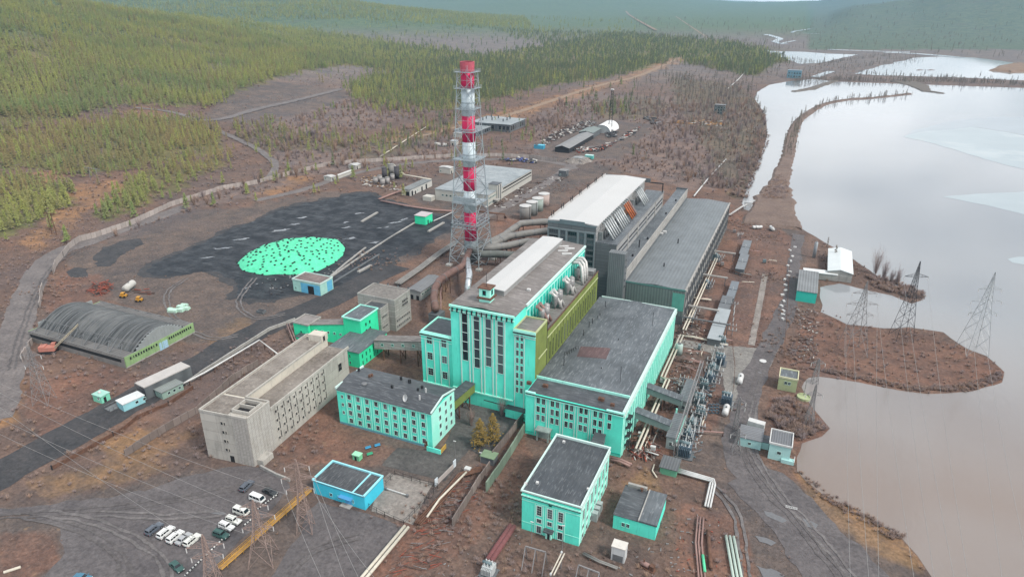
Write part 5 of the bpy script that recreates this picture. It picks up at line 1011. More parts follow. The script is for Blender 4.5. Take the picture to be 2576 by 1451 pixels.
def left_sheds():
    a, b, c, d = (P('g', x, y, z) for x, y, z in ((975,35,4.5),(1190,-70,4.5),(1330,-150,4.5),(1120,-60,4.5)))
    p0 = P('d', 990, 1425, 4.5); p1 = P('d', 1330, 1270, 4.5); p2 = P('g', 1065, 45, 4.5)
    t = thing('canopy', 'open weighbridge canopy with a pale flat roof over the coal road', 'canopy', (p0.x, p0.y, 0)); dr = (p1-p0); dr.z = 0; dr.normalize(); n = Vector((dr.y, -dr.x, 0)); L_ = (p1-p0).length
    q = [p0, p0+dr*L_, p0+dr*L_+n*5.5, p0+n*5.5]
    MB().prism([(v.x, v.y) for v in q], 4.5, 4.85).build('roof', paint('canopy_roof', (.42,.40,.38), .1, .3), t); MB().prism([(v.x, v.y) for v in (q[2]+n*.1, q[3]+n*.1, q[3]+n*.3, q[2]+n*.3)], 0, 4.5).build('wall', corrug('canopy_wall', (.10,.11,.115), .8, 0), t)
    for k in range(4): p = q[0].lerp(q[1], k/3); MB().bar((p.x, p.y, 0), (p.x, p.y, 4.5), .3).build('post', mSteel, t)
    o = q[3]+n*.6; o2 = q[2]+n*.6
    t2 = thing('weigh_office', 'low mint weigh office with sloping grey roofs behind the canopy', 'shed', (o.x, o.y, 0)); m2 = o.lerp(o2, .62); MB().prism([(v.x, v.y) for v in (o+dr*3, m2, m2+n*4.2, o+dr*3+n*4.2)], 0, 2.6).build('wall', paint('mint_grey', (.25,.36,.31), .12, .4), t2)
    MB().prism([(v.x, v.y) for v in (o+dr*2.7-n*.2, m2+dr*.3-n*.2, m2+dr*.3+n*4.5, o+dr*2.7+n*4.5)], 2.6, 2.85).build('roof', corrug('mint_roof', (.19,.21,.20), .8, 0), t2)
    for k in range(3): v = o+dr*(5+k*2)+n*4.2; W_ = Wall((v.x, v.y), (v.x+dr.x, v.y+dr.y)); window(Wall((v.x, v.y), ((v+dr).x, (v+dr).y)), t2, 0, 1.0, .9, .9, 1, 1, mWhite, .08)
    e0, e1 = P('g', 915, 240, 0), P('g', 1070, 170, 0); d2 = (e1-e0).normalized(); n2 = Vector((-d2.y, d2.x, 0)); t3 = thing('site_cabin', 'pale blue site cabin with a white roof beside the coal road', 'cabin', e0)
    MB().prism([(v.x, v.y) for v in (e0, e1, e1+n2*4.4, e0+n2*4.4)], 0, 2.7).build('wall', paint('pale_blue_cabin', (.27,.55,.60), .12, .4), t3); MB().prism([(v.x, v.y) for v in (e0-d2*.2-n2*.2, e1+d2*.2-n2*.2, e1+d2*.2+n2*4.6, e0-d2*.2+n2*4.6)], 2.7, 2.95).build('roof', paint('cabin_white_roof', (.55,.57,.57), .08, .5), t3)
    window(Wall(e0, e1), t3, 4.0, 1.1, .9, .9, 1, 1, mWhite, .08); window(Wall(e0, e1), t3, 6.6, 1.1, .9, .9, 1, 1, mWhite, .08)
    e0 = P('g', 690, 160, 0); t4, W4 = hut('guard_hut', 'small mint guard hut left of the coal road', 'hut', e0.x, e0.y, e0.x+4.2, e0.y+3.2, 2.6, paint('mint_hut', (.20,.58,.42), .1, .4), paint('mint_hut_roof', (.30,.52,.45), .1, .4), .2, None, [('F',2.4,1.2,.8,.9)], [('R',.8,.9,2,mHole)])
    MB().lathe((e0.x+1.8, e0.y+1.5, 2.8), [(.5,0),(.5,.5),(.2,.7)], 10).build('roof_tank', mPipeW, t4)
    p, r = P('g', 790, 235, 0), P('g', 930, 165, 0); d3 = (r-p).normalized(); t5 = thing('weighbridge', 'railed weighbridge deck on the coal road', 'weighbridge', p); MB().bar(p+ZV*.25, r+ZV*.25, 3.2, .5).build('deck', mSteel, t5)
    n3 = Vector((-d3.y, d3.x, 0))*1.5
    for s_ in (-1, 1): 
        mb = MB(); mb.bar(p+n3*s_+ZV*1.4, r+n3*s_+ZV*1.4, .12)
        for k in range(6): v = p.lerp(r, k/5)+n3*s_; mb.bar(v+ZV*.4, v+ZV*1.4, .1)
        mb.build('railing', mSteel, t5)
left_sheds()
def far_buildings():
    mPal = paint('cream_wall', (.44,.43,.39), .1, .3, (.25,.24,.21), .4); mFl = felt('streaky_pale_felt', (.21,.235,.245), (.33,.355,.36), (1.4, 20), 0, .6, .5)
    t, W = hut('repair_hall', 'broad flat workshop with a streaky pale roof behind the chimney', 'building', -226, 391, -186.5, 467, 7.6, mPal, mFl, .3, None, [('R',1.0+i*2.2,z,1.2,1.2) for i in range(8) for z in (1.2,4.6)]+[('F',5+i*3.0,3.4,1.4,1.2) for i in range(8)]+[('F',18+i*3.0,.8,1.4,1.2) for i in range(6)], ())
    strips(W['R'], t, [(24, 5.6, 75, 6.6, .1), (18, 3.6, 75, 4.2, .1)], mHole, 'ribbon_window'); MB().box(-192, 403.5, 0, -185.4, 410, 11.6).build('stair_tower', mPal, t); MB().box(-185.4, 404.6, .6, -185.25, 405.6, 11).box(-185.4, 407.6, .6, -185.25, 408.6, 11).build('stair_window', mGlass, t); MB().box(-192.2, 403.3, 11.6, -185.2, 410.2, 11.8).build('roof', mRoofDk, t)
    MB().box(-186.2, 398, 2.6, -183, 402.6, 2.9).build('porch_canopy', mConcW, t); MB().box(-233, 386, 0, -226.4, 391.6, 3.0).build('loading_dock', mPal, t)
    hut('long_store', 'long white single storey store with dark gates left of the chimney', 'building', -253, 391.8, -246, 421.5, 4.4, paint('white_store', (.50,.50,.47), .08, .3, (.3,.3,.28), .3), felt('store_felt', (.15,.16,.16), (.24,.25,.25), (1, 8), 1, .5), .3, None, [('R',9,1.6,.7,1)], [('R',1.2,2.2,3.2,mHole),('R',5.6,1.6,2.2,mHole),('R',14.5,1.8,3,mHole),('R',20.5,2,3.4,mHole),('F',3,3,3,mHole)])
    for i, (y, h) in enumerate(((375.6,8.6),(386.5,8.2),(396.5,8.0),(407.5,8.2))):
        c = (-153.8, y, 0); t = thing('storage_tank', ['grey round tank, nearest of the row of four','grey round tank, second in the row of four','mint grey tank, third in the row of four','pinkish round tank, last in the row of four'][i], 'tank', c, 'round tanks in a row beside the rear road')
        m = (mPipeG, paint('tank_grey', (.22,.24,.235), .15, .4, (.12,.1,.09), .5), paint('tank_mint', (.30,.36,.33), .15, .4, (.2,.17,.14), .5), paint('tank_pink', (.42,.34,.31), .15, .4, (.25,.17,.13), .5))[i]
        MB().lathe(c, [(3.6,-.2),(3.6,h)], 24).build('shell', m, t, True); MB().lathe(c, [(3.75,h),(3.75,h+.25),(.4,h+.7)], 24).build('roof', paint('tank_roof%d' % i, (.45,.45,.44), .2, .6, (.25,.18,.13), .6), t)
        if i < 2: MB().bar((c[0]+3.4, y-1.2, 0), (c[0]+3.4, y-1.2, h+.5), .3).build('ladder', mDark, t)
    for i, (k, x, y, h, r, m) in enumerate((('J',360,440,8.8,1.9,0),('J',540,430,9.0,1.9,0),('J',455,400,9.6,2.3,1),('J',225,505,4.6,1.7,2),('J',290,475,4.6,1.7,2),('J',330,525,4.8,1.7,2),('J',400,510,5.0,1.7,2),('J',475,455,4.6,1.6,2))):
        c = P(k, x, y, 0); lb = ('dark silo left of the tall pale silo','dark silo right of the tall pale silo','tall pale silo between two dark silos','squat pale silo at the left end of the silo group','squat pale silo, second from the left','squat pale silo standing nearest the store','squat pale silo below the tall pale silo','squat pale silo at the foot of the right dark silo')[i]
        t = thing('silo', lb, 'silo', c, 'silos left of the long white store'); mm = (plain('silo_dark', (.055,.05,.055), .7), mPipeG, paint('silo_pale', (.34,.32,.31), .12, .5))[m]
        MB().lathe(c, [(r*.9,-.2),(r*.9,1.5),(r,1.6),(r,h)], 16).build('shell', mm, t, True); MB().lathe(c, [(r*1.06,h),(r*1.06,h+.2),(.3,h+.7)], 16).build('cap', mPipeG if m else mm, t)
    hut('shed', 'long low white shed beside the concrete fence', 'shed', *(lambda a, b: (min(a.x, b.x), min(a.y, b.y), max(a.x, b.x), max(a.y, b.y)))(P('b',-10,1290,2.5), P('b',95,1255,2.5)), 2.6, mPal, paint('white_slate', (.48,.48,.47), .08, .4), .3, None, (), (), .8, 'y')
    c = P('d', 2330, 1330-0, 0); 
    for k, x, y, w_, l, h, lb, rm in (('b',75,1240,7,7,3.2,'square pale roofed hut by the silos','w'),('a',2380,1325,7,5,3,'small white roofed hut below the hillside road','w'),('C',1930,240,6,6,4.6,'dark little pump house on the rear road','d'),('b',740,1270,10,5,4.5,'pale ruined shed left of the chimney','w'),('L',560,1085,10,8,3.2,'grey hut by the rear gate crossroads','g'),('0',1140,345,9,6,4,'small pale hut left of the far flat hall','w')):
        c = P(k, x, y, 0); hut('hut', lb, 'hut', c.x, c.y, c.x+w_, c.y+l, h, mPal if rm != 'd' else mConcG, {'w': paint('pale_slate', (.42,.42,.41), .1, .5), 'd': paint('slate', (.2,.2,.2)), 'g': paint('slate_g', (.24,.25,.25))}[rm], .3, None, [('F',1,1.2,.9,.9)], [('R',1,1.4,2.2,mHole)], .6 if rm != 'd' else 0, 'y')
    # the far half ruined hall
    t, W = hut('ruined_hall', 'wide derelict hall with a pale flat roof far behind the chimney', 'building', -322, 636, -278, 676, 7.6, mConcG, mFl, .8, None, [('F',2+i*4.2,2.2,3.0,3.6) for i in range(10)]+[('R',2+i*4.6,1.6,3.2,4.4) for i in range(8)], (), fm=mConcW)
    for k, x, y in (('K',820,470),('K',870,450),('K',948,425),('K',1048,440),('K',1118,490),('K',1175,470),('K',1218,450),('K',955,470)): c = P(k, x, y, 8); MB().box(c.x-.5, c.y-.5, 7.6, c.x+.5, c.y+.5, 10.6).build('roof_vent', mConcG, t)
    hut('ruined_wing', 'lower derelict wing reaching out from the far hall', 'building', -324, 604, -299, 635.6, 4.8, mConcG, mFl, .5, None, [('R',1.5+i*4,1.2,2.8,2.6) for i in range(7)], (), fm=mConcG)
    hut('cabin', 'white cabin at the foot of the derelict wing', 'cabin', *(lambda c: (c.x, c.y, c.x+6, c.y+5))(P('K',340,840,0)), 4, mPal, paint('cabin_slate', (.4,.42,.43)), .2, None, (), [('F',2,1.2,2,mHole)])
    hut('container', 'blue container box in the scrap field', 'container', *(lambda c: (c.x, c.y, c.x+9, c.y+5))(P('L',0,890,0)), 3.2, plain('container_blue', (.05,.28,.42), .6), plain('container_blue_top', (.10,.42,.56), .6), .0)
    hut('container', 'turquoise container beside the earth covered bunker', 'container', *(lambda c: (c.x, c.y, c.x+7, c.y+4))(P('L',745,1040,0)), 3, plain('container_teal', (.10,.40,.36), .6), plain('container_teal_top', (.40,.58,.56), .6), .0)
    hut('sawmill', 'long open fronted shed with a grey gable roof in the scrap field', 'shed', -205, 568, -192, 640, 4.2, mDark, corrug('sawmill_roof', (.20,.20,.20), 3, 1, .15), .5, None, (), (), 2.0, 'y')
    hut('sawmill_annex', 'green grey shed between the long shed and the white dome', 'shed', -207, 640.4, -193, 668, 5.2, mConcG, corrug('annex_roof', (.16,.19,.18), 3, 1, .12), .5, None, (), (), 1.6, 'y')
    c = P('L', 1080, 640, 0); t = thing('dome_shelter', 'white arched fabric shelter beside the lattice mast', 'shelter', c); mb = MB(); N_ = 12; mw_ = paint('white_fabric', (.66,.66,.66), .05, .2, (.4,.4,.4), .2)
    for y in (672, 704): mb.v += [Vector((-193+9*math.cos(math.pi*i/N_), y, 8*math.sin(math.pi*i/N_))) for i in range(N_+1)]
    mb.f += [(i, i+1, N_+2+i, N_+1+i) for i in range(N_)]; mb.build('cover', mw_, t, True); MB().prism([(0,0),(1,0),(1,1)], 0, 0).v
    mb = MB(); mb.v += [Vector((-193+8.9*math.cos(math.pi*i/N_), 672.4, 7.9*math.sin(math.pi*i/N_))) for i in range(N_+1)]; mb.f.append(tuple(range(N_+1))); mb.build('end_panel', paint('end_grey', (.36,.38,.38)), t)
    t = thing('lattice_mast', 'tall thin lattice mast with a lamp head behind the scrap field', 'mast', (-187.6, 683, 0)); mb = MB(); H_ = 41
    L4 = lambda k, z: Vector((-187.6+((k in (1, 2))*2-1)*(1.7-.9*z/H_), 683+((k > 1)*2-1)*(1.7-.9*z/H_), z))
    for k in range(4):
        mb.bar(L4(k, 0), L4(k, H_), .22)
        for i in range(14): mb.bar(L4(k, i*H_/14), L4((k+1) % 4, (i+1)*H_/14), .12)
    mb.build('lattice', mDark, t); MB().box(-189, 681.6, H_, -186.2, 684.4, H_+1).build('lamp_head', mPipeW, t); MB().bar((-187.6, 683, H_+1), (-187.6, 683, H_+6), .12).build('aerial', mSteel, t)
    t, W = hut('brick_ruin', 'dark empty tower block standing by the lake shore', 'building', -108, 841, -96, 851, 10.5, plain('soot_wall', (.10,.10,.10), .9), plain('soot_roof', (.14,.14,.14)), .1, None, [('F',1.2+i*3,1+k*3,2,2) for i in range(4) for k in range(3)], ())
    hut('pump_house', 'blue grey pump house standing in the far end of the lake', 'building', -52, 1282, -30, 1294, 12.5, paint('blue_grey_house', (.14,.26,.32), .12, .2), paint('bluish_roof', (.22,.27,.30)), .4, None, [('F',1.8+i*4.2,z,2,2.2) for i in range(5) for z in (2,7)], ())
    c = P('L', 600, 1090, 0); mound('bunker_mound', [(c.x-9, c.y-4), (c.x+9, c.y-6), (c.x+13, c.y+10), (c.x-6, c.y+12)], 3.2, 3.5, mConc, 'flat topped earth covered bunker by the rear gate', 'mound', .8, 2, 1)
far_buildings()
def shore_buildings():
    mT_ = paint('sea_green_wall', (.035,.47,.38), .12, .3, (.03,.28,.24), .4); mPb = paint('pale_blue_green', (.36,.58,.56), .1, .3, (.25,.38,.36), .35); mYl = paint('yellow_green_wall', (.35,.40,.23), .12, .4, (.25,.26,.12), .4)
    hut('pump_house', 'sea green shore pump house with a long grey roof', 'building', 5.8, 312.3, 14.2, 340, 5.0, mT_, corrug('shore_roof', (.17,.18,.185), 1.2, 0, .2, .7), .2, None, (), ())
    MB()
    hut('shore_hall', 'white gable roofed hall close to the lake', 'building', 18.6, 345.5, 29.5, 380, 4.6, mConcW, paint('shiny_white_sheet', (.56,.60,.60), .06, .2, (.35,.38,.38), .3, .45), .3, None, (), (), 1.4, 'y')
    covered_way('covered_walkway', 'long white roofed passage from the green pump house to the lakeside hall', (7.5,345.2), (23,346.6), 4.6, 3.2, 3.2, .2, .2, mConcW, paint('white_sheet2', (.56,.58,.58), .06, .2, (.35,.38,.38), .3), 0)
    hut('valve_house', 'yellow green valve house with a cream parapet by the water', 'building', 3.6, 228.2, 9.7, 234.8, 4.8, mYl, mRoofGr, .1, paint('cream_parapet', (.55,.54,.36), .08, .4), [('F',2.0,2.6,.8,1.1),('F',3.2,2.6,.8,1.1)], ())
    c = P('F', 2390, 1340, 0); t = thing('settling_tank', 'round olive water tank behind the valve house', 'tank', c); MB().lathe(c, [(2.2,0),(2.2,.9),(2.0,.9),(2.0,.5)], 20).build('shell', mYl, t); MB().bar(c+Vector((0,1,0)), c+Vector((0,1,7)), .3).build('standpipe', mConcW, t)
    hut('relay_house', 'left pale blue relay house with a ribbed roof near the shore', 'building', -5.3, 188.6, 1.4, 195.6, 3.1, mPb, corrug('relay_roof', (.15,.155,.165), .9, 1, .15, .7), .2, None, [('F',2.9,1.2,.8,.8)], ())
    hut('relay_house', 'right pale blue relay house, taller and with a white eave', 'building', 3.7, 185.6, 9.7, 193, 5.3, mPb, corrug('relay_roof2', (.13,.135,.145), .7, 0, .2, .7), .25, mPipeW, [('F',2.4,2.2,1.0,1.0)], ())
    hut('passage', 'low link between the two pale blue relay houses', 'shed', 1.45, 189.8, 3.6, 193.6, 2.4, mPb, mRoofDk, .1)
    a, b = P('G', 1580, 310, 2.2), P('G', 1820, 380, 2.2); t = thing('trailer', 'white box trailer parked behind the left relay house', 'trailer', (a.x, a.y, 0)); MB().bar(a, b, 2.2, 2.2).build('box', mPipeW, t)
    for f in (.2, .8): p = a.lerp(b, f); MB().tube([(p.x-1, p.y, .45), (p.x+1, p.y, .45)], .45, 10).build('wheel', mDark, t)
    a = P('i', 815, 610, 0); t = thing('landing', 'small mint landing step below the right relay house', 'step', a); MB().box(a.x-2, a.y-1, 0, a.x+1.6, a.y+.6, 1.2).build('base', mPb, t); MB().bar((a.x+1.6, a.y-1, 1.2), (a.x+1.6, a.y+.6, 2.2), .15).build('railing', mPipeW, t)
shore_buildings()
# ---------------------------------------------------------------- fences
mPanel = panels('fence_panels', (.36,.315,.29), 3.2, 3.4, .09, .16, (.2,.17,.15), .5); mPanelD = panels('brown_fence_panels', (.20,.165,.15), 3.0, 3.2, .10, .2, (.10,.08,.07), .6); mPanelG = panels('green_fence_panels', (.17,.22,.17), 3.0, 4.5, .06, .2, (.12,.10,.08), .6)
def fence(label, pts, h, mat, name='concrete_fence', th=.22, wob=.12, post=0, pm=None):
    t = thing(name, label, 'fence', pts[0]); mb = MB(); rn = random.Random(len(label))
    fine = []
    for a, b in zip(pts, pts[1:]):
        n = max(1, int((b-a).length/3.2)); fine += [(a.lerp(b, i/n), a.lerp(b, (i+1)/n)) for i in range(n)]
    for a, b in fine:
        z = h*(1+rn.uniform(-wob, wob)*.5); mb.bar(a+ZV*(z/2-.15), b+ZV*(z/2-.15), th+rn.uniform(0,.05), z+.3)
    mb.build('panel_run', mat, t)
    if post:
        mp_ = MB()
        for a, b in fine[::post]: mp_.bar(a-ZV*.2, a+ZV*(h+.35), .3)
        mp_.build('post_run', pm or mRust, t)
    return t
PF = pp([(135,690),(142,668),(163,643),(175,626),(200,608),(242,597),(330,567),(430,520),(560,478),(648,463)])
fence('long pale concrete panel fence curving round the coal yard', PF, 3.3, mPanel)
fence('pale concrete fence running behind the silos to the chimney', pp([(655,460),(740,437),(830,416),(900,410),(990,405),(1060,400),(1140,396),(1250,394),(1330,398),(1400,408)]), 3.0, mPanel)
fence('short leaning row of pale fence panels left of the hangar', pp([(101,775),(105,750),(110,728)]), 3.2, mPanel, wob=.4)
fence('broken white fence panels beside the red crane', pp([(57,912),(66,888),(82,866),(86,852)]), 2.6, mPanel, wob=.6)
fence('brown concrete fence along the back of the unfinished block', [P('g',922,570), P('g',1190,400), P('g',1460,245), P('d',1720,1400), P('d',1900,1290)], 2.6, mPanelD)
fence('low dark wall with posts beside the black coal road', [P('g',385,665), P('g',660,515), P('g',915,370), P('g',1010,290), P('g',1240,190), P('g',1420,70)], 1.3, mRust, 'post_fence', .18, .1, 5, mDark)
fence('long concrete kerb wall along the coal road', [P('d',1360,1440), P('d',1520,1330), P('d',1800,1150), P('d',1980,1035), P('d',2170,965)], 1.4, mConcW, 'retaining_wall', .5)
fence('tall green wall running down from the turbine hall', [P('h',1364,395), P('h',1290,520), P('h',1190,680), P('h',1085,830)], 3.6, mPanelG, 'green_wall', .3, .05)
fence('dark brown panel fence below the green wall', [P('h',1112,655), P('h',1040,760), P('h',940,920), P('h',838,1090)], 3.0, mPanelD, 'concrete_fence', .25, .2)
fence('rusty wall topped with a yellow rail beside the ochre larches', [P('h',1362,300), P('h',1250,440), P('h',1130,590)], 3.2, mPanelD, 'concrete_fence', .25)
fence('concrete wall across the foot of the unfinished block', [P('g',1915,650), P('g',2040,715), P('g',2130,750)], 1.0, mConcW, 'low_wall', .5)
def rail_fence(label, pts, h, mat, sp=2.4, name='rail_fence', w=.06, rails=(.5,.95)):
    t = thing(name, label, 'fence', pts[0]); a_ = MB(); b_ = MB()
    for a, b in zip(pts, pts[1:]):
        n = max(1, int((b-a).length/sp))
        for i in range(n+1): p = a.lerp(b, i/n); a_.bar(p, p+ZV*h, w*1.6)
        for r in rails: b_.bar(a+ZV*h*r, b+ZV*h*r, w)
    a_.build('post_run', mat, t); b_.build('rails', mat, t)
rail_fence('thin dark railing around the slab yard by the gatehouse', [P('h',350,780), P('h',415,705), P('h',600,770), P('h',730,800), P('h',600,950), P('h',480,1075), P('h',340,1010), P('h',225,950)], 1.8, mDark, 2.2)
rail_fence('wire fence with thin posts along the shore yard', [P('f',825,560), P('f',800,1000), P('f',780,1280)], 2.0, mRust, 4)
rail_fence('low wire fence around the outdoor switchyard', [P('F',1330,470), P('F',1380,900), P('F',1360,1230)], 1.8, mRust, 3)
rail_fence('straight fence beside the concrete path in the switchyard', [P('f',700,560), P('f',640,900), P('f',600,1150)], 1.4, mRust, 4)
def gangway():
    a, b = P('I', 2600, 370, 0), P('I', 1280, 1530, 0); t = thing('gangway', 'long yellow railed gangway running from the gatehouse down past the pylons', 'gangway', a); d = (b-a).normalized(); n = Vector((-d.y, d.x, 0)); mY = plain('yellow_paint', (.50,.27,.04), .6, 0, .4, .2); L_ = (b-a).length
    MB().bar(a+ZV*.9, b+ZV*.9, 1.15, .1).build('deck', plain('rusted_deck', (.26,.16,.075), .8), t)
    for s_ in (-1, 1):
        mb = MB(); 
        for h in (1.45, 2.0): mb.bar(a+n*s_*.6+ZV*h, b+n*s_*.6+ZV*h, .07)
        mb.bar(a+n*s_*.6+ZV*.95, b+n*s_*.6+ZV*.95, .14)
        for k in range(int(L_/2.5)+1): p = a+d*min(L_, k*2.5)+n*s_*.6; mb.bar(p+ZV*.1, p+ZV*2.0, .08)
        mb.build('railing', mY, t)
gangway()
# ---------------------------------------------------------------- pipes
def pipeline(label, pts, r, mat, offs=(0,), sup=6, name='pipeline', sm=None):
    """parallel pipes along pts, on low supports"""
    t = thing(name, label, 'pipeline', (pts[0].x, pts[0].y, 0)); sb = MB()
    for o in offs:
        q = []
        for i, p in enumerate(pts):
            d = pts[min(i+1, len(pts)-1)]-pts[max(i-1, 0)]; d.z = 0; d.normalize(); q.append(p+Vector((-d.y, d.x, 0))*o)
        MB().tube(q, r, 8).build('pipe', mat, t, True)
    wd = max(offs)-min(offs)+2*r
    for a, b in zip(pts, pts[1:]):
        n = max(1, int((b-a).length/sup)); d = (b-a); d.z = 0; d.normalize(); v = Vector((-d.y, d.x, 0))*(wd/2+.1)
        for i in range(n):
            p = a.lerp(b, (i+.5)/n); 
            if p.z-r > .15: m_ = MB(); m_.bar(p-v-ZV*(r+.1), p+v-ZV*(r+.1), .2); m_.bar(Vector((p.x, p.y, -.1)), p-ZV*(r+.1), .25); m_.build('support', sm or mRust, t)
mPW2 = plain('cream_lagging', (.52,.48,.40), .6, 0, .35, .12, .8)
pipeline('pair of cream pipes in the forecourt leading out of the bottom of the picture', [P('h',500,1080,1.2), P('h',170,1475,1.2), P('h',80,1600,1.2)], .42, mPW2, (-.55,.55), 7)
pipeline('twin white pipes along the east side of the turquoise turbine hall', [Vector((-32.6,171,2.4)), Vector((-32.6,206,2.4)), Vector((-32.6,215,2.4)), Vector((-34.6,216,2.4)), Vector((-34.6,252,2.4))], .34, mPW2, (-.6,.6), 6)
pipeline('twin pale pipes along the grey turbine hall', [Vector((-34.4,256,3)), Vector((-34.4,300,3)), Vector((-34.4,345,3))], .33, mPW2, (-.55,.55), 7)
pipeline('white pipe on posts zigzagging above the coal road verge', [P('d',1340,1425,2.2), P('d',1440,1375,2.2), P('d',1500,1345,2.2), P('d',1905,1105,2.6), P('d',2050,1215,2.2)], .32, mPipeW, (0,), 8)
pipeline('pair of dark pipes dropping from the end house beside the road', [P('d',2115,985,2), P('d',2165,1110,1.2), P('d',2215,1125,1)], .3, mPipeP, (-.5,.5), 5)
pipeline('three white pipes side by side next to the green roofed shed', [P('G',540,1020,.9), P('G',820,1100,.9), P('G',1060,1170,.9), P('i',262,765,.9), P('i',225,935,.7)], .28, mPipeW, (-.7,0,.7), 5)
pipeline('row of pale green pipes at the bottom edge near the lake road', [P('i',388,1150,.6), P('i',445,1460,.6), P('i',465,1560,.6)], .36, paint('green_white_pipe', (.42,.50,.44), .1, .5), (-.95,0,.95), 9)
pipeline('rusty pipe bundle beside the pale green pipes', [P('i',175,1010,.6), P('i',160,1200,.6), P('i',185,1460,.6)], .25, mPipeP, (-.8,-.1,.7), 6)
pipeline('fat rust brown pipe lying by the rusty bundle', [P('i',228,1110,.6), P('i',240,1280,.6), P('i',250,1385,.6)], .5, mRust, (0,), 8)
pipeline('bright green pipe section on the rusty bundle', [P('i',190,1290,1.1), P('i',205,1410,1.1)], .35, paint('green_pipe', (.10,.55,.30), .1, .4), (0,), 5)
pipeline('long straight white pipeline along the shore behind the grey hall', [P('c',125,1440,1), P('c',230,1310,1), P('c',360,1170,1)], .5, mPipeW, (0,), 12)
pipeline('white pipeline near the far larches by the lake', [P('c',370,655,1), P('c',455,580,1), P('c',500,530,1)], .6, mPipeW, (0,), 20)
pipeline('pale pipeline crossing the moor left of the chimney', [P('b',300,1155,1), P('b',540,1000,1), P('b',640,935,1)], .5, mPW2, (0,), 12)
pipeline('pale pipe run between the store and the silos', [P('J',1040,440,2.4), P('J',900,415,2.4), P('J',640,370,2.4), P('J',480,215,2.4)], .35, mPW2, (-.4,.4), 7)
pipeline('reddish pipes leading down to the edge of the coal yard', [P('J',610,600,1.5), P('J',420,670,1.2), P('J',270,730,1)], .4, mPipeP, (-.5,.5), 7)
pipeline('dusty pipe corridor climbing from the crusher tower to the chimney', [P('e',430,690,1.4), P('e',590,580,1.4), P('e',720,480,1.4), P('e',860,385,1.4)], .55, mPipeG, (-1.6,-.3,1.0), 8)
pipeline('pink lagged pipe bent beside the brown flue duct', [P('e',920,595,4), P('e',830,640,4), P('e',762,690,4), P('e',750,760,4), P('e',752,880,3)], .35, mPipeP, (0,), 6)
pipeline('rust brown pipe bridge behind the chimney foot', [P('J',1740,910,5), P('J',1900,930,5), P('J',2120,950,5), P('J',2130,1010,2)], .4, mRust, (-.5,.5), 6)
pipeline('rusty pipes on the north edge of the coal yard', [P('J',300,750,1), P('J',700,830,1.2), P('J',1100,890,1.2), P('J',1380,905,1.2)], .4, mPipeP, (-.5,.5), 9)
pipeline('thin pale pipe beside the green cabin', [P('J',1075,1050,1), P('J',1230,980,1), P('J',1375,910,1)], .3, mPipeW, (0,), 8)
pipeline('tangled rusty heating pipes right of the turbine hall corner', [P('M',340,1165,1), P('M',480,1190,1), P('M',640,1260,1)], .35, mPipeP, (-.5,.5), 4)
pipeline('broken pale pipe bent on the soil near the shed', [P('M',985,1250,.5), P('M',955,1340,.5), P('M',1020,1440,.5)], .22, mPW2, (0,), 4)
pipeline('rusty pipe rack beside the brown panel fence', [P('h',1050,655,1.4), P('h',900,700,1.4), P('h',760,870,1.4), P('h',580,1060,1.2)], .22, mRust, (-.9,-.3,.3,.9), 5)
pipeline('pale lagged pipe on the pipe rack by the panel fence', [P('h',940,680,1.9), P('h',860,760,1.9), P('h',740,880,1.9), P('h',650,1010,1.6)], .3, mPW2, (0,), 6)
pipeline('red brown cable duct in front of the foreground house', [P('H',470,700,.6), P('H',350,880,.6), P('H',130,1210,.6)], .7, plain('red_duct', (.16,.06,.06), .8), (-.5,.5), 8)
pipeline('low pale pipe beside the right corner of the foreground house', [P('H',1500,1110,.8), P('H',1740,1230,.8), P('H',2010,1330,.8)], .2, mPipeG, (0,.5), 4)
# rails and slabs in the coal yard
for k, (pts, lb) in enumerate((((('e',-60,650),('e',200,470),('e',420,330),('e',580,235)), 'pale crane rail along the right side of the coal yard'), ((('e',-60,700),('e',120,590),('e',300,480)), 'second crane rail nearer the embankment'), ((('d',2430,640),('e',60,540),('e',200,430)), 'rail wall leading from the blue pump house'))):
    q = [P(*p) for p in pts]; t = thing('crane_rail', lb, 'rail', q[0]); mb = MB()
    for a, b in zip(q, q[1:]): mb.bar(a+ZV*.3, b+ZV*.3, .9, .6)
    mb.build('beam', mConcW if k != 1 else mConcG, t)
for k, (a, b) in enumerate(((('e',145,612),('e',240,562)), (('J',20,1070),('J',250,935)), (('J',1000,1215),('J',1225,1085)))):
    t = thing('concrete_beam', ('fallen concrete beam at the foot of the coal bank','long concrete slab behind the green cabin','pale concrete slab lying near the chimney')[k], 'beam', P(*a)); MB().bar(P(*a)+ZV*.4, P(*b)+ZV*.4, 1.4, .9).build('slab', mConcW, t)
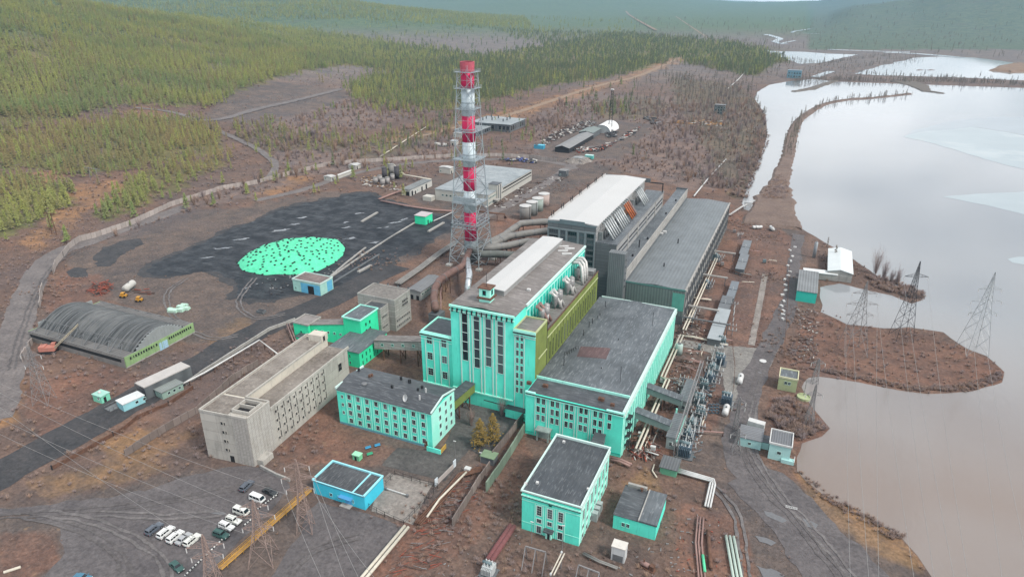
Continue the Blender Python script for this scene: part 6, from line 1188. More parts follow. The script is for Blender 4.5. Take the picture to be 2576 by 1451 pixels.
# ---------------------------------------------------------------- pylons and wires
mPyl = plain('weathered_zinc', (.24,.23,.23), .6, .3, .4, .2); mPylD = plain('dark_zinc', (.05,.05,.055), .6, .3); mPylR = plain('rusty_lattice', (.27,.20,.175), .8, .1, .3, .3); mPylL = plain('pale_zinc', (.36,.38,.39), .5, .35)
def pylon(label, base, H, bw, mat, arms, rz=0.0, waist=.62, tw=.55, cat='pylon', name='pylon', wt=.13, group=None):
    t = thing(name, label, cat, base, group); c = Vector(base); cz, sz = math.cos(rz), math.sin(rz); rot = lambda v: Vector((v.x*cz-v.y*sz, v.x*sz+v.y*cz, v.z))
    hw = lambda z: tab([(0,bw),(H*waist,bw*.32 if bw > 1.2 else bw*.6),(H*.93,tw*.5),(H,.06)], z); sg = ((-1,-1),(1,-1),(1,1),(-1,1))
    cp = lambda k, z: c+rot(Vector((sg[k % 4][0]*hw(z), sg[k % 4][1]*hw(z), z)))
    lv = [0]; z = 0
    while z < H*.93: z += max(1.2, hw(z)*1.9); lv.append(min(z, H*.93))
    lv.append(H)
    for k in range(4):
        mb = MB(); zs = [0, H*waist, H*.93, H]
        for a, b in zip(zs, zs[1:]): mb.bar(cp(k, a), cp(k, b), wt)
        mb.build('leg', mat, t)
    mb = MB()
    for a, b in zip(lv, lv[1:-1]):
        for k in range(4): mb.bar(cp(k, a), cp(k+1, b), wt*.6); mb.bar(cp(k+1, a), cp(k, b), wt*.6); mb.bar(cp(k, b), cp(k+1, b), wt*.5)
    mb.build('bracing', mat, t); tips = []
    for z, l in arms:
        for s_ in (-1, 1):
            am = MB()
            tip = c+rot(Vector((s_*l, 0, z+.1))); w_ = hw(z)
            for sy in (-1, 1): am.bar(c+rot(Vector((s_*w_, sy*w_, z))), tip, wt*.7); am.bar(c+rot(Vector((s_*w_, sy*w_, z+1.3))), tip, wt*.6)
            for f in (.35, .7): p = c+rot(Vector((s_*(w_+(l-w_)*f), -w_*(1-f), z))); am.bar(p, c+rot(Vector((s_*(w_+(l-w_)*f), w_*(1-f), z))), wt*.5); am.bar(p, c+rot(Vector((s_*(w_+(l-w_)*f), 0, z+1.3*(1-f)))), wt*.5)
            tips.append(tip); o = am.build('crossarm', mat, t); MB().tube([tip, tip-ZV*1.3], .12, 6).build('insulator', mPipeW, o)
    return [p-ZV*1.3 for p in tips]
TP1 = pylon('grey lattice pylon on the peninsula, leftmost of three', (28.4,269,0), 30, 4.3, mPyl, [(16,5.0),(20.5,5.8),(25,4.6)], .35)
TP2 = pylon('dark lattice pylon on the peninsula, middle of three', (47,290,0), 33.5, 3.4, mPylD, [(18,4.6),(27,4.6)], .35)
TP3 = pylon('pale lattice pylon at the peninsula tip, rightmost of three', (71.5,288.5,0), 33.6, 4.2, mPylL, [(16.5,5.2),(21.5,5.6),(26.5,4.2)], .35)
TA = pylon('rusty pylon standing beside the gatehouse', (-103.9,105.6,0), 22.3, 2.0, mPylR, [(13,3.4),(16.5,4.2),(20,3.0)], .5, .55)
TB = pylon('broad grey brown pylon standing over the gangway by the parked cars', (-106.8,93.2,0), 18.5, 3.0, mPylR, [(10,3.6),(13.5,4.4),(16.5,3.2)], .5, .55)
bC = P('g', 1575, 1540, 0); TC = pylon('rusty pylon at the bottom edge by the car park posts', bC, 16.5, 2.0, mPylR, [(10,3.4),(13,4.0)], .6)
TD = pylon('pale pylon by the hangar corner at the left', (-224.6,118.6,0), 23, 2.6, mPyl, [(14,3.0),(18,3.4)], .4)
pylon('slim lattice post in the bushes by the right bank', P('i',965,330), 15, 1.3, mPyl, [(11,2.6)], .3, .6, .5, 'lattice post', 'lattice_post')
pylon('squat lattice post beside the left relay house', P('i',430,540), 9, 1.4, mPyl, [(6.5,2.2)], .3, .6, .5, 'lattice post', 'lattice_post')
pylon('thin lattice post standing in the switchyard', P('G',1390,420), 12, .7, mPyl, [(8,2),(10,2)], .3, .6, .5, 'lattice post', 'lattice_post')
pylon('thin lattice post at the edge of the lake behind the valve house', P('f',1010,1420), 10, 1.0, mPyl, [(8,2.4)], .3, .6, .5, 'lattice post', 'lattice_post')
def hframe(label, p, h, w, mat=None):
    t = thing('pole_frame', label, 'pole', p); m = mat or mRust
    for s_ in (-1, 1): MB().bar(Vector((p.x+s_*w/2, p.y, 0)), Vector((p.x+s_*w/2*.8, p.y, h)), .3).build('pole', m, t)
    MB().bar(Vector((p.x-w*.9, p.y, h-.6)), Vector((p.x+w*.9, p.y, h-.6)), .3).build('crossarm', m, t)
    mb = MB(); mb.bar(Vector((p.x-w*.5, p.y, h*.25)), Vector((p.x+w*.42, p.y, h*.8)), .14).bar(Vector((p.x+w*.5, p.y, h*.25)), Vector((p.x-w*.42, p.y, h*.8)), .14); mb.build('brace', m, t)
hframe('wooden twin pole frame on the sandy slope at the left', P('d', 400, 330), 13, 4); hframe('pale twin pole frame in the larch clearing', P('a', 700, 1340), 11, 9, mPyl); hframe('twin pole frame leaning at the far left edge', P('d',-40,1400), 12, 5, mPyl)
mWire = plain('wire', (.30,.29,.28), .5, .5)
def wire(label, a, b, sag, group, r=.045):
    pts = [a.lerp(b, i/14)-ZV*sag*4*(i/14)*(1-i/14) for i in range(15)]
    o = MB().tube(pts, r, 5, None, False).build('power_line', mWire); tag(o, label, 'power line', group)
ends = (1760, 1920, 2070, 2165, 1545, 1500, 1430, 1290, 1250)
src = [TP1[0], TP1[2], TP1[4], TP1[5], TP2[0], TP2[1], TP2[2], TP2[3], TP1[3]]
order = [(TP1[2],1290),(TP1[4],1430),(TP1[3],1500),(TP1[5],1770),(TP2[0],1920),(TP2[2],2070),(TP2[3],2170),(TP3[2],2420),(TP3[4],2640)]
for i, (a, xb) in enumerate(order):
    e = P('i', xb, 1480, 24); wire('pale power line sagging from the peninsula pylons over the lake to the near shore', a, a+(e-a)*1.25, 3.0, 'power lines over the lake', .042)
for i, (a, k, x, y, z) in enumerate(((TB[1],'g',-150,215,18),(TB[3],'g',-150,20,20),(TB[0],'g',-150,330,15),(TC[1],'g',-100,130,14),(TA[0],'g',-200,-60,22))):
    wire('thin power line crossing the car park toward the left edge', a, P(k, x, y, z), 2.0, 'power lines over the car park', .045)
for i, (a, k, x, y, z) in enumerate(((TA[1],'h',300,1500,12),(TA[3],'h',170,1500,12),(TA[5],'h',60,1500,12),(TA[2],'g',2380,1500,10))):
    wire('thin power line falling from the gatehouse pylon across the forecourt', a, P(k, x, y, z), 1.2, 'power lines over the forecourt', .045)
# ---------------------------------------------------------------- cars
mTyre = plain('tyre', (.012,.012,.013), .85); mRim = plain('rim', (.35,.35,.36), .4, .6); mCarG = plain('car_glass', (.012,.014,.017), .08, 0, .6); mLampW = plain('lamp_glass', (.6,.6,.58), .15, 0, .6); mLampR = plain('tail_lamp', (.35,.02,.02), .2, 0, .5)
def carpaint(n, c): return plain(n, c, .3, .0, .5, .03, .5)
def make_car(kind, col, label, loc, rz, name='parked_car', cat='car'):
    t = thing(name, label, cat, loc, None, rz); mp_ = col
    L_, W_, gz, hood, roof, c0, c1, t0, t1, hz = {'suv': (4.6,1.8,.32,1.02,1.78,-2.2,.95,-2.05,.25,1.05), 'jeep': (4.2,1.75,.38,1.10,1.85,-2.05,.65,-2.0,.45,1.12), 'van': (4.5,1.9,.34,1.0,2.08,-2.2,2.1,-2.1,1.6,1.05), 'sedan': (4.4,1.7,.24,.86,1.42,-1.5,1.0,-1.0,.25,.9)}[kind]
    h = L_/2; w2 = W_/2
    prof = [(-h,gz+.12),(-h,hood-.05),(-h+.06,hz),(c1,hz),(h-.35,hood),(h-.04,hood-.12),(h,gz+.3),(h-.1,gz),(-h+.1,gz)]
    mb = MB(); n = len(prof)
    for y, ins in ((-w2,.0),(w2,.0)):
        mb.v += [Vector((x, y*(1 if z < hz-.05 else .96), z)) for x, z in prof]
    mb.f = [tuple(range(n)), tuple(range(2*n-1, n-1, -1))]+[(i, n+i, n+(i+1) % n, (i+1) % n) for i in range(n)]
    a = w2*.95; b = w2*.80; z0, z1 = hz-.02, roof
    vs = [(c0,-a,z0),(c1,-a,z0),(c1,a,z0),(c0,a,z0),(t0,-b,z1-.05),(t1,-b,z1-.05),(t1,b,z1-.05),(t0,b,z1-.05),(t0+.12,-b+.12,z1),(t1-.12,-b+.12,z1),(t1-.12,b-.12,z1),(t0+.12,b-.12,z1)]
    mb.add(vs, [(0,1,5,4),(1,2,6,5),(2,3,7,6),(3,0,4,7),(4,5,9,8),(5,6,10,9),(6,7,11,10),(7,4,8,11),(8,9,10,11)]); mb.build('body', mp_, t, local=True)
    V = [Vector(v) for v in vs]
    def pane(i, j, k, l, s0, s1, u0, u1):
        A, B, C_, D_ = V[i], V[j], V[k], V[l]; f = lambda s, u: (A+(B-A)*s)*(1-u)+(D_+(C_-D_)*s)*u
        nn = (B-A).cross(D_-A).normalized()*.015; q = [f(s0,u0)+nn, f(s1,u0)+nn, f(s1,u1)+nn, f(s0,u1)+nn]; return MB().add(q, [(0,1,2,3)])
    pane(1,2,6,5,.06,.94,.12,.92).build('windscreen', mCarG, t, local=True); pane(3,0,4,7,.08,.92,.2,.9).build('rear_window', mCarG, t, local=True)
    for i, j, k, l in ((0,1,5,4),(2,3,7,6)):
        sp = ((.05,.34),(.37,.64),(.67,.93)) if kind == 'van' else ((.07,.32),(.36,.62),(.66,.92))
        for s0, s1 in sp: pane(i,j,k,l,s0,s1,.22,.9).build('side_window', mCarG, t, local=True)
    wr = .36 if kind != 'sedan' else .31
    for x in (-h*.58, h*.62):
        for s_ in (-1, 1):
            wh = MB().tube([(x, s_*(w2-.2), wr), (x, s_*(w2+.03), wr)], wr, 14).build('wheel', mTyre, t, local=True); MB().tube([(x, s_*(w2+.0), wr), (x, s_*(w2+.04), wr)], wr*.55, 10).build('rim', mRim, wh, local=True)
    for s_ in (-1, 1):
        MB().box(h-.1, s_*w2*.72-.16, hood-.34, h+.015, s_*w2*.72+.16, hood-.16).build('headlight', mLampW, t, local=True); MB().box(-h-.012, s_*w2*.84-.1, hood-.4, -h+.05, s_*w2*.84+.1, hood-.12).build('tail_light', mLampR, t, local=True)
        MB().box(c1-.05 if kind != 'van' else c1-.4, s_*w2+(.0 if s_ > 0 else -.2), hz+.02, c1+.12 if kind != 'van' else c1-.22, s_*w2+(.2 if s_ > 0 else 0), hz+.22).build('mirror', mp_, t, local=True)
    MB().box(h-.06, -w2*.95, gz-.02, h+.06, w2*.95, gz+.2).build('bumper', mDark, t, local=True); MB().box(-h-.06, -w2*.95, gz-.02, -h+.06, w2*.95, gz+.2).build('bumper', mDark, t, local=True)
    if kind in ('suv', 'jeep'): MB().box(t0+.3, -b+.1, z1+.06, t1-.3, -b+.15, z1+.11).build('roof_rail', mDark, t, local=True); MB().box(t0+.3, b-.15, z1+.06, t1-.3, b-.1, z1+.11).build('roof_rail', mDark, t, local=True)
    return t
cW, cW2, cS, cD, cG, cB, cBk = (carpaint(*a) for a in (('car_white', (.66,.67,.66)),('car_cream', (.60,.61,.57)),('car_silver', (.34,.35,.36)),('car_slate', (.10,.115,.14)),('car_green', (.035,.09,.08)),('car_blue', (.05,.16,.24)),('car_black', (.03,.035,.038))))
Q = math.pi/2
for kind, col, (x, y), rz, lb in (('suv',cD,(1132,1095),Q,'slate grey utility car at the left end of the front row'),('suv',cW,(1217,1120),Q,'white off road car next to the slate grey one'),('suv',cW,(1287,1152),Q,'white estate car in the middle of the front row'),('sedan',cS,(1348,1165),Q,'small silver car between two white ones'),('suv',cW2,(1412,1178),Q,'cream white off road car at the right end of the front row'),
    ('jeep',cG,(1625,1140),.02,'dark green jeep at the near end of the side row'),('jeep',cW,(1665,1080),-.03,'white jeep next to the dark green one'),('jeep',cW2,(1717,1035),.02,'white jeep, second from the dark green one'),('van',cW2,(1772,970),.0,'white minibus parked past the two white jeeps'),('van',cW,(1890,875),-.04,'white minibus beside the pylon top, farthest of the side row'),
    ('sedan',cBk,(1982,822),-.1,'black saloon car near the gatehouse pylon'),('suv',cD,(1812,780),Q+.1,'dark grey off road car parked alone at the back of the car park'),('sedan',cG,(1297,1370),-.25,'dark green hatchback standing alone in the car park'),('sedan',cB,(603,1452),.2,'blue car half out of the picture at the bottom edge')):
    p = P('g', x, y, .8); make_car(kind, col, lb, (p.x, p.y, .06), rz, 'parked_van' if kind == 'van' else 'parked_car', 'van' if kind == 'van' else 'car')
# black and white posts along the car park edge
mPost = NT('banded_post'); wv_ = mPost.n('ShaderNodeTexWave', wave_type='BANDS', bands_direction='X'); wv_.inputs['Scale'].default_value = .35; mPost.l(mPost.c, wv_.inputs['Vector']); mPost = mPost.fin(mPost.mix(mPost.ramp(wv_.outputs['Fac'], .48, .52), (.03,.03,.03), (.6,.6,.58)), .7)
for a, b, lb in ((('g',2038,855),('g',1895,960),'black and white banded barrier rail behind the minibuses'),(('g',1660,1160),('g',1360,1450),'black and white banded barrier rail at the near edge of the car park'),(('g',1850,1035),('g',1790,1085),'short banded barrier rail beside the white jeeps')):
    p, r = P(*a), P(*b); d = (r-p); L_ = d.length; t = thing('barrier_rail', lb, 'barrier', p, None, math.atan2(d.y, d.x)); MB().box(0, -.12, .35, L_, .12, .6).build('rail', mPost, t, local=True)
    for k in range(int(L_/3)+1): MB().box(k*3, -.1, 0, k*3+.2, .1, .4).build('post', mDark, t, local=True)
# ---------------------------------------------------------------- switchyard east of the halls
mTr = paint('transformer_grey', (.12,.17,.185), .15, .5, (.06,.07,.07), .4, .5); mTrD = paint('transformer_blue', (.075,.11,.14), .2, .5, (.03,.04,.05), .4, .5); mPor = plain('porcelain', (.48,.50,.50), .25, 0, .5)
def transformer(label, p, s, m, rz=0.0):
    t = thing('transformer', label, 'transformer', p, None, rz); k = s
    MB().box(-1.5*k, -1.1*k, .4, 1.5*k, 1.1*k, 3.0*k).build('tank', m, t, local=True)
    for sd in (-1, 1):
        for i in range(7): MB().box(-1.4*k+i*.43*k, sd*1.1*k if sd > 0 else -1.9*k, .8, -1.2*k+i*.43*k, 1.9*k if sd > 0 else -1.1*k, 2.7*k).build('radiator', m, t, local=True)
    MB().tube([(-1.7*k, 0, 3.7*k), (.9*k, 0, 3.7*k)], .4*k, 12).build('conservator', mTr, t, True, local=True)
    for i in range(3):
        x = -.9*k+i*.9*k; MB().lathe((x, .5*k, 3.0*k), [(.2*k,0),(.28*k,.25),(.14*k,.35),(.26*k,.6),(.12*k,.7),(.22*k,1.0),(.06,1.2),(.05,1.6*k)], 8).build('bushing', mPor, t, local=True); MB().lathe((x, -.6*k, 3.0*k), [(.12*k,0),(.2*k,.2),(.1*k,.3),(.16*k,.5),(.05,.9)], 8).build('bushing', mPor, t, local=True)
    MB().box(-2.2*k, -2.1*k, -.1, 2.2*k, 2.1*k, .35).build('plinth', mConcG, t, local=True)
    return t
for k, x, y, s, m, lb in (('F',1160,830,1.15,mTrD,'dark blue transformer by the gravel yard, rearmost of the row'),('F',1055,960,1.0,mTr,'grey transformer, second from the gravel yard'),('F',1010,1090,1.0,mTrD,'bluish transformer in the middle of the row'),('F',930,1190,.9,mTr,'small grey transformer before the bus portal'),('M',1640,360,1.1,mTr,'pale grey transformer beside the portal beam'),('M',1660,540,.95,mTr,'squat pale transformer next to the white cylinder'),('M',1530,720,1.0,mTr,'finned transformer right of the rear switchgear house'),('M',1480,880,1.0,mTrD,'finned transformer among the white bushings'),('M',1430,1110,1.2,mTrD,'big dark blue transformer at the near end of the row'),('M',2040,360,1.15,mTrD,'blue transformer standing apart behind the white cylinder'),('f',285,520,1.0,mTr,'grey transformer at the end of the rearmost busbar bridge'),('f',215,720,1.0,mTrD,'bluish transformer under the second busbar bridge'),('f',330,1135,.9,mTr,'small grey transformer at the near edge of the large pale cell')):
    transformer(lb, P(k, x, y), s, m, 0 if s != 1.0 else Q)
def busbars():
    # white portal beam over the transformers
    a, b = P('M', 1320, 900, 6.5), P('F', 900, 820, 6.5); t = thing('busbar_portal', 'long pale portal beam on posts above the transformer row', 'portal', (a.x, a.y, 0)); d = (b-a).normalized(); n = Vector((-d.y, d.x, 0)); L_ = (b-a).length; mb = MB()
    for s_ in (-.5, .5):
        for z in (0, .9): mb.bar(a+n*s_+ZV*z, b+n*s_+ZV*z, .16)
    for k in range(int(L_/1.2)): p = a+d*k*1.2; mb.bar(p-n*.5, p+d*.6+n*.5+ZV*.9, .08); mb.bar(p+n*.5, p+d*.6-n*.5+ZV*.9, .08); mb.bar(p-n*.5, p-n*.5+ZV*.9, .08)
    mb.build('beam', mPyl, t)
    for k in range(7):
        p = a+d*(k*L_/6.01); mb = MB(); mb.bar((p.x+n.x*.5, p.y+n.y*.5, 0), p+n*.5, .22).bar((p.x-n.x*.5, p.y-n.y*.5, 0), p-n*.5, .22); mb.build('post', mPyl, t)
    # rows of insulator stands
    rn = random.Random(8); proto = None; i = 0
    for k0, x0, y0, x1, y1, n_ in (('M',1450,650,1290,1120,9),('M',1600,640,1500,1180,10),('M',1530,640,1390,1160,9),('F',1080,700,960,1130,8),('F',1170,900,1080,1240,6),('M',1690,250,1560,620,6),('M',1420,60,1330,460,7),('M',1560,90,1500,420,7),('F',1230,640,1120,720,4),('M',1700,520,1620,900,6),('f',330,520,300,560,3),('f',470,360,440,372,3),('f',260,690,230,760,4),('f',150,900,110,1000,4),('f',420,860,400,1100,6)):
        for j in range(n_):
            p = P(k0, x0+(x1-x0)*(j+.5)/n_, y0+(y1-y0)*(j+.5)/n_); i += 1
            if proto is None:
                proto = thing('insulator_stand', 'pale insulator stand with a short bar between the transformers', 'insulator', p, 'insulator stands in the switchyard')
                MB().bar((0,0,0), (0,0,2.6), .22).build('post', mPyl, proto, local=True); MB().box(-1.5,-.12,2.6,1.5,.12,2.8).build('crossbar', mPyl, proto, local=True)
                for q in (-1.3, 0, 1.3): MB().lathe((q,0,2.8), [(.1,0),(.2,.2),(.09,.3),(.18,.55),(.08,.65),(.15,.9),(.05,1.1)], 7).build('insulator', mPor, proto, local=True)
            else: dup(proto, p, rn.choice((0, 0, Q)), scale=rn.uniform(.85, 1.15))
busbars()
def yard_buildings():
    mGb = corrug('switchgear_roof', (.15,.165,.172), 1.0, 1, .12, .6); mGw = paint('switchgear_wall', (.33,.37,.36), .12, .4, (.2,.2,.2), .4)
    a = P('M', 1165, 850, 4); b = P('M', 1290, 850, 4); c = P('M', 1385, 520, 4); t, W = hut('switchgear_house', 'narrow grey switchgear house at the end of the nearer bridge', 'building', a.x, a.y, b.x+.5, c.y, 4.2, mGw, mGb, .25, None, [('F',1,1.2,1,1.4)])
    MB().box(b.x+.5, a.y-.2, 3.2, b.x+.9, c.y, 4.0).build('cable_tray', mTurqL, t); MB().box(a.x, c.y-.4, 4.4, a.x+.5, c.y, 6).build('vent', mTurqL, t)
    a = P('M', 1350, 320, 4); b = P('M', 1480, 325, 4); c = P('M', 1590, 40, 4); hut('switchgear_house', 'narrow grey switchgear house at the end of the farther bridge', 'building', a.x, a.y, b.x+.6, c.y, 4.2, mGw, mGb, .25, None, [('F',1,1.2,1,1.4)])
    mBr = paint('bridge_grey_green', (.19,.25,.235), .12, .4, (.12,.13,.13), .5)
    covered_way('cable_bridge', 'nearer grey green cable bridge from the turbine hall to the transformers', (-36.9, P('M',760,520,6).y), (P('M',1200,620,5).x+1, P('M',760,520,6).y-.6), 3.0, 2.2, 2.2, 5.4, 3.6, mBr, mRoofGr, 1, 0, 'cable bridge')
    covered_way('cable_bridge', 'farther grey green cable bridge from the turbine hall to the transformers', (-36.9, P('M',920,160,6).y), (P('M',1370,270,5).x+1, P('M',920,160,6).y-.6), 3.0, 2.2, 2.2, 5.4, 3.6, mBr, mRoofGr, 1, 0, 'cable bridge')
    a = P('M', 1060, 1380, 0); b = P('M', 1310, 1420, 0); hut('pipe_shed', 'low shed with a dark roof and faded green front by the white pipes', 'shed', a.x, a.y, b.x, a.y+5.6, 2.3, paint('faded_green', (.13,.36,.23), .1, .4), corrug('pipe_shed_roof', (.10,.105,.11), .8, 0, .15), .3)
    for i, (x0, y0, x1, y1, lb) in enumerate(((225,1090,392,885,'large pale grey switch cell near the gravel yard, with two roof slabs'),(300,880,410,790,'dark grey switch cell behind the large pale one'),(362,790,455,680,'bluish grey switch cell with a bent roof'),(430,580,528,480,'grey switch cell beside the grey hall, fourth from the gravel'),(458,470,548,378,'grey switch cell farthest along the grey hall'))):
        p0, p1 = P('f', x0, y0, 3), P('f', x1, y1, 3); m = (paint('cell_pale', (.30,.33,.345), .08, .3), paint('cell_dark', (.13,.14,.15), .1, .3), paint('cell_blue', (.16,.18,.20), .1, .3), paint('cell_g', (.17,.185,.20), .1, .3), paint('cell_g2', (.16,.175,.19), .1, .3))[i]
        t = thing('switch_cell', lb, 'switch cell', (p0.x, p0.y, 0)); MB().box(p0.x, p0.y, 0, p1.x, p1.y, 2.9).build('wall', mConcG, t); ym = p0.y*.52+p1.y*.48
        MB().box(p0.x-.2, p0.y-.2, 2.9, p1.x+.2, ym-.25, 3.1).build('roof_slab', m, t); MB().box(p0.x-.2, ym+.25, 2.9, p1.x+.2, p1.y+.2, 3.15).build('roof_slab', m, t)
        MB().tube([((p0.x+p1.x)/2, ym, 2.9), ((p0.x+p1.x)/2, ym, 4.6)], .18, 6).build('bushing', mPor, t)
    for i, (yb, lb) in enumerate((('f',370,460),('f',280,640),('f',190,865),)[j] for j in range(0)): pass
    for i, (x0, y0, x1, y1) in enumerate(((275,450,430,475),(190,622,372,652),(80,850,312,884),(80,940,390,1000))):
        a, b = P('f', x0, y0, 4.5), P('f', x1, y1, 4.5); t = thing('busbar_bridge', ('rearmost pale busbar bridge off the grey hall','second pale busbar bridge off the grey hall','third busbar bridge, over the bluish cells','thin dark busbar bridge over the large pale cell')[i], 'bridge', (a.x, a.y, 0)); MB().bar(Vector((-36.8, a.y, 4.5)), Vector((b.x, a.y, 4.5)), 1.1 if i < 3 else .5, .5).build('deck', mConcW if i < 3 else mSteel, t)
        for x in (a.x+2, b.x-1): MB().bar((x, a.y, 0), (x, a.y, 4.3), .3).build('post', mConcG, t)
    for k, x, y, h, r, lb, m in (('F',555,690,4.2,1.4,'pale green round tank at the turbine hall wall',paint('mint_tank', (.36,.46,.42), .1, .4)),('f',1005,500,8.5,.85,'tall slender white and grey tank column near the shore',paint('column_tank', (.30,.32,.34), .15, .3)),('G',870,215,2.6,1.0,'short pale drum among the transformers',mPor)):
        c = P(k, x, y); t = thing('tank', lb, 'tank', c); MB().lathe(c, [(r,0),(r,h),(r*.7,h+.3)], 18).build('shell', m, t, True); MB().lathe(c, [(r*.5,h+.2),(r*.5,h+.6)], 10).build('hatch', mSteel, t)
    for k, x, y, L_, r, rz, lb in (('F',1455,1100,4.6,1.05,Q,'white horizontal tank on the gravel by the orange soil'),('G',1245,190,4.4,1.05,Q,'white ribbed horizontal tank beside the stacked rings'),('f',575,290,3.2,.9,.6,'left small white tank behind the grey hall corner'),('f',600,290,3.2,.9,.6,'right small white tank of the pair behind the grey hall corner'),('f',695,300,4.5,1.0,-1.2,'white tank with an open end near the dike'),('d',955,735,6.5,1.6,-1.15,'white cylindrical tank lying by the scrap heap')):
        c = P(k, x, y); t = thing('horizontal_tank', lb, 'tank', c, None, rz); MB().tube([(-L_/2-.25,0,r+.35),(-L_/2,0,r+.35),(L_/2,0,r+.35),(L_/2+.25,0,r+.35)], r, 16).build('shell', mPipeW if k != 'd' else paint('tank_cream', (.46,.45,.42), .1, .5), t, True, local=True)
        for q in (-.3, .3): MB().box(q*L_-.2, -r*.8, 0, q*L_+.2, r*.8, r*.7).build('saddle', mConcG, t, local=True)
        MB().tube([(0,0,2*r+.3),(0,0,2*r+.8)], .3, 8).build('hatch', mSteel, t, local=True)
    first = None
    for i in range(3):
        for j in range(3):
            p = P('G', 1015+i*52, 100+j*45); 
            if first is None:
                first = thing('cable_ring', 'dark ring standing in rows beside the white ribbed tank', 'ring', p, 'dark rings standing by the tank'); mb = MB(); 
                for a in range(16):
                    A = 6.2832*a/16
                    for b in range(6): B = 6.2832*b/6; mb.v.append(Vector(((.62+.16*math.cos(B))*math.cos(A), .16*math.sin(B)*1.6, .8+(.62+.16*math.cos(B))*math.sin(A))))
                for a in range(16):
                    for b in range(6): mb.f.append((a*6+b, ((a+1) % 16)*6+b, ((a+1) % 16)*6+(b+1) % 6, a*6+(b+1) % 6))
                mb.build('ring', mTrD, first, local=True)
            else: dup(first, p, .1*i)
    # bare steel portals at the bottom
    for pts, h, lb in (((('H',500,1460),('H',660,1000),('H',960,1085),('H',860,1400)), 5.2, 'pale steel portal frame in front of the foreground house'), ((('H',1380,1440),('H',1440,1275),('H',1745,1390),('H',1690,1530)), 4.5, 'second pale steel portal frame at the bottom edge')):
        q = [P(*pts[1], h), P(*pts[2], h)]; d = (q[1]-q[0]).normalized(); n = Vector((-d.y, d.x, 0)); t = thing('steel_portal', lb, 'portal', (q[0].x, q[0].y, 0))
        for z_ in (0,): MB().bar(q[0], q[1], .3).build('beam', mPyl, t)
        for f in (0, .5, 1): p = q[0].lerp(q[1], f); MB().bar(p, Vector((p.x, p.y, 0))-n*2.6, .22).build('post', mPyl, t); MB().bar(p, Vector((p.x, p.y, 0))+n*1.4, .16).build('brace', mPyl, t)
    a, b = P('H', 1190, 1100, 5), P('H', 1030, 1420, 5); t = thing('busbar_beam', 'pale double beam on poles left of the portal frame', 'portal', (a.x, a.y, 0)); MB().bar(a, b, .25).build('beam', mPW2, t); MB().bar(a+Vector((.7,.2,0)), b+Vector((.7,.2,0)), .25).build('beam', mPW2, t)
    for p in (a, b): MB().bar((p.x, p.y, 0), (p.x, p.y, 5), .25).build('pole', mPyl, t); MB().lathe((p.x, p.y, 5), [(.25,0),(.3,.4),(.1,.7)], 8).build('insulator', mPor, t)
    c = P('H', 2010, 1225); t, W = hut('meter_cabinet', 'tall white cabinet standing behind the control shed yard', 'cabinet', c.x-1.7, c.y, c.x+1.7, c.y+2.6, 4.2, paint('cabinet_white', (.50,.51,.51), .06, .4), paint('cabinet_top', (.55,.52,.48), .1, .5), .1, None, (), [('F',.4,2.6,2.0,mSteel)])
    c = P('H', 2440, 1320); t = thing('oil_pump', 'rusty pump set on a skid near the white cabinet', 'pump', c, None, -.25); MB().box(-2.2,-.8,.0,2.2,.8,.3).build('skid', mRust, t, local=True); MB().tube([(-1.6,0,1),(.6,0,1)], .6, 12).build('drum', mPipeP, t, True, local=True); MB().box(.9,-.6,.3,2.0,.6,1.7).build('motor', mRust, t, local=True); MB().tube([(-.8,0,1.5),(-.8,0,2.4)], .2, 8).build('flange', mRust, t, local=True)
    transformer('white bushed breaker at the bottom edge beside the red brown duct', P('H', 120, 1400), .9, paint('breaker_white', (.42,.45,.45), .1, .4))
yard_buildings()
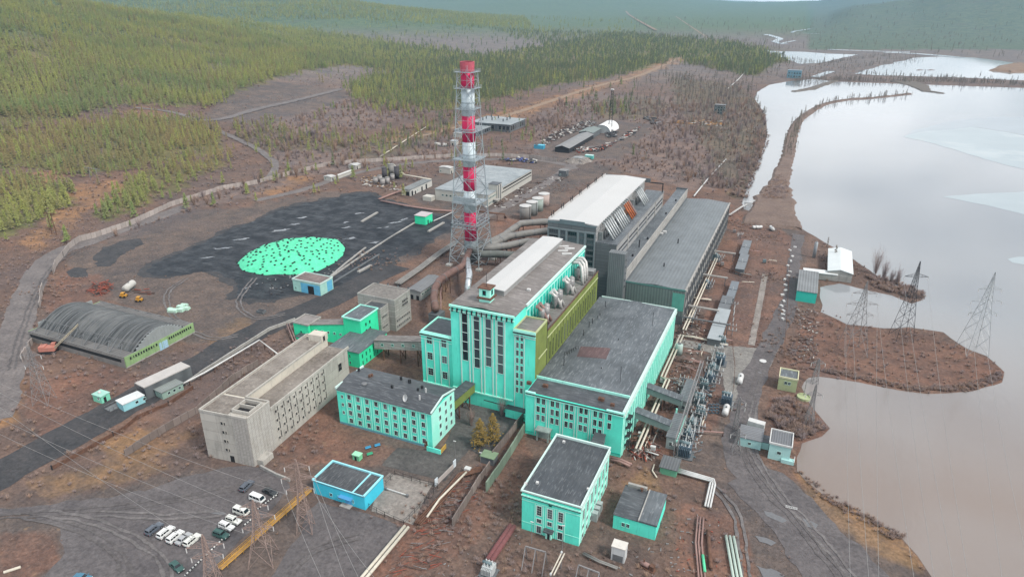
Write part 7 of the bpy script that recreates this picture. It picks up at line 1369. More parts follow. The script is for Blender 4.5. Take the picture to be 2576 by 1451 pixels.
def equipment():
    rn = random.Random(21); spots = [('f',150,700),('f',240,560),('f',560,470),('f',330,560),('f',520,700),('f',130,1010),('f',60,900),('f',200,820),('f',330,1120),('f',640,540),('f',700,540),('f',500,640),('f',420,320),('f',400,250),('F',700,260),('F',760,190),('F',850,280),('F',620,300),('F',860,620),('F',900,700),('F',760,700),('M',780,860),('M',690,960),('M',880,960),('M',960,1060),('M',1000,880),('M',640,860),('M',1400,160),('M',1700,660),('M',1800,830),('M',1100,60),('M',1260,40)]
    for i, (k, x, y) in enumerate(spots):
        p = P(k, x, y); t = thing('pipe_stand' if i % 3 else 'valve_cabinet', 'rusty pipe stand with a valve in the yard beside the halls' if i % 3 else 'small grey valve cabinet on legs in the yard beside the halls', 'pipe stand' if i % 3 else 'cabinet', p, 'pipe stands in the yard' if i % 3 else 'valve cabinets in the yard', rn.choice((0, Q, .3)))
        if i % 3:
            L_ = rn.uniform(1.5, 4); m = rn.choice((mPW2, mRust, mPipeG, mPipeP)); MB().tube([(-L_,0,0),(-L_,0,1.6),(L_,0,1.6),(L_,0,0)], rn.uniform(.16,.28), 7).build('pipe', m, t, True, local=True); MB().tube([(0,0,1.6),(0,0,2.4)], .12, 6).build('valve', mRust, t, local=True); MB().lathe((0,0,2.4), [(.35,0),(.35,.08)], 10).build('wheel', mRust, t, local=True)
        else:
            MB().box(-.8,-.5,.5,.8,.5,2.0).build('box', rn.choice((mPyl, mTr, mPipeW)), t, local=True)
            for sx in (-.7, .7): MB().box(sx-.08,-.4,0,sx+.08,.4,.5).build('leg', mDark, t, local=True)
    for i, (pts, lb, m) in enumerate((((('f',30,1090),('f',120,1100),('f',370,1160)),'thin pale pipe crossing to the gravel yard',mPW2),((('f',280,570),('f',420,620),('f',545,660)),'thin rusty pipe across the red soil by the grey hall',mRust),((('f',250,830),('f',90,810),('f',60,960)),'bent pale pipe at the near corner of the grey hall',mPW2),((('M',1180,100),('M',1100,330),('M',1080,420)),'grey pipe below the farther cable bridge',mPipeG),((('M',560,1010),('M',700,920),('M',860,960),('M',900,1080)),'rusty heating pipe bent round the scrap corner',mRust),((('M',850,1120),('M',1040,1180)),'white pipe end before the green fronted shed',mPipeW),((('F',520,800),('F',720,830),('F',900,880)),'thin brown pipe between the wall and the transformers',mPipeP),((('F',490,910),('F',700,950),('F',800,1000)),'second thin brown pipe before the transformers',mPipeP),((('f',570,100),('f',470,150),('f',380,210)),'white pipe lying behind the grey hall',mPipeW))):
        pipeline(lb, [P(*q)+ZV*(1.2+.1*i) for q in pts], .2, m, (0,) if i % 2 else (-.4,.4), 4)
equipment()
# ---------------------------------------------------------------- crane, scrap, odds and ends
def crane():
    p = P('d', 370, 1195); t = thing('crawler_crane', 'faded red crawler crane with a long raised boom by the hangar', 'crane', p, None, .55); mRd = paint('faded_red', (.42,.17,.13), .15, .6, (.25,.15,.12), .5); 
    for s_ in (-1, 1): MB().prism([(-2.6,s_*1.3-.4),(2.6,s_*1.3-.4),(2.6,s_*1.3+.4),(-2.6,s_*1.3+.4)], 0, .9).build('track', mDark, t, local=True)
    MB().prism([(-3.2,-1.5),(2.0,-1.5),(2.4,-.9),(2.4,.9),(2.0,1.5),(-3.2,1.5)], 1.1, 2.7).build('body', mRd, t, local=True); MB().box(.8,.3,2.7,2.3,1.5,3.7).build('cabin', mRd, t, local=True); MB().box(2.28,.45,2.85,2.33,1.35,3.55).build('windscreen', mGlass, t, local=True); MB().box(-3.2,-1.4,2.7,-1,1.4,3.1).build('engine_cover', mRd, t, local=True)
    b0, b1 = Vector((2.3,-.2,2.2)), Vector((12.5,-.2,11.0)); mb = MB(); mC_ = plain('boom_cream', (.42,.37,.27), .6)
    for dy in (-.6, .6):
        for dz in (-.4, .4): mb.bar(b0+Vector((0,dy,dz)), b1+Vector((0,dy*.6,dz*.6)), .16)
    for k in range(12): f, g = k/12, (k+1)/12; mb.bar(b0.lerp(b1, f)+Vector((0,-.6,.4)), b0.lerp(b1, g)+Vector((0,.6,.4)), .1); mb.bar(b0.lerp(b1, f)+Vector((0,.6,-.4)), b0.lerp(b1, g)+Vector((0,.6,.4)), .1); mb.bar(b0.lerp(b1, f)+Vector((0,-.6,-.4)), b0.lerp(b1, g)+Vector((0,-.6,.4)), .1)
    mb.build('boom', mC_, t, local=True); MB().bar((-2.6,0,3.2), b1, .07).build('cable', mDark, t, local=True); MB().bar(b1, b1-Vector((0,0,2.5)), .07).build('hook_line', mDark, t, local=True)
crane()
def pile(name, label, cat, pts, n, mats, size, hmax, seed, fl=1.0):
    """a heap of bits that reads as one mass"""
    rn = random.Random(seed); q = pp(pts[1], pts[0]); x0, x1 = min(v.x for v in q), max(v.x for v in q); y0, y1 = min(v.y for v in q), max(v.y for v in q); pl = [(v.x, v.y) for v in q]; mbs = [MB() for _ in mats]; k = 0; g_ = 0
    while k < n and g_ < n*60:
        g_ += 1; x, y = rn.uniform(x0, x1), rn.uniform(y0, y1)
        if not inpoly(x, y, pl): continue
        a = rn.random()*3.1416*fl; l = rn.uniform(.3, 1)*size[0]; w_ = rn.uniform(.4, 1)*size[1]; z = rn.random()**2*hmax; d = Vector((math.cos(a), math.sin(a), rn.uniform(-.15, .15)))*l/2
        mbs[rn.randrange(len(mats))].bar(Vector((x, y, z+w_*.4))-d, Vector((x, y, z+w_*.4))+d, w_, w_*rn.uniform(.4, 1)); k += 1
    for m, mb in zip(mats, mbs):
        if mb.v: tag(mb.build(name, m), label, cat, kind='stuff')
mScR = plain('scrap_red', (.25,.07,.045), .8, 0, .2, .4, .7); mScB = plain('scrap_brown', (.10,.07,.06), .9, 0, .2, .3); mScG = plain('scrap_grey', (.22,.22,.22), .7, .2, .3, .3); mScW = plain('scrap_pale', (.46,.44,.41), .8); mScD = plain('scrap_dark', (.05,.048,.05), .8)
pile('scrap', 'tangled red scrap iron heap behind the hangar', 'scrap', ('d', [(640,750),(680,700),(800,680),(830,720),(780,770),(680,790)]), 110, [mScR, mScR, mScB], (4.5,.35), 1.4, 1)
pile('scrap', 'dark red steel beams lying beside the white tank', 'scrap', ('d', [(1000,740),(1080,735),(1120,770),(1010,775)]), 16, [mScR, mScB], (6,.4), .5, 2, .25)
pile('scrap', 'rows of rusty scrap and machinery in the far scrap field', 'scrap', ('L', [(20,880),(340,640),(700,510),(900,500),(880,560),(640,640),(420,720),(60,900)]), 260, [mScB, mScB, mScD, mScG, mScW], (5,1.5), 1.5, 3)
pile('scrap', 'red scrap rows right of the far long shed', 'scrap', ('L', [(560,900),(900,880),(1180,800),(1380,660),(1560,590),(1440,700),(1180,820),(1000,930),(640,960)]), 240, [mScR, mScB, mScG, mScW, mScD], (5,1.3), 1.3, 4)
pile('scrap', 'dark junk around the foot of the lattice mast', 'scrap', ('L', [(1040,660),(1220,650),(1230,720),(1060,740)]), 60, [mScD, mScD, mScG], (4,1.6), 2, 5)
pile('scrap', 'orange timber and junk near the dark tower block', 'scrap', ('c', [(-80,900),(300,880),(330,930),(0,910)]), 90, [plain('orange_timber', (.42,.24,.10), .8), mScB, mScW], (12,1.3), .8, 6, .3)
pile('scrap', 'dark machinery dump before the dark tower block', 'scrap', ('L', [(1600,440),(1850,460),(1880,580),(1760,560)]), 60, [mScD, mScG, mScB], (6,2), 1.5, 7)
pile('scrap', 'row of junked vehicles and boxes behind the flat repair hall', 'scrap', ('K', [(1120,1060),(1340,1050),(1640,1090),(1600,1110),(1330,1090),(1130,1085)]), 60, [mScD, mScD, mScW, plain('scrap_blue', (.08,.10,.25))], (3.5,1.8), 1.6, 8)
pile('rubble', 'pale rubble left of the derelict hall', 'rubble', ('K', [(80,800),(300,840),(280,870),(140,850)]), 60, [mScW, mScG], (4,1.4), 1, 9)
pile('debris', 'coal washed stones on the old dump', 'debris', ('a', [(1900,810),(2130,790),(2480,690),(2500,720),(2140,850),(1960,860)]), 160, [mScD, mScG], (5,2.4), 1.6, 10)
pile('debris', 'pale litter strewn over the old dump', 'debris', ('a', [(1450,790),(2000,700),(2549,590),(2549,680),(2000,760),(1500,820)]), 160, [mScW, mScG], (2.5,.9), .5, 11)
pile('scrap', 'rusty pipe scrap piled beside the turbine hall corner', 'scrap', ('M', [(600,1040),(820,930),(1050,960),(1060,1160),(860,1180),(640,1140)]), 120, [mScB, mScR, mScW, mPipeP], (4,.4), 1.2, 12)
pile('debris', 'white bits scattered over the near yard', 'debris', ('h', [(1080,1140),(1340,1130),(1320,1450),(700,1450),(780,1240)]), 45, [mScG, mScB, mScB], (.9,.25), .1, 13)
pile('debris', 'rusty litter on the soil between the pipes and the fence', 'debris', ('h', [(820,1100),(1060,830),(900,720),(600,1080),(330,1451),(700,1451)]), 230, [mScR, mScB, mScB, mScB, mScG], (4.2,.16), .3, 14, .45)
pile('debris', 'scattered bits on the ground beside the control shed', 'debris', ('h', [(1780,1300),(2380,1200),(2440,900),(2520,1000),(2549,1451),(1800,1451)]), 50, [mScG, mScB, mScB], (1.0,.3), .15, 15)
pile('debris', 'litter on the rusty soil of the outdoor switchyard', 'debris', ('F', [(600,100),(960,100),(980,500),(700,900),(400,1100),(420,800)]), 150, [mScW, mScB, mScB], (1.6,.4), .3, 16)
pile('debris', 'steel oddments in the outdoor switchyard', 'debris', ('M', [(1200,0),(1900,0),(1750,600),(1650,1150),(1250,1150),(1450,500)]), 320, [mPyl, mTr, mTrD, mScW, mScB], (2.2,.35), 1.6, 17)
pile('debris', 'pale litter along the peninsula fence', 'debris', ('f', [(880,880),(1040,850),(1020,1300),(900,1260)]), 130, [mScW, mPyl, mScB], (1.6,.4), .8, 18)
pile('debris', 'small rubbish along the lake road', 'debris', ('i', [(0,1000),(350,1000),(330,1200),(560,1400),(380,1451),(0,1451)]), 60, [mScG, mScB, mScR], (1.1,.3), .25, 19)
pile('debris', 'white litter by the rear road and tanks', 'debris', ('C', [(850,700),(1350,420),(1900,230),(2100,250),(1700,420),(1200,720)]), 70, [mScW, mScB, mScB], (3,.9), .3, 20)
pile('coal_debris', 'small lumps on the coal road and banks', 'debris', ('d', [(1900,700),(2549,300),(2549,420),(2450,640),(2000,800)]), 90, [mScD, mScG], (1.4,.8), .4, 21)
pile('debris', 'timber and junk round the silos', 'debris', ('J', [(0,420),(180,380),(640,540),(560,620),(0,520)]), 90, [mScB, mScW, plain('sawn_timber', (.34,.22,.12), .9)], (3,.8), .6, 22)
mBale = paint('mint_sheet', (.42,.60,.50), .08, .5, (.2,.3,.25), .3)
for i, (x, y, w_, l, h) in enumerate(((1275,895,4.2,3.0,1.1),(1335,890,2.6,3.0,1.3),(1330,865,3.4,2.2,1.0),(1375,880,2.2,2.4,1.2),(1355,850,3.2,1.6,.8),(1250,880,2.0,2.0,.7))):
    c = P('d', x, y); t = thing('wrapped_bale', ('largest mint wrapped stack by the hangar end','middle mint wrapped stack beside the largest','mint stack behind the middle one','narrow mint stack at the right of the group','flat mint stack at the back of the group','small mint stack at the left of the group')[i], 'bale', c, None, .3)
    for k in range(3): MB().box(-w_/2+.1*k, -l/2, h*k/3+.01*k, w_/2-.1*k, l/2-.15*k, h*(k+1)/3).build('sheet_stack', mBale, t, local=True)
for i, (k, x, y, lb) in enumerate((('d',910,790,'left orange machine cab by the white tank'),('d',1025,820,'right orange machine cab by the white tank'))):
    c = P(k, x, y); t = thing('machine_cab', lb, 'cab', c, None, .4); mO = plain('orange_cab%d' % i, (.48,.24,.03), .6, 0, .4, .3, .8); MB().box(-1.3,-1,.5,1.3,1,1.3).build('chassis', mO, t, local=True); MB().prism([(-.9,-.8),(.6,-.8),(.6,.8),(-.9,.8)], 1.3, 2.3).build('cabin', mO, t, local=True); MB().box(.6,-.6,1.4,.66,.6,2.1).build('windscreen', mGlass, t, local=True)
    for a in (-.9, .9):
        for s_ in (-1, 1): MB().tube([(a, s_*1.0, .5), (a, s_*1.25, .5)], .5, 10).build('wheel', mTyre, t, local=True)
# court furniture
for i, (x, y, lb) in enumerate(((220,512,'left blue bench on the lawn by the offices'),(288,494,'right blue bench on the lawn by the offices'),(232,558,'small green bench on the lawn'))):
    c = P('h', x, y); t = thing('bench', lb, 'bench', c, None, .9); m = plain('bench_paint%d' % i, (.06,.28,.45) if i < 2 else (.05,.35,.2), .6); MB().box(-.9,-.25,.42,.9,.25,.5).build('seat', m, t, local=True); MB().box(-.9,.22,.5,.9,.3,.95).build('backrest', m, t, local=True)
    for s_ in (-.7, .7): MB().box(s_-.06,-.22,0,s_+.06,.28,.42).build('leg', mDark, t, local=True)
c = P('h', 140, 585); hut('booth', 'little light green booth on the lawn', 'booth', c.x-1.2, c.y-.8, c.x+1.2, c.y+.9, 1.7, paint('booth_green', (.18,.55,.30), .1, .5), paint('booth_roof', (.30,.62,.42), .1, .5), .15, None, (), [('F',.8,.7,1.3,mHole)])
a, b = P('h', 716, 790), P('h', 850, 655); t = thing('notice_board', 'long notice board with pale posters facing the paved court', 'board', a); MB().bar(a+ZV*1.1, b+ZV*1.1, .15, 1.6).build('board', paint('board_pale', (.40,.36,.34), .15, .6), t)
for p in (a, b): d = (b-a).normalized(); MB().bar(p-d*.4+ZV*1.6, p+d*.9+ZV*1.6, .22, 2.4).build('panel', plain('board_white%d' % (p == a), (.55,.60,.64), .6), t)
MB().bar(P('h', 850, 600), P('h', 858, 480, 0)+ZV*.1, .01) 
for k, x, y, h, lb in (('h',858,575,6,'thin lamp post at the corner of the office porch'),('h',1045,640,5,'thin post by the green roofed hut'),('H',750,960,7,'thin lightning rod in front of the foreground house'),('H',1200,1110,9,'lightning rod right of the portal frame'),('f',580,430,5,'rusty post among the red bushes by the grey hall')):
    c = P(k, x, y); t = thing('lamp_post' if h < 7 else 'lightning_rod', lb, 'post', c); MB().tube([c, c+ZV*h], .09, 6, .05).build('pole', mPyl, t); MB().box(c.x-.4, c.y-.12, h-.1, c.x+.4, c.y+.12, h+.08).build('lamp_head', mPipeW, t)
c = P('h', 1100, 610); hut('guard_hut', 'small hut with a mossy green roof at the bend of the long fence', 'hut', c.x-2, c.y-1, c.x+2.2, c.y+2, 2.4, mConcG, paint('moss_roof', (.17,.24,.15), .15, .4), .25)
c = P('h', 950, 690); t = thing('valve_box', 'white valve box on the pipes beside the brown fence', 'box', c); MB().box(c.x-.9, c.y-.7, .8, c.x+.9, c.y+.7, 2.0).build('box', mPipeW, t); MB().box(c.x-.6, c.y-.5, 0, c.x+.6, c.y+.5, .8).build('base', mRust, t)
a, b = P('h', 350, 815), P('h', 505, 865); t = thing('boom_barrier', 'white barrier boom lying across the slab yard', 'barrier', a); MB().bar(a+ZV*.7, b+ZV*.7, .25).build('boom', mPipeW, t)
for p in (a, b): MB().box(p.x-.35, p.y-.3, 0, p.x+.35, p.y+.3, .9).build('stand', mSteel, t)
c = P('f', 490, 125); t = thing('screen_frame', 'white square screen frame at the canal mouth', 'frame', c); MB().bar(c, c+ZV*3, .2).bar(c+Vector((5,0,0)), c+Vector((5,0,3)), .2).bar(c+ZV*3, c+Vector((5,0,3)), .2).bar(c+ZV*.4, c+Vector((5,0,.4)), .2).build('frame', mPipeW, t); MB().box(c.x+.2, c.y-.03, .5, c.x+4.8, c.y+.03, 2.9).build('screen', paint('screen_white', (.5,.5,.5), .05), t)
a, b = P('g', 30, 1425), P('g', 155, 1385); tag(MB().tube([a+ZV*.35, b+ZV*.35], .35, 8).build('log', mPW2), 'pale log lying in the brush at the lower left corner', 'log')
c = P('d', 1920, 905); t = thing('coal_box', 'low dark concrete box standing on the coal road', 'box', c); MB().box(c.x-1.8, c.y-1, 0, c.x+1.8, c.y+1.2, 1.2).build('wall', mConcG, t); MB().box(c.x-1.5, c.y-.7, 1.2, c.x+1.5, c.y+.9, 1.25).build('lid', mDark, t)
a, b = P('i', 795, 940), P('i', 885, 960); t = thing('ladder', 'white ladder lying on the dry grass near the lake', 'ladder', a); n = Vector((0,.7,0)); MB().bar(a+ZV*.15, b+ZV*.15, .12).build('rail', mPipeW, t); MB().bar(a+n+ZV*.15, b+n+ZV*.15, .12).build('rail', mPipeW, t); mb = MB()
for k in range(7): p = a.lerp(b, (k+.5)/7); mb.bar(p+ZV*.15, p+n+ZV*.15, .09)
mb.build('rungs', mPipeW, t)
c = P('F', 1795, 795); tag(MB().lathe(c, [(1.3,.0),(1.3,.25),(1.1,.3)], 18).build('manhole_cover', mPipeW), 'round white cover on the gravel yard', 'cover')
pr = None; rn_ = random.Random(2)
for i in range(16):
    p = P('f', 850-i*6.0+rn_.uniform(-18,18), 420+i*36+rn_.uniform(-8,8))
    if pr is None: pr = thing('concrete_block', 'small pale concrete block beside the lake road', 'block', p, 'pale concrete blocks along the lake road'); MB().box(-.8,-.5,0,.8,.5,.7).build('block', mPipeW, pr, local=True)
    else: dup(pr, p, rn_.random()*3)
# ---------------------------------------------------------------- vegetation
def bark(): return plain('bark', (.16,.13,.11), .95, 0, .1)
mBark = bark()
def leaf_mat(name, a, b, c, rnd=.55):
    s = NT(name); oi = s.n('ShaderNodeObjectInfo'); ge = s.n('ShaderNodeNewGeometry')
    n = s.noise(.012, 3, .6, ge.outputs['Position'])
    col = s.mix(s.ramp(n, .40, .62), a, b); col = s.mix(s.ramp(oi.outputs['Random'], .25, 1.0, (0,0,0), (rnd,)*3), col, c)
    return s.fin(col, .9, .08)
mLarch = leaf_mat('larch_needles', (.275,.285,.085), (.17,.215,.08), (.21,.175,.10))
mTwig = leaf_mat('bare_twigs', (.27,.21,.195), (.25,.205,.205), (.34,.22,.14), .7)
mLarchG = leaf_mat('dark_green_larch', (.13,.16,.075), (.105,.135,.072), (.15,.125,.08))
mLarchB = leaf_mat('olive_larch', (.24,.20,.085), (.19,.185,.08), (.22,.155,.09))
mDusk = leaf_mat('dark_conifer', (.15,.14,.11), (.17,.145,.125), (.16,.13,.11))
mOchre = leaf_mat('ochre_larch', (.22,.15,.045), (.20,.14,.045), (.15,.11,.04))
def leaves(n, h0, h, r, size, rnd, power=.85, up=.5):
    mb = MB()
    for i in range(n):
        t = rnd.random()**.8; z = h0+(h-h0)*t; R = r*(1-t)**power*(.35+.65*rnd.random())*(.8+.35*math.sin(t*23+n))+.12; a = rnd.random()*6.283
        c = Vector((R*math.cos(a), R*math.sin(a), z)); s_ = size*(.6+.7*rnd.random())*(1-.45*t)
        e1 = Vector((math.cos(a), math.sin(a), rnd.uniform(-.6, .1)))*s_; e2 = Vector((-math.sin(a), math.cos(a), rnd.uniform(-.5, .5)))*s_*.6; e3 = Vector((0, 0, up*s_))
        mb.add([c-e1*.5-e2, c-e1*.5+e2, c+e1+e3*.2, c+e3], [(0,1,3),(1,2,3),(2,0,3)])
    return mb
def trunk(h, r):
    return MB().tube([(0,0,-.3),(0,0,h*.5),(.05,0,h)], r, 6, r*.25)
def twigs(n, h, r, rnd, w=.07):
    mb = MB()
    for i in range(n):
        a = rnd.random()*6.283; l = rnd.uniform(.2, 1); b = Vector((math.cos(a)*r*.25*rnd.random(), math.sin(a)*r*.25*rnd.random(), h*.15*rnd.random()))
        e = b+Vector((math.cos(a)*r*l, math.sin(a)*r*l, h*(.45+.55*rnd.random()))); m = (b+e)/2+Vector((rnd.uniform(-.2,.2), rnd.uniform(-.2,.2), h*.08)); s_ = Vector((-math.sin(a), math.cos(a), .3))*w
        mb.add([b-s_, b+s_, m+s_*.8, m-s_*.8, e], [(0,1,2,3),(3,2,4)])
        for k in range(2):
            q = m.lerp(e, rnd.random()); f = q+Vector((rnd.uniform(-1,1)*r*.4, rnd.uniform(-1,1)*r*.4, h*.22)); mb.add([q-s_*.7, q+s_*.7, f], [(0,1,2)])
    return mb
R9 = random.Random(11)
def tmpl(name, parts):
    """one hidden mesh (not in the scene) that the scatter objects repeat"""
    me = bpy.data.meshes.new(name); v = []; f = []; mi = []
    for k, (mb, m) in enumerate(parts):
        o = len(v); v += [tuple(p) for p in mb.v]; f += [tuple(i+o for i in q) for q in mb.f]; mi += [k]*len(mb.f); me.materials.append(m)
    me.from_pydata(v, [], f); me.polygons.foreach_set('material_index', mi); me.update()
    return bpy.data.objects.new(name, me)
LARCH = [tmpl('larch_form', [(leaves(80, 1.0, 10, 1.4, .95, R9), mLarch), (trunk(9.6, .14), mBark)]) for _ in range(4)]+[tmpl('olive_larch_form', [(leaves(76, 1.0, 10, 1.35, .9, R9), mLarchB), (trunk(9.6, .14), mBark)]) for _ in range(3)]+[tmpl('dark_larch_form', [(leaves(70, .8, 10, 1.3, .95, R9), mLarchG), (trunk(9.6, .14), mBark)]) for _ in range(3)]
FARL = [tmpl('far_larch_form', [(leaves(40, .6, 10.5, 1.9, 1.6, R9), mLarch)]) for _ in range(3)]+[tmpl('far_dark_form', [(leaves(40, .6, 10.5, 1.8, 1.6, R9), mLarchG)]) for _ in range(2)]
DARKL = [tmpl('thin_conifer_form', [(leaves(42, .8, 9, 1.0, .9, R9), mDusk), (trunk(8.6, .12), mBark)]) for _ in range(3)]
SCRUB = [tmpl('scrub_form', [(twigs(26, 1.5, 1.2, R9), mTwig)]) for _ in range(4)]
BARE = [tmpl('bare_form', [(twigs(46, 4.2, 1.7, R9, .06), mTwig), (trunk(2.4, .08), mBark)]) for _ in range(3)]
def scatter(name, pts, forms, label, cat):
    """one countless mass: every point carries a turn, a size and a form"""
    if not pts: return
    me = bpy.data.meshes.new(name); me.from_pydata([p[0] for p in pts], [], [])
    for an, ty, vals in (('turn', 'FLOAT_VECTOR', [k for p in pts for k in (0, 0, p[1])]), ('size', 'FLOAT_VECTOR', [k for p in pts for k in p[2]]), ('form', 'INT', [p[3] % len(forms) for p in pts])):
        a = me.attributes.new(an, ty, 'POINT'); a.data.foreach_set('vector' if ty == 'FLOAT_VECTOR' else 'value', vals)
    o = bpy.data.objects.new(name, me); COL.objects.link(o); tag(o, label, cat, kind='stuff')
    g = bpy.data.node_groups.new(name, 'GeometryNodeTree'); g.interface.new_socket('Geometry', in_out='INPUT', socket_type='NodeSocketGeometry'); g.interface.new_socket('Geometry', in_out='OUTPUT', socket_type='NodeSocketGeometry')
    gi = g.nodes.new('NodeGroupInput'); go = g.nodes.new('NodeGroupOutput'); jn = g.nodes.new('GeometryNodeJoinGeometry')
    def att(nm, ty):
        n = g.nodes.new('GeometryNodeInputNamedAttribute'); n.data_type = ty; n.inputs[0].default_value = nm; return [q for q in n.outputs if q.enabled][0]
    for k, fo in enumerate(forms):
        ip = g.nodes.new('GeometryNodeInstanceOnPoints'); oi = g.nodes.new('GeometryNodeObjectInfo'); oi.inputs['Object'].default_value = fo; oi.inputs['As Instance'].default_value = True
        cmpn = g.nodes.new('FunctionNodeCompare'); cmpn.data_type = 'INT'; cmpn.operation = 'EQUAL'
        ins = [q for q in cmpn.inputs if q.enabled]; g.links.new(att('form', 'INT'), ins[0]); ins[1].default_value = k
        g.links.new(gi.outputs[0], ip.inputs['Points']); g.links.new([q for q in cmpn.outputs if q.enabled][0], ip.inputs['Selection']); g.links.new(oi.outputs['Geometry'], ip.inputs['Instance'])
        g.links.new(att('turn', 'FLOAT_VECTOR'), ip.inputs['Rotation']); g.links.new(att('size', 'FLOAT_VECTOR'), ip.inputs['Scale']); g.links.new(ip.outputs[0], jn.inputs[0])
    g.links.new(jn.outputs[0], go.inputs[0]); o.modifiers.new('scatter', 'NODES').node_group = g
YARD = [[(170,640),(420,545),(900,480),(1030,500),(1040,470),(1130,435),(1400,405),(1640,440),(1720,470),(1840,500),(2060,590),(2060,700),(2060,800),(1965,870),(1960,1000),(2010,1180),(2400,1600),(1900,1600),(1860,1260),(1700,1200),(1530,1160),(1540,1370),(1440,1380),(1320,1330),(1300,1230),(1250,1180),(1130,1250),(960,1460),(0,1600),(0,1280),(330,1225),(560,1170),(690,1180),(640,1160),(500,1030),(800,840),(740,800),(600,850),(480,870),(90,830),(180,740)]]
WATERS = [LAKE, L2, L3]
def cells(v0, v1, sp, rnd):
    v = v0
    while v < v1:
        hw = v*.86+30; n = int(2*hw/sp)
        for i in range(n):
            a = v+(rnd.random()-.5)*sp; u = -hw+(i+rnd.random())*sp
            yield FH.x*a+RH.x*u, FH.y*a+RH.y*u
        v += sp
trees = []; far = []; dark = []; bare = []; scr = []
rr = random.Random(5)
for v0, v1, sp in ((330, 720, 4.0), (720, 1500, 4.9), (1500, 2700, 8.0), (2700, 4300, 16)):
    for x, y in cells(v0, v1, sp, rr):
        z = ground_z(x, y); q = proj((x, y, z))
        if not q or not (-50 < q[0] < 2630 and -30 < q[1] < 720): continue
        px, py = q; w1 = fbm(x/30, y/30); k = 10 if py > 250 else 5
        k = k*(2.2 if px > 900 else 1.3); qx, qy = px+w1*k*2, py+fbm(x/30+40, y/30)*k
        if any(inpoly(px, py+3, p) for p in WATERS): continue
        g = any(inpoly(qx, qy, p) for p in GREENF) or (v0 > 2600 and z > 4 and px < 1500); ed = (not g) and any(inpoly(px+fbm(x/18+5, y/18)*46, py+fbm(x/18-9, y/18)*26*(1 if py > 250 else .55), p) for p in GREENF); spf = (not g) and any(inpoly(qx, qy, p) for p in SPARSEF)
        if any(inpoly(qx, qy, p) for p in ORANGE[:4]) and rr.random() < .85: continue
        dn = .98 if g else .34 if ed else .22 if spf else .03
        if g and fbm(x/75+7, y/75, 3) < -.34: dn = .35
        if g and py > 300: dn *= .8
        if px > 1000 and g: dn *= .75
        if (not g) and (any(inpoly(px, py, p) for p in YARD) or any(inpoly(px, py, p) for p in GREY)): continue
        if rr.random() > dn: continue
        s_ = (rr.uniform(.4, .8) if rr.random() < .35 else rr.uniform(.75, 1.3))*(.85 if py > 300 else 1)
        e = ((x, y, z), rr.random()*6.28, (s_*rr.uniform(.85,1.2), s_*rr.uniform(.85,1.2), s_), (rr.randrange(4) if rr.random() > (.65 if py > 290 else .12) else 4+rr.randrange(3)))
        if v0 < 1500 and rr.random() < .8*sst(700, 1250, px+160*w1): e = (e[0], e[1], e[2], 7+rr.randrange(3))
        elif v0 >= 1500: e = (e[0], e[1], e[2], 3+rr.randrange(2) if (v0 < 2600 and rr.random() < .75*sst(700, 1250, px+160*w1)) else rr.randrange(3))
        if v0 > 2600: e = (e[0], e[1], tuple(k*1.5 for k in e[2]), e[3])
        if not g and px > 1600: dark.append(e)
        elif v0 >= 1500: far.append(e)
        else: trees.append(e)
# along the dikes, causeway and lake shores
for ln, nn, wd in ((DIKE[22:], 150, 5), (smoothline(pp([(2000,208),(2100,203),(2250,206),(2400,207),(2576,215),(2700,220)])), 420, 14), (smoothline(pp([(2100,175),(2220,162),(2300,146)])), 90, 25), (pp([(1990,150),(2060,163),(2150,150),(2250,140)]), 150, 16), (pp([(2150,187),(2300,198),(2450,203),(2600,212)]), 120, 10)):
    for _ in range(nn):
        i = rr.randrange(len(ln)-1); p = ln[i].lerp(ln[i+1], rr.random())+Vector((rr.gauss(0, 1)*wd*.5, rr.gauss(0, 1)*wd*.5, 0)); s_ = rr.uniform(.35, 1.0)
        dark.append(((p.x, p.y, 0), rr.random()*6, (s_, s_, s_), rr.randrange(9)))
for v0, v1, sp in ((95, 420, 2.6), (420, 900, 4.6), (900, 1500, 10)):
    for x, y in cells(v0, v1, sp, rr):
        z = ground_z(x, y); q = proj((x, y, z))
        if not q or not (-40 < q[0] < 2620 and 60 < q[1] < 1500): continue
        px, py = q; w1 = fbm(x/22, y/22); qx, qy = px+w1*18, py+fbm(x/22+40, y/22)*10
        if any(inpoly(px, py, p) for p in WATERS): continue
        yard = any(inpoly(qx, qy, p) for p in YARD) or any(inpoly(qx, qy, p) for p in GREY)
        if (yard and (rr.random() < .80 or any(a-.6 < x < c+.6 and b-.6 < y < d+.6 for a, b, c, d in FOOT))) or any(a < x < c and b < y < d and inpoly(x, y, pl) for pl, a, b, c, d in EXCL): continue
        mv = any(inpoly(qx, qy, p) for p in MAUVE+SPARSEF)
        dn = .66 if mv else .5
        if fbm(x/35+3, y/35, 3) < -.1: dn *= .45
        if rr.random() > dn: continue
        s_ = rr.uniform(.5, 1.1)*(1.35 if mv else 1)*(1.3 if v0 > 400 else .8)*(.55 if yard else 1)
        e = ((x, y, z), rr.random()*6.28, (s_, s_, s_*rr.uniform(.7,1.2)), rr.randrange(99))
        (bare if (mv and not yard and rr.random() < .3) else scr).append(e)
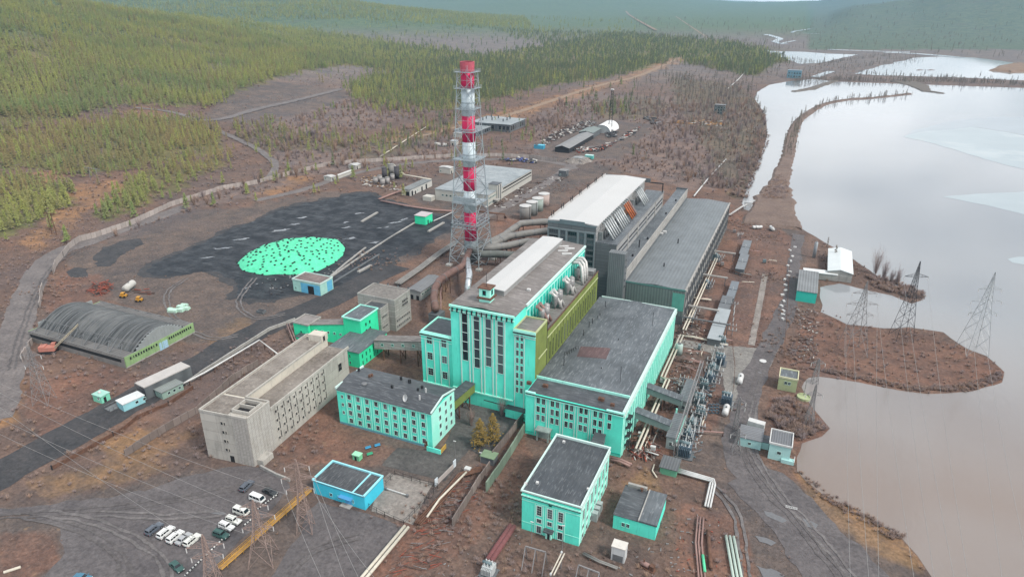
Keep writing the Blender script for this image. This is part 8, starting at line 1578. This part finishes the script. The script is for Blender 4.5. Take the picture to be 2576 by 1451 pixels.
# thick red-brown scrub on the right bank, the peninsula rim and the courtyard
for poly, n, hh in (([(1945,1010),(1980,1000),(2040,1040),(2075,1080),(2010,1110),(1960,1080),(1925,1050)], 260, 1.2), ([(2040,930),(2100,930),(2300,975),(2420,970),(2515,935),(2525,955),(2440,985),(2300,985),(2130,950)], 420, .7), ([(1880,500),(1925,380),(1940,340),(1900,330),(1860,420),(1840,490)], 300, 1.5), ([(1915,505),(1975,505),(1985,480),(1965,440),(1930,470)], 240, 1.6), ([(2170,690),(2250,705),(2330,740),(2300,752),(2200,725)], 220, 1.2), ([(1970,880),(2010,840),(2050,860),(2060,930),(2000,930)], 160, .7), ([(2000,1180),(2090,1240),(2280,1350),(2250,1360),(2060,1250)], 160, .6)):
    bx = [p[0] for p in poly]; by = [p[1] for p in poly]
    while n > 0:
        x, y = rr.uniform(min(bx), max(bx)), rr.uniform(min(by), max(by))
        if not inpoly(x, y, poly): continue
        p = P('0', x, y); s_ = hh*rr.uniform(.5, 1.1); scr.append(((p.x, p.y, 0), rr.random()*6, (s_, s_, s_), rr.randrange(9))); n -= 1
for k_, x_, y_, n_, r_ in (('M',1190,370,90,3.2),('M',1050,720,80,3.0),('M',1340,130,60,2.5),('M',1900,330,40,3),('F',650,900,70,5),('F',720,400,60,5),('f',420,250,90,6),('f',650,350,90,7),('f',680,640,60,5),('f',900,950,120,7),('f',760,1150,90,7),('h',1180,860,90,8),('h',1100,1300,90,9),('h',700,1000,80,5),('g',2150,420,90,8),('d',1850,1250,80,8),('d',400,720,80,7),('e',260,520,80,8),('e',800,500,60,8),('C',2000,420,80,9)):
    c_ = P(k_, x_, y_)
    for _ in range(n_):
        q = (c_.x+rr.gauss(0, 1)*r_, c_.y+rr.gauss(0, 1)*r_)
        if any(a < q[0] < c and b < q[1] < d for a, b, c, d in FOOT): continue
        s_ = rr.uniform(.3, .8); scr.append(((q[0], q[1], 0), rr.random()*6, (s_, s_, s_), rr.randrange(9)))
# the larches that stand nearest are things of their own
trees.sort(key=lambda e: (e[0][0]**2+e[0][1]**2))
near = [e for e in trees if (lambda q: 0 < q[0] < 2576 and 0 < q[1] < 1451)(proj(e[0]))][:260]
ns = set(id(e) for e in near); trees = [e for e in trees if id(e) not in ns]
crowns = [leaves(120, 1.0, 10, 1.8, 1.0, R9) for _ in range(4)]; protos = []
for k in range(4):
    t = thing('larch_tree', 'slender young larch standing at the edge of the hillside wood', 'tree', (0, 0, 0), 'young larches at the edge of the wood')
    crowns[k].build('crown', mLarch, t); trunk(9.6, .14).build('trunk', mBark, t); protos.append([t, True])
for e in near:
    pr = protos[e[3] % 4]
    if pr[1]: pr[1] = False; pr[0].location = e[0]; pr[0].rotation_euler = (0, 0, e[1]); pr[0].scale = e[2]
    else: dup(pr[0], e[0], e[1], scale=e[2])
scatter('forest', trees, LARCH, 'dense green larch forest covering the hillside', 'forest')
scatter('forest', far, FARL, 'hazy green larch forest on the far slopes', 'forest')
scatter('thicket', dark, DARKL, 'thin dark conifers along the dikes and shores', 'thicket')
scatter('undergrowth', bare, BARE, 'tall leafless brush on the waste ground', 'brush')
scatter('undergrowth', scr, SCRUB, 'low leafless red brown scrub over the ground', 'scrub')
# single trees one can point at
def bigtree(name, label, p, h, r, mat, group=None, n=260, size=.6, power=.5):
    t = thing(name, label, 'tree', p, group); mb = leaves(n, h*.08, h, r, size, R9, power); mb.build('crown', mat, t, local=True); trunk(h*.95, .16).build('trunk', mBark, t, local=True)
bigtree('larch_tree', 'wide ochre larch in the courtyard, the nearer of two by the green wall', P('h', 1040, 500), 10.5, 3.7, mOchre, None, 800, .5, .75)
bigtree('larch_tree', 'tall ochre larch in the courtyard, the one next to the long fence', P('h', 1135, 470), 11.0, 3.4, mOchre, None, 800, .5, .75)
for i, (k, x, y, h, lb) in enumerate((('h',975,340,6,'bare grey tree left of the ochre larches'), ('h',1200,270,7,'bare grey tree behind the ochre larches'), ('0',2201,690,13,'tall bare tree on the lake spit'), ('0',2222,702,9,'shorter bare tree beside the tall one on the lake spit'), ('0',2255,715,8,'bare twiggy tree right of the spit trees'), ('0',2240,712,6,'smallest bare tree amid the lake spit thicket'))):
    t = thing('bare_tree', lb, 'tree', P(k, x, y)); twigs(90, h, h*.3, R9, .05).build('crown', mTwig, t, local=True); trunk(h*.7, .12).build('trunk', mBark, t, local=True)
# ---------------------------------------------------------------- the air
def haze():
    bm_ = MB(); c = FH*5200
    bm_.box(-11500, -2500, -1.2, 9000, 13500, 340)
    o = bm_.build('haze', bpy.data.materials.new('air')); m = o.data.materials[0]; m.use_nodes = True; n = m.node_tree; n.nodes.clear()
    ou = n.nodes.new('ShaderNodeOutputMaterial'); v = n.nodes.new('ShaderNodeVolumePrincipled'); v.inputs['Color'].default_value = (.38, .68, .96, 1); v.inputs['Density'].default_value = HAZE; v.inputs['Anisotropy'].default_value = 0.0
    n.links.new(v.outputs[0], ou.inputs['Volume']); tag(o, 'thin blue haze over the far valley', 'haze', kind='stuff')
HAZE = 0.000058
haze()
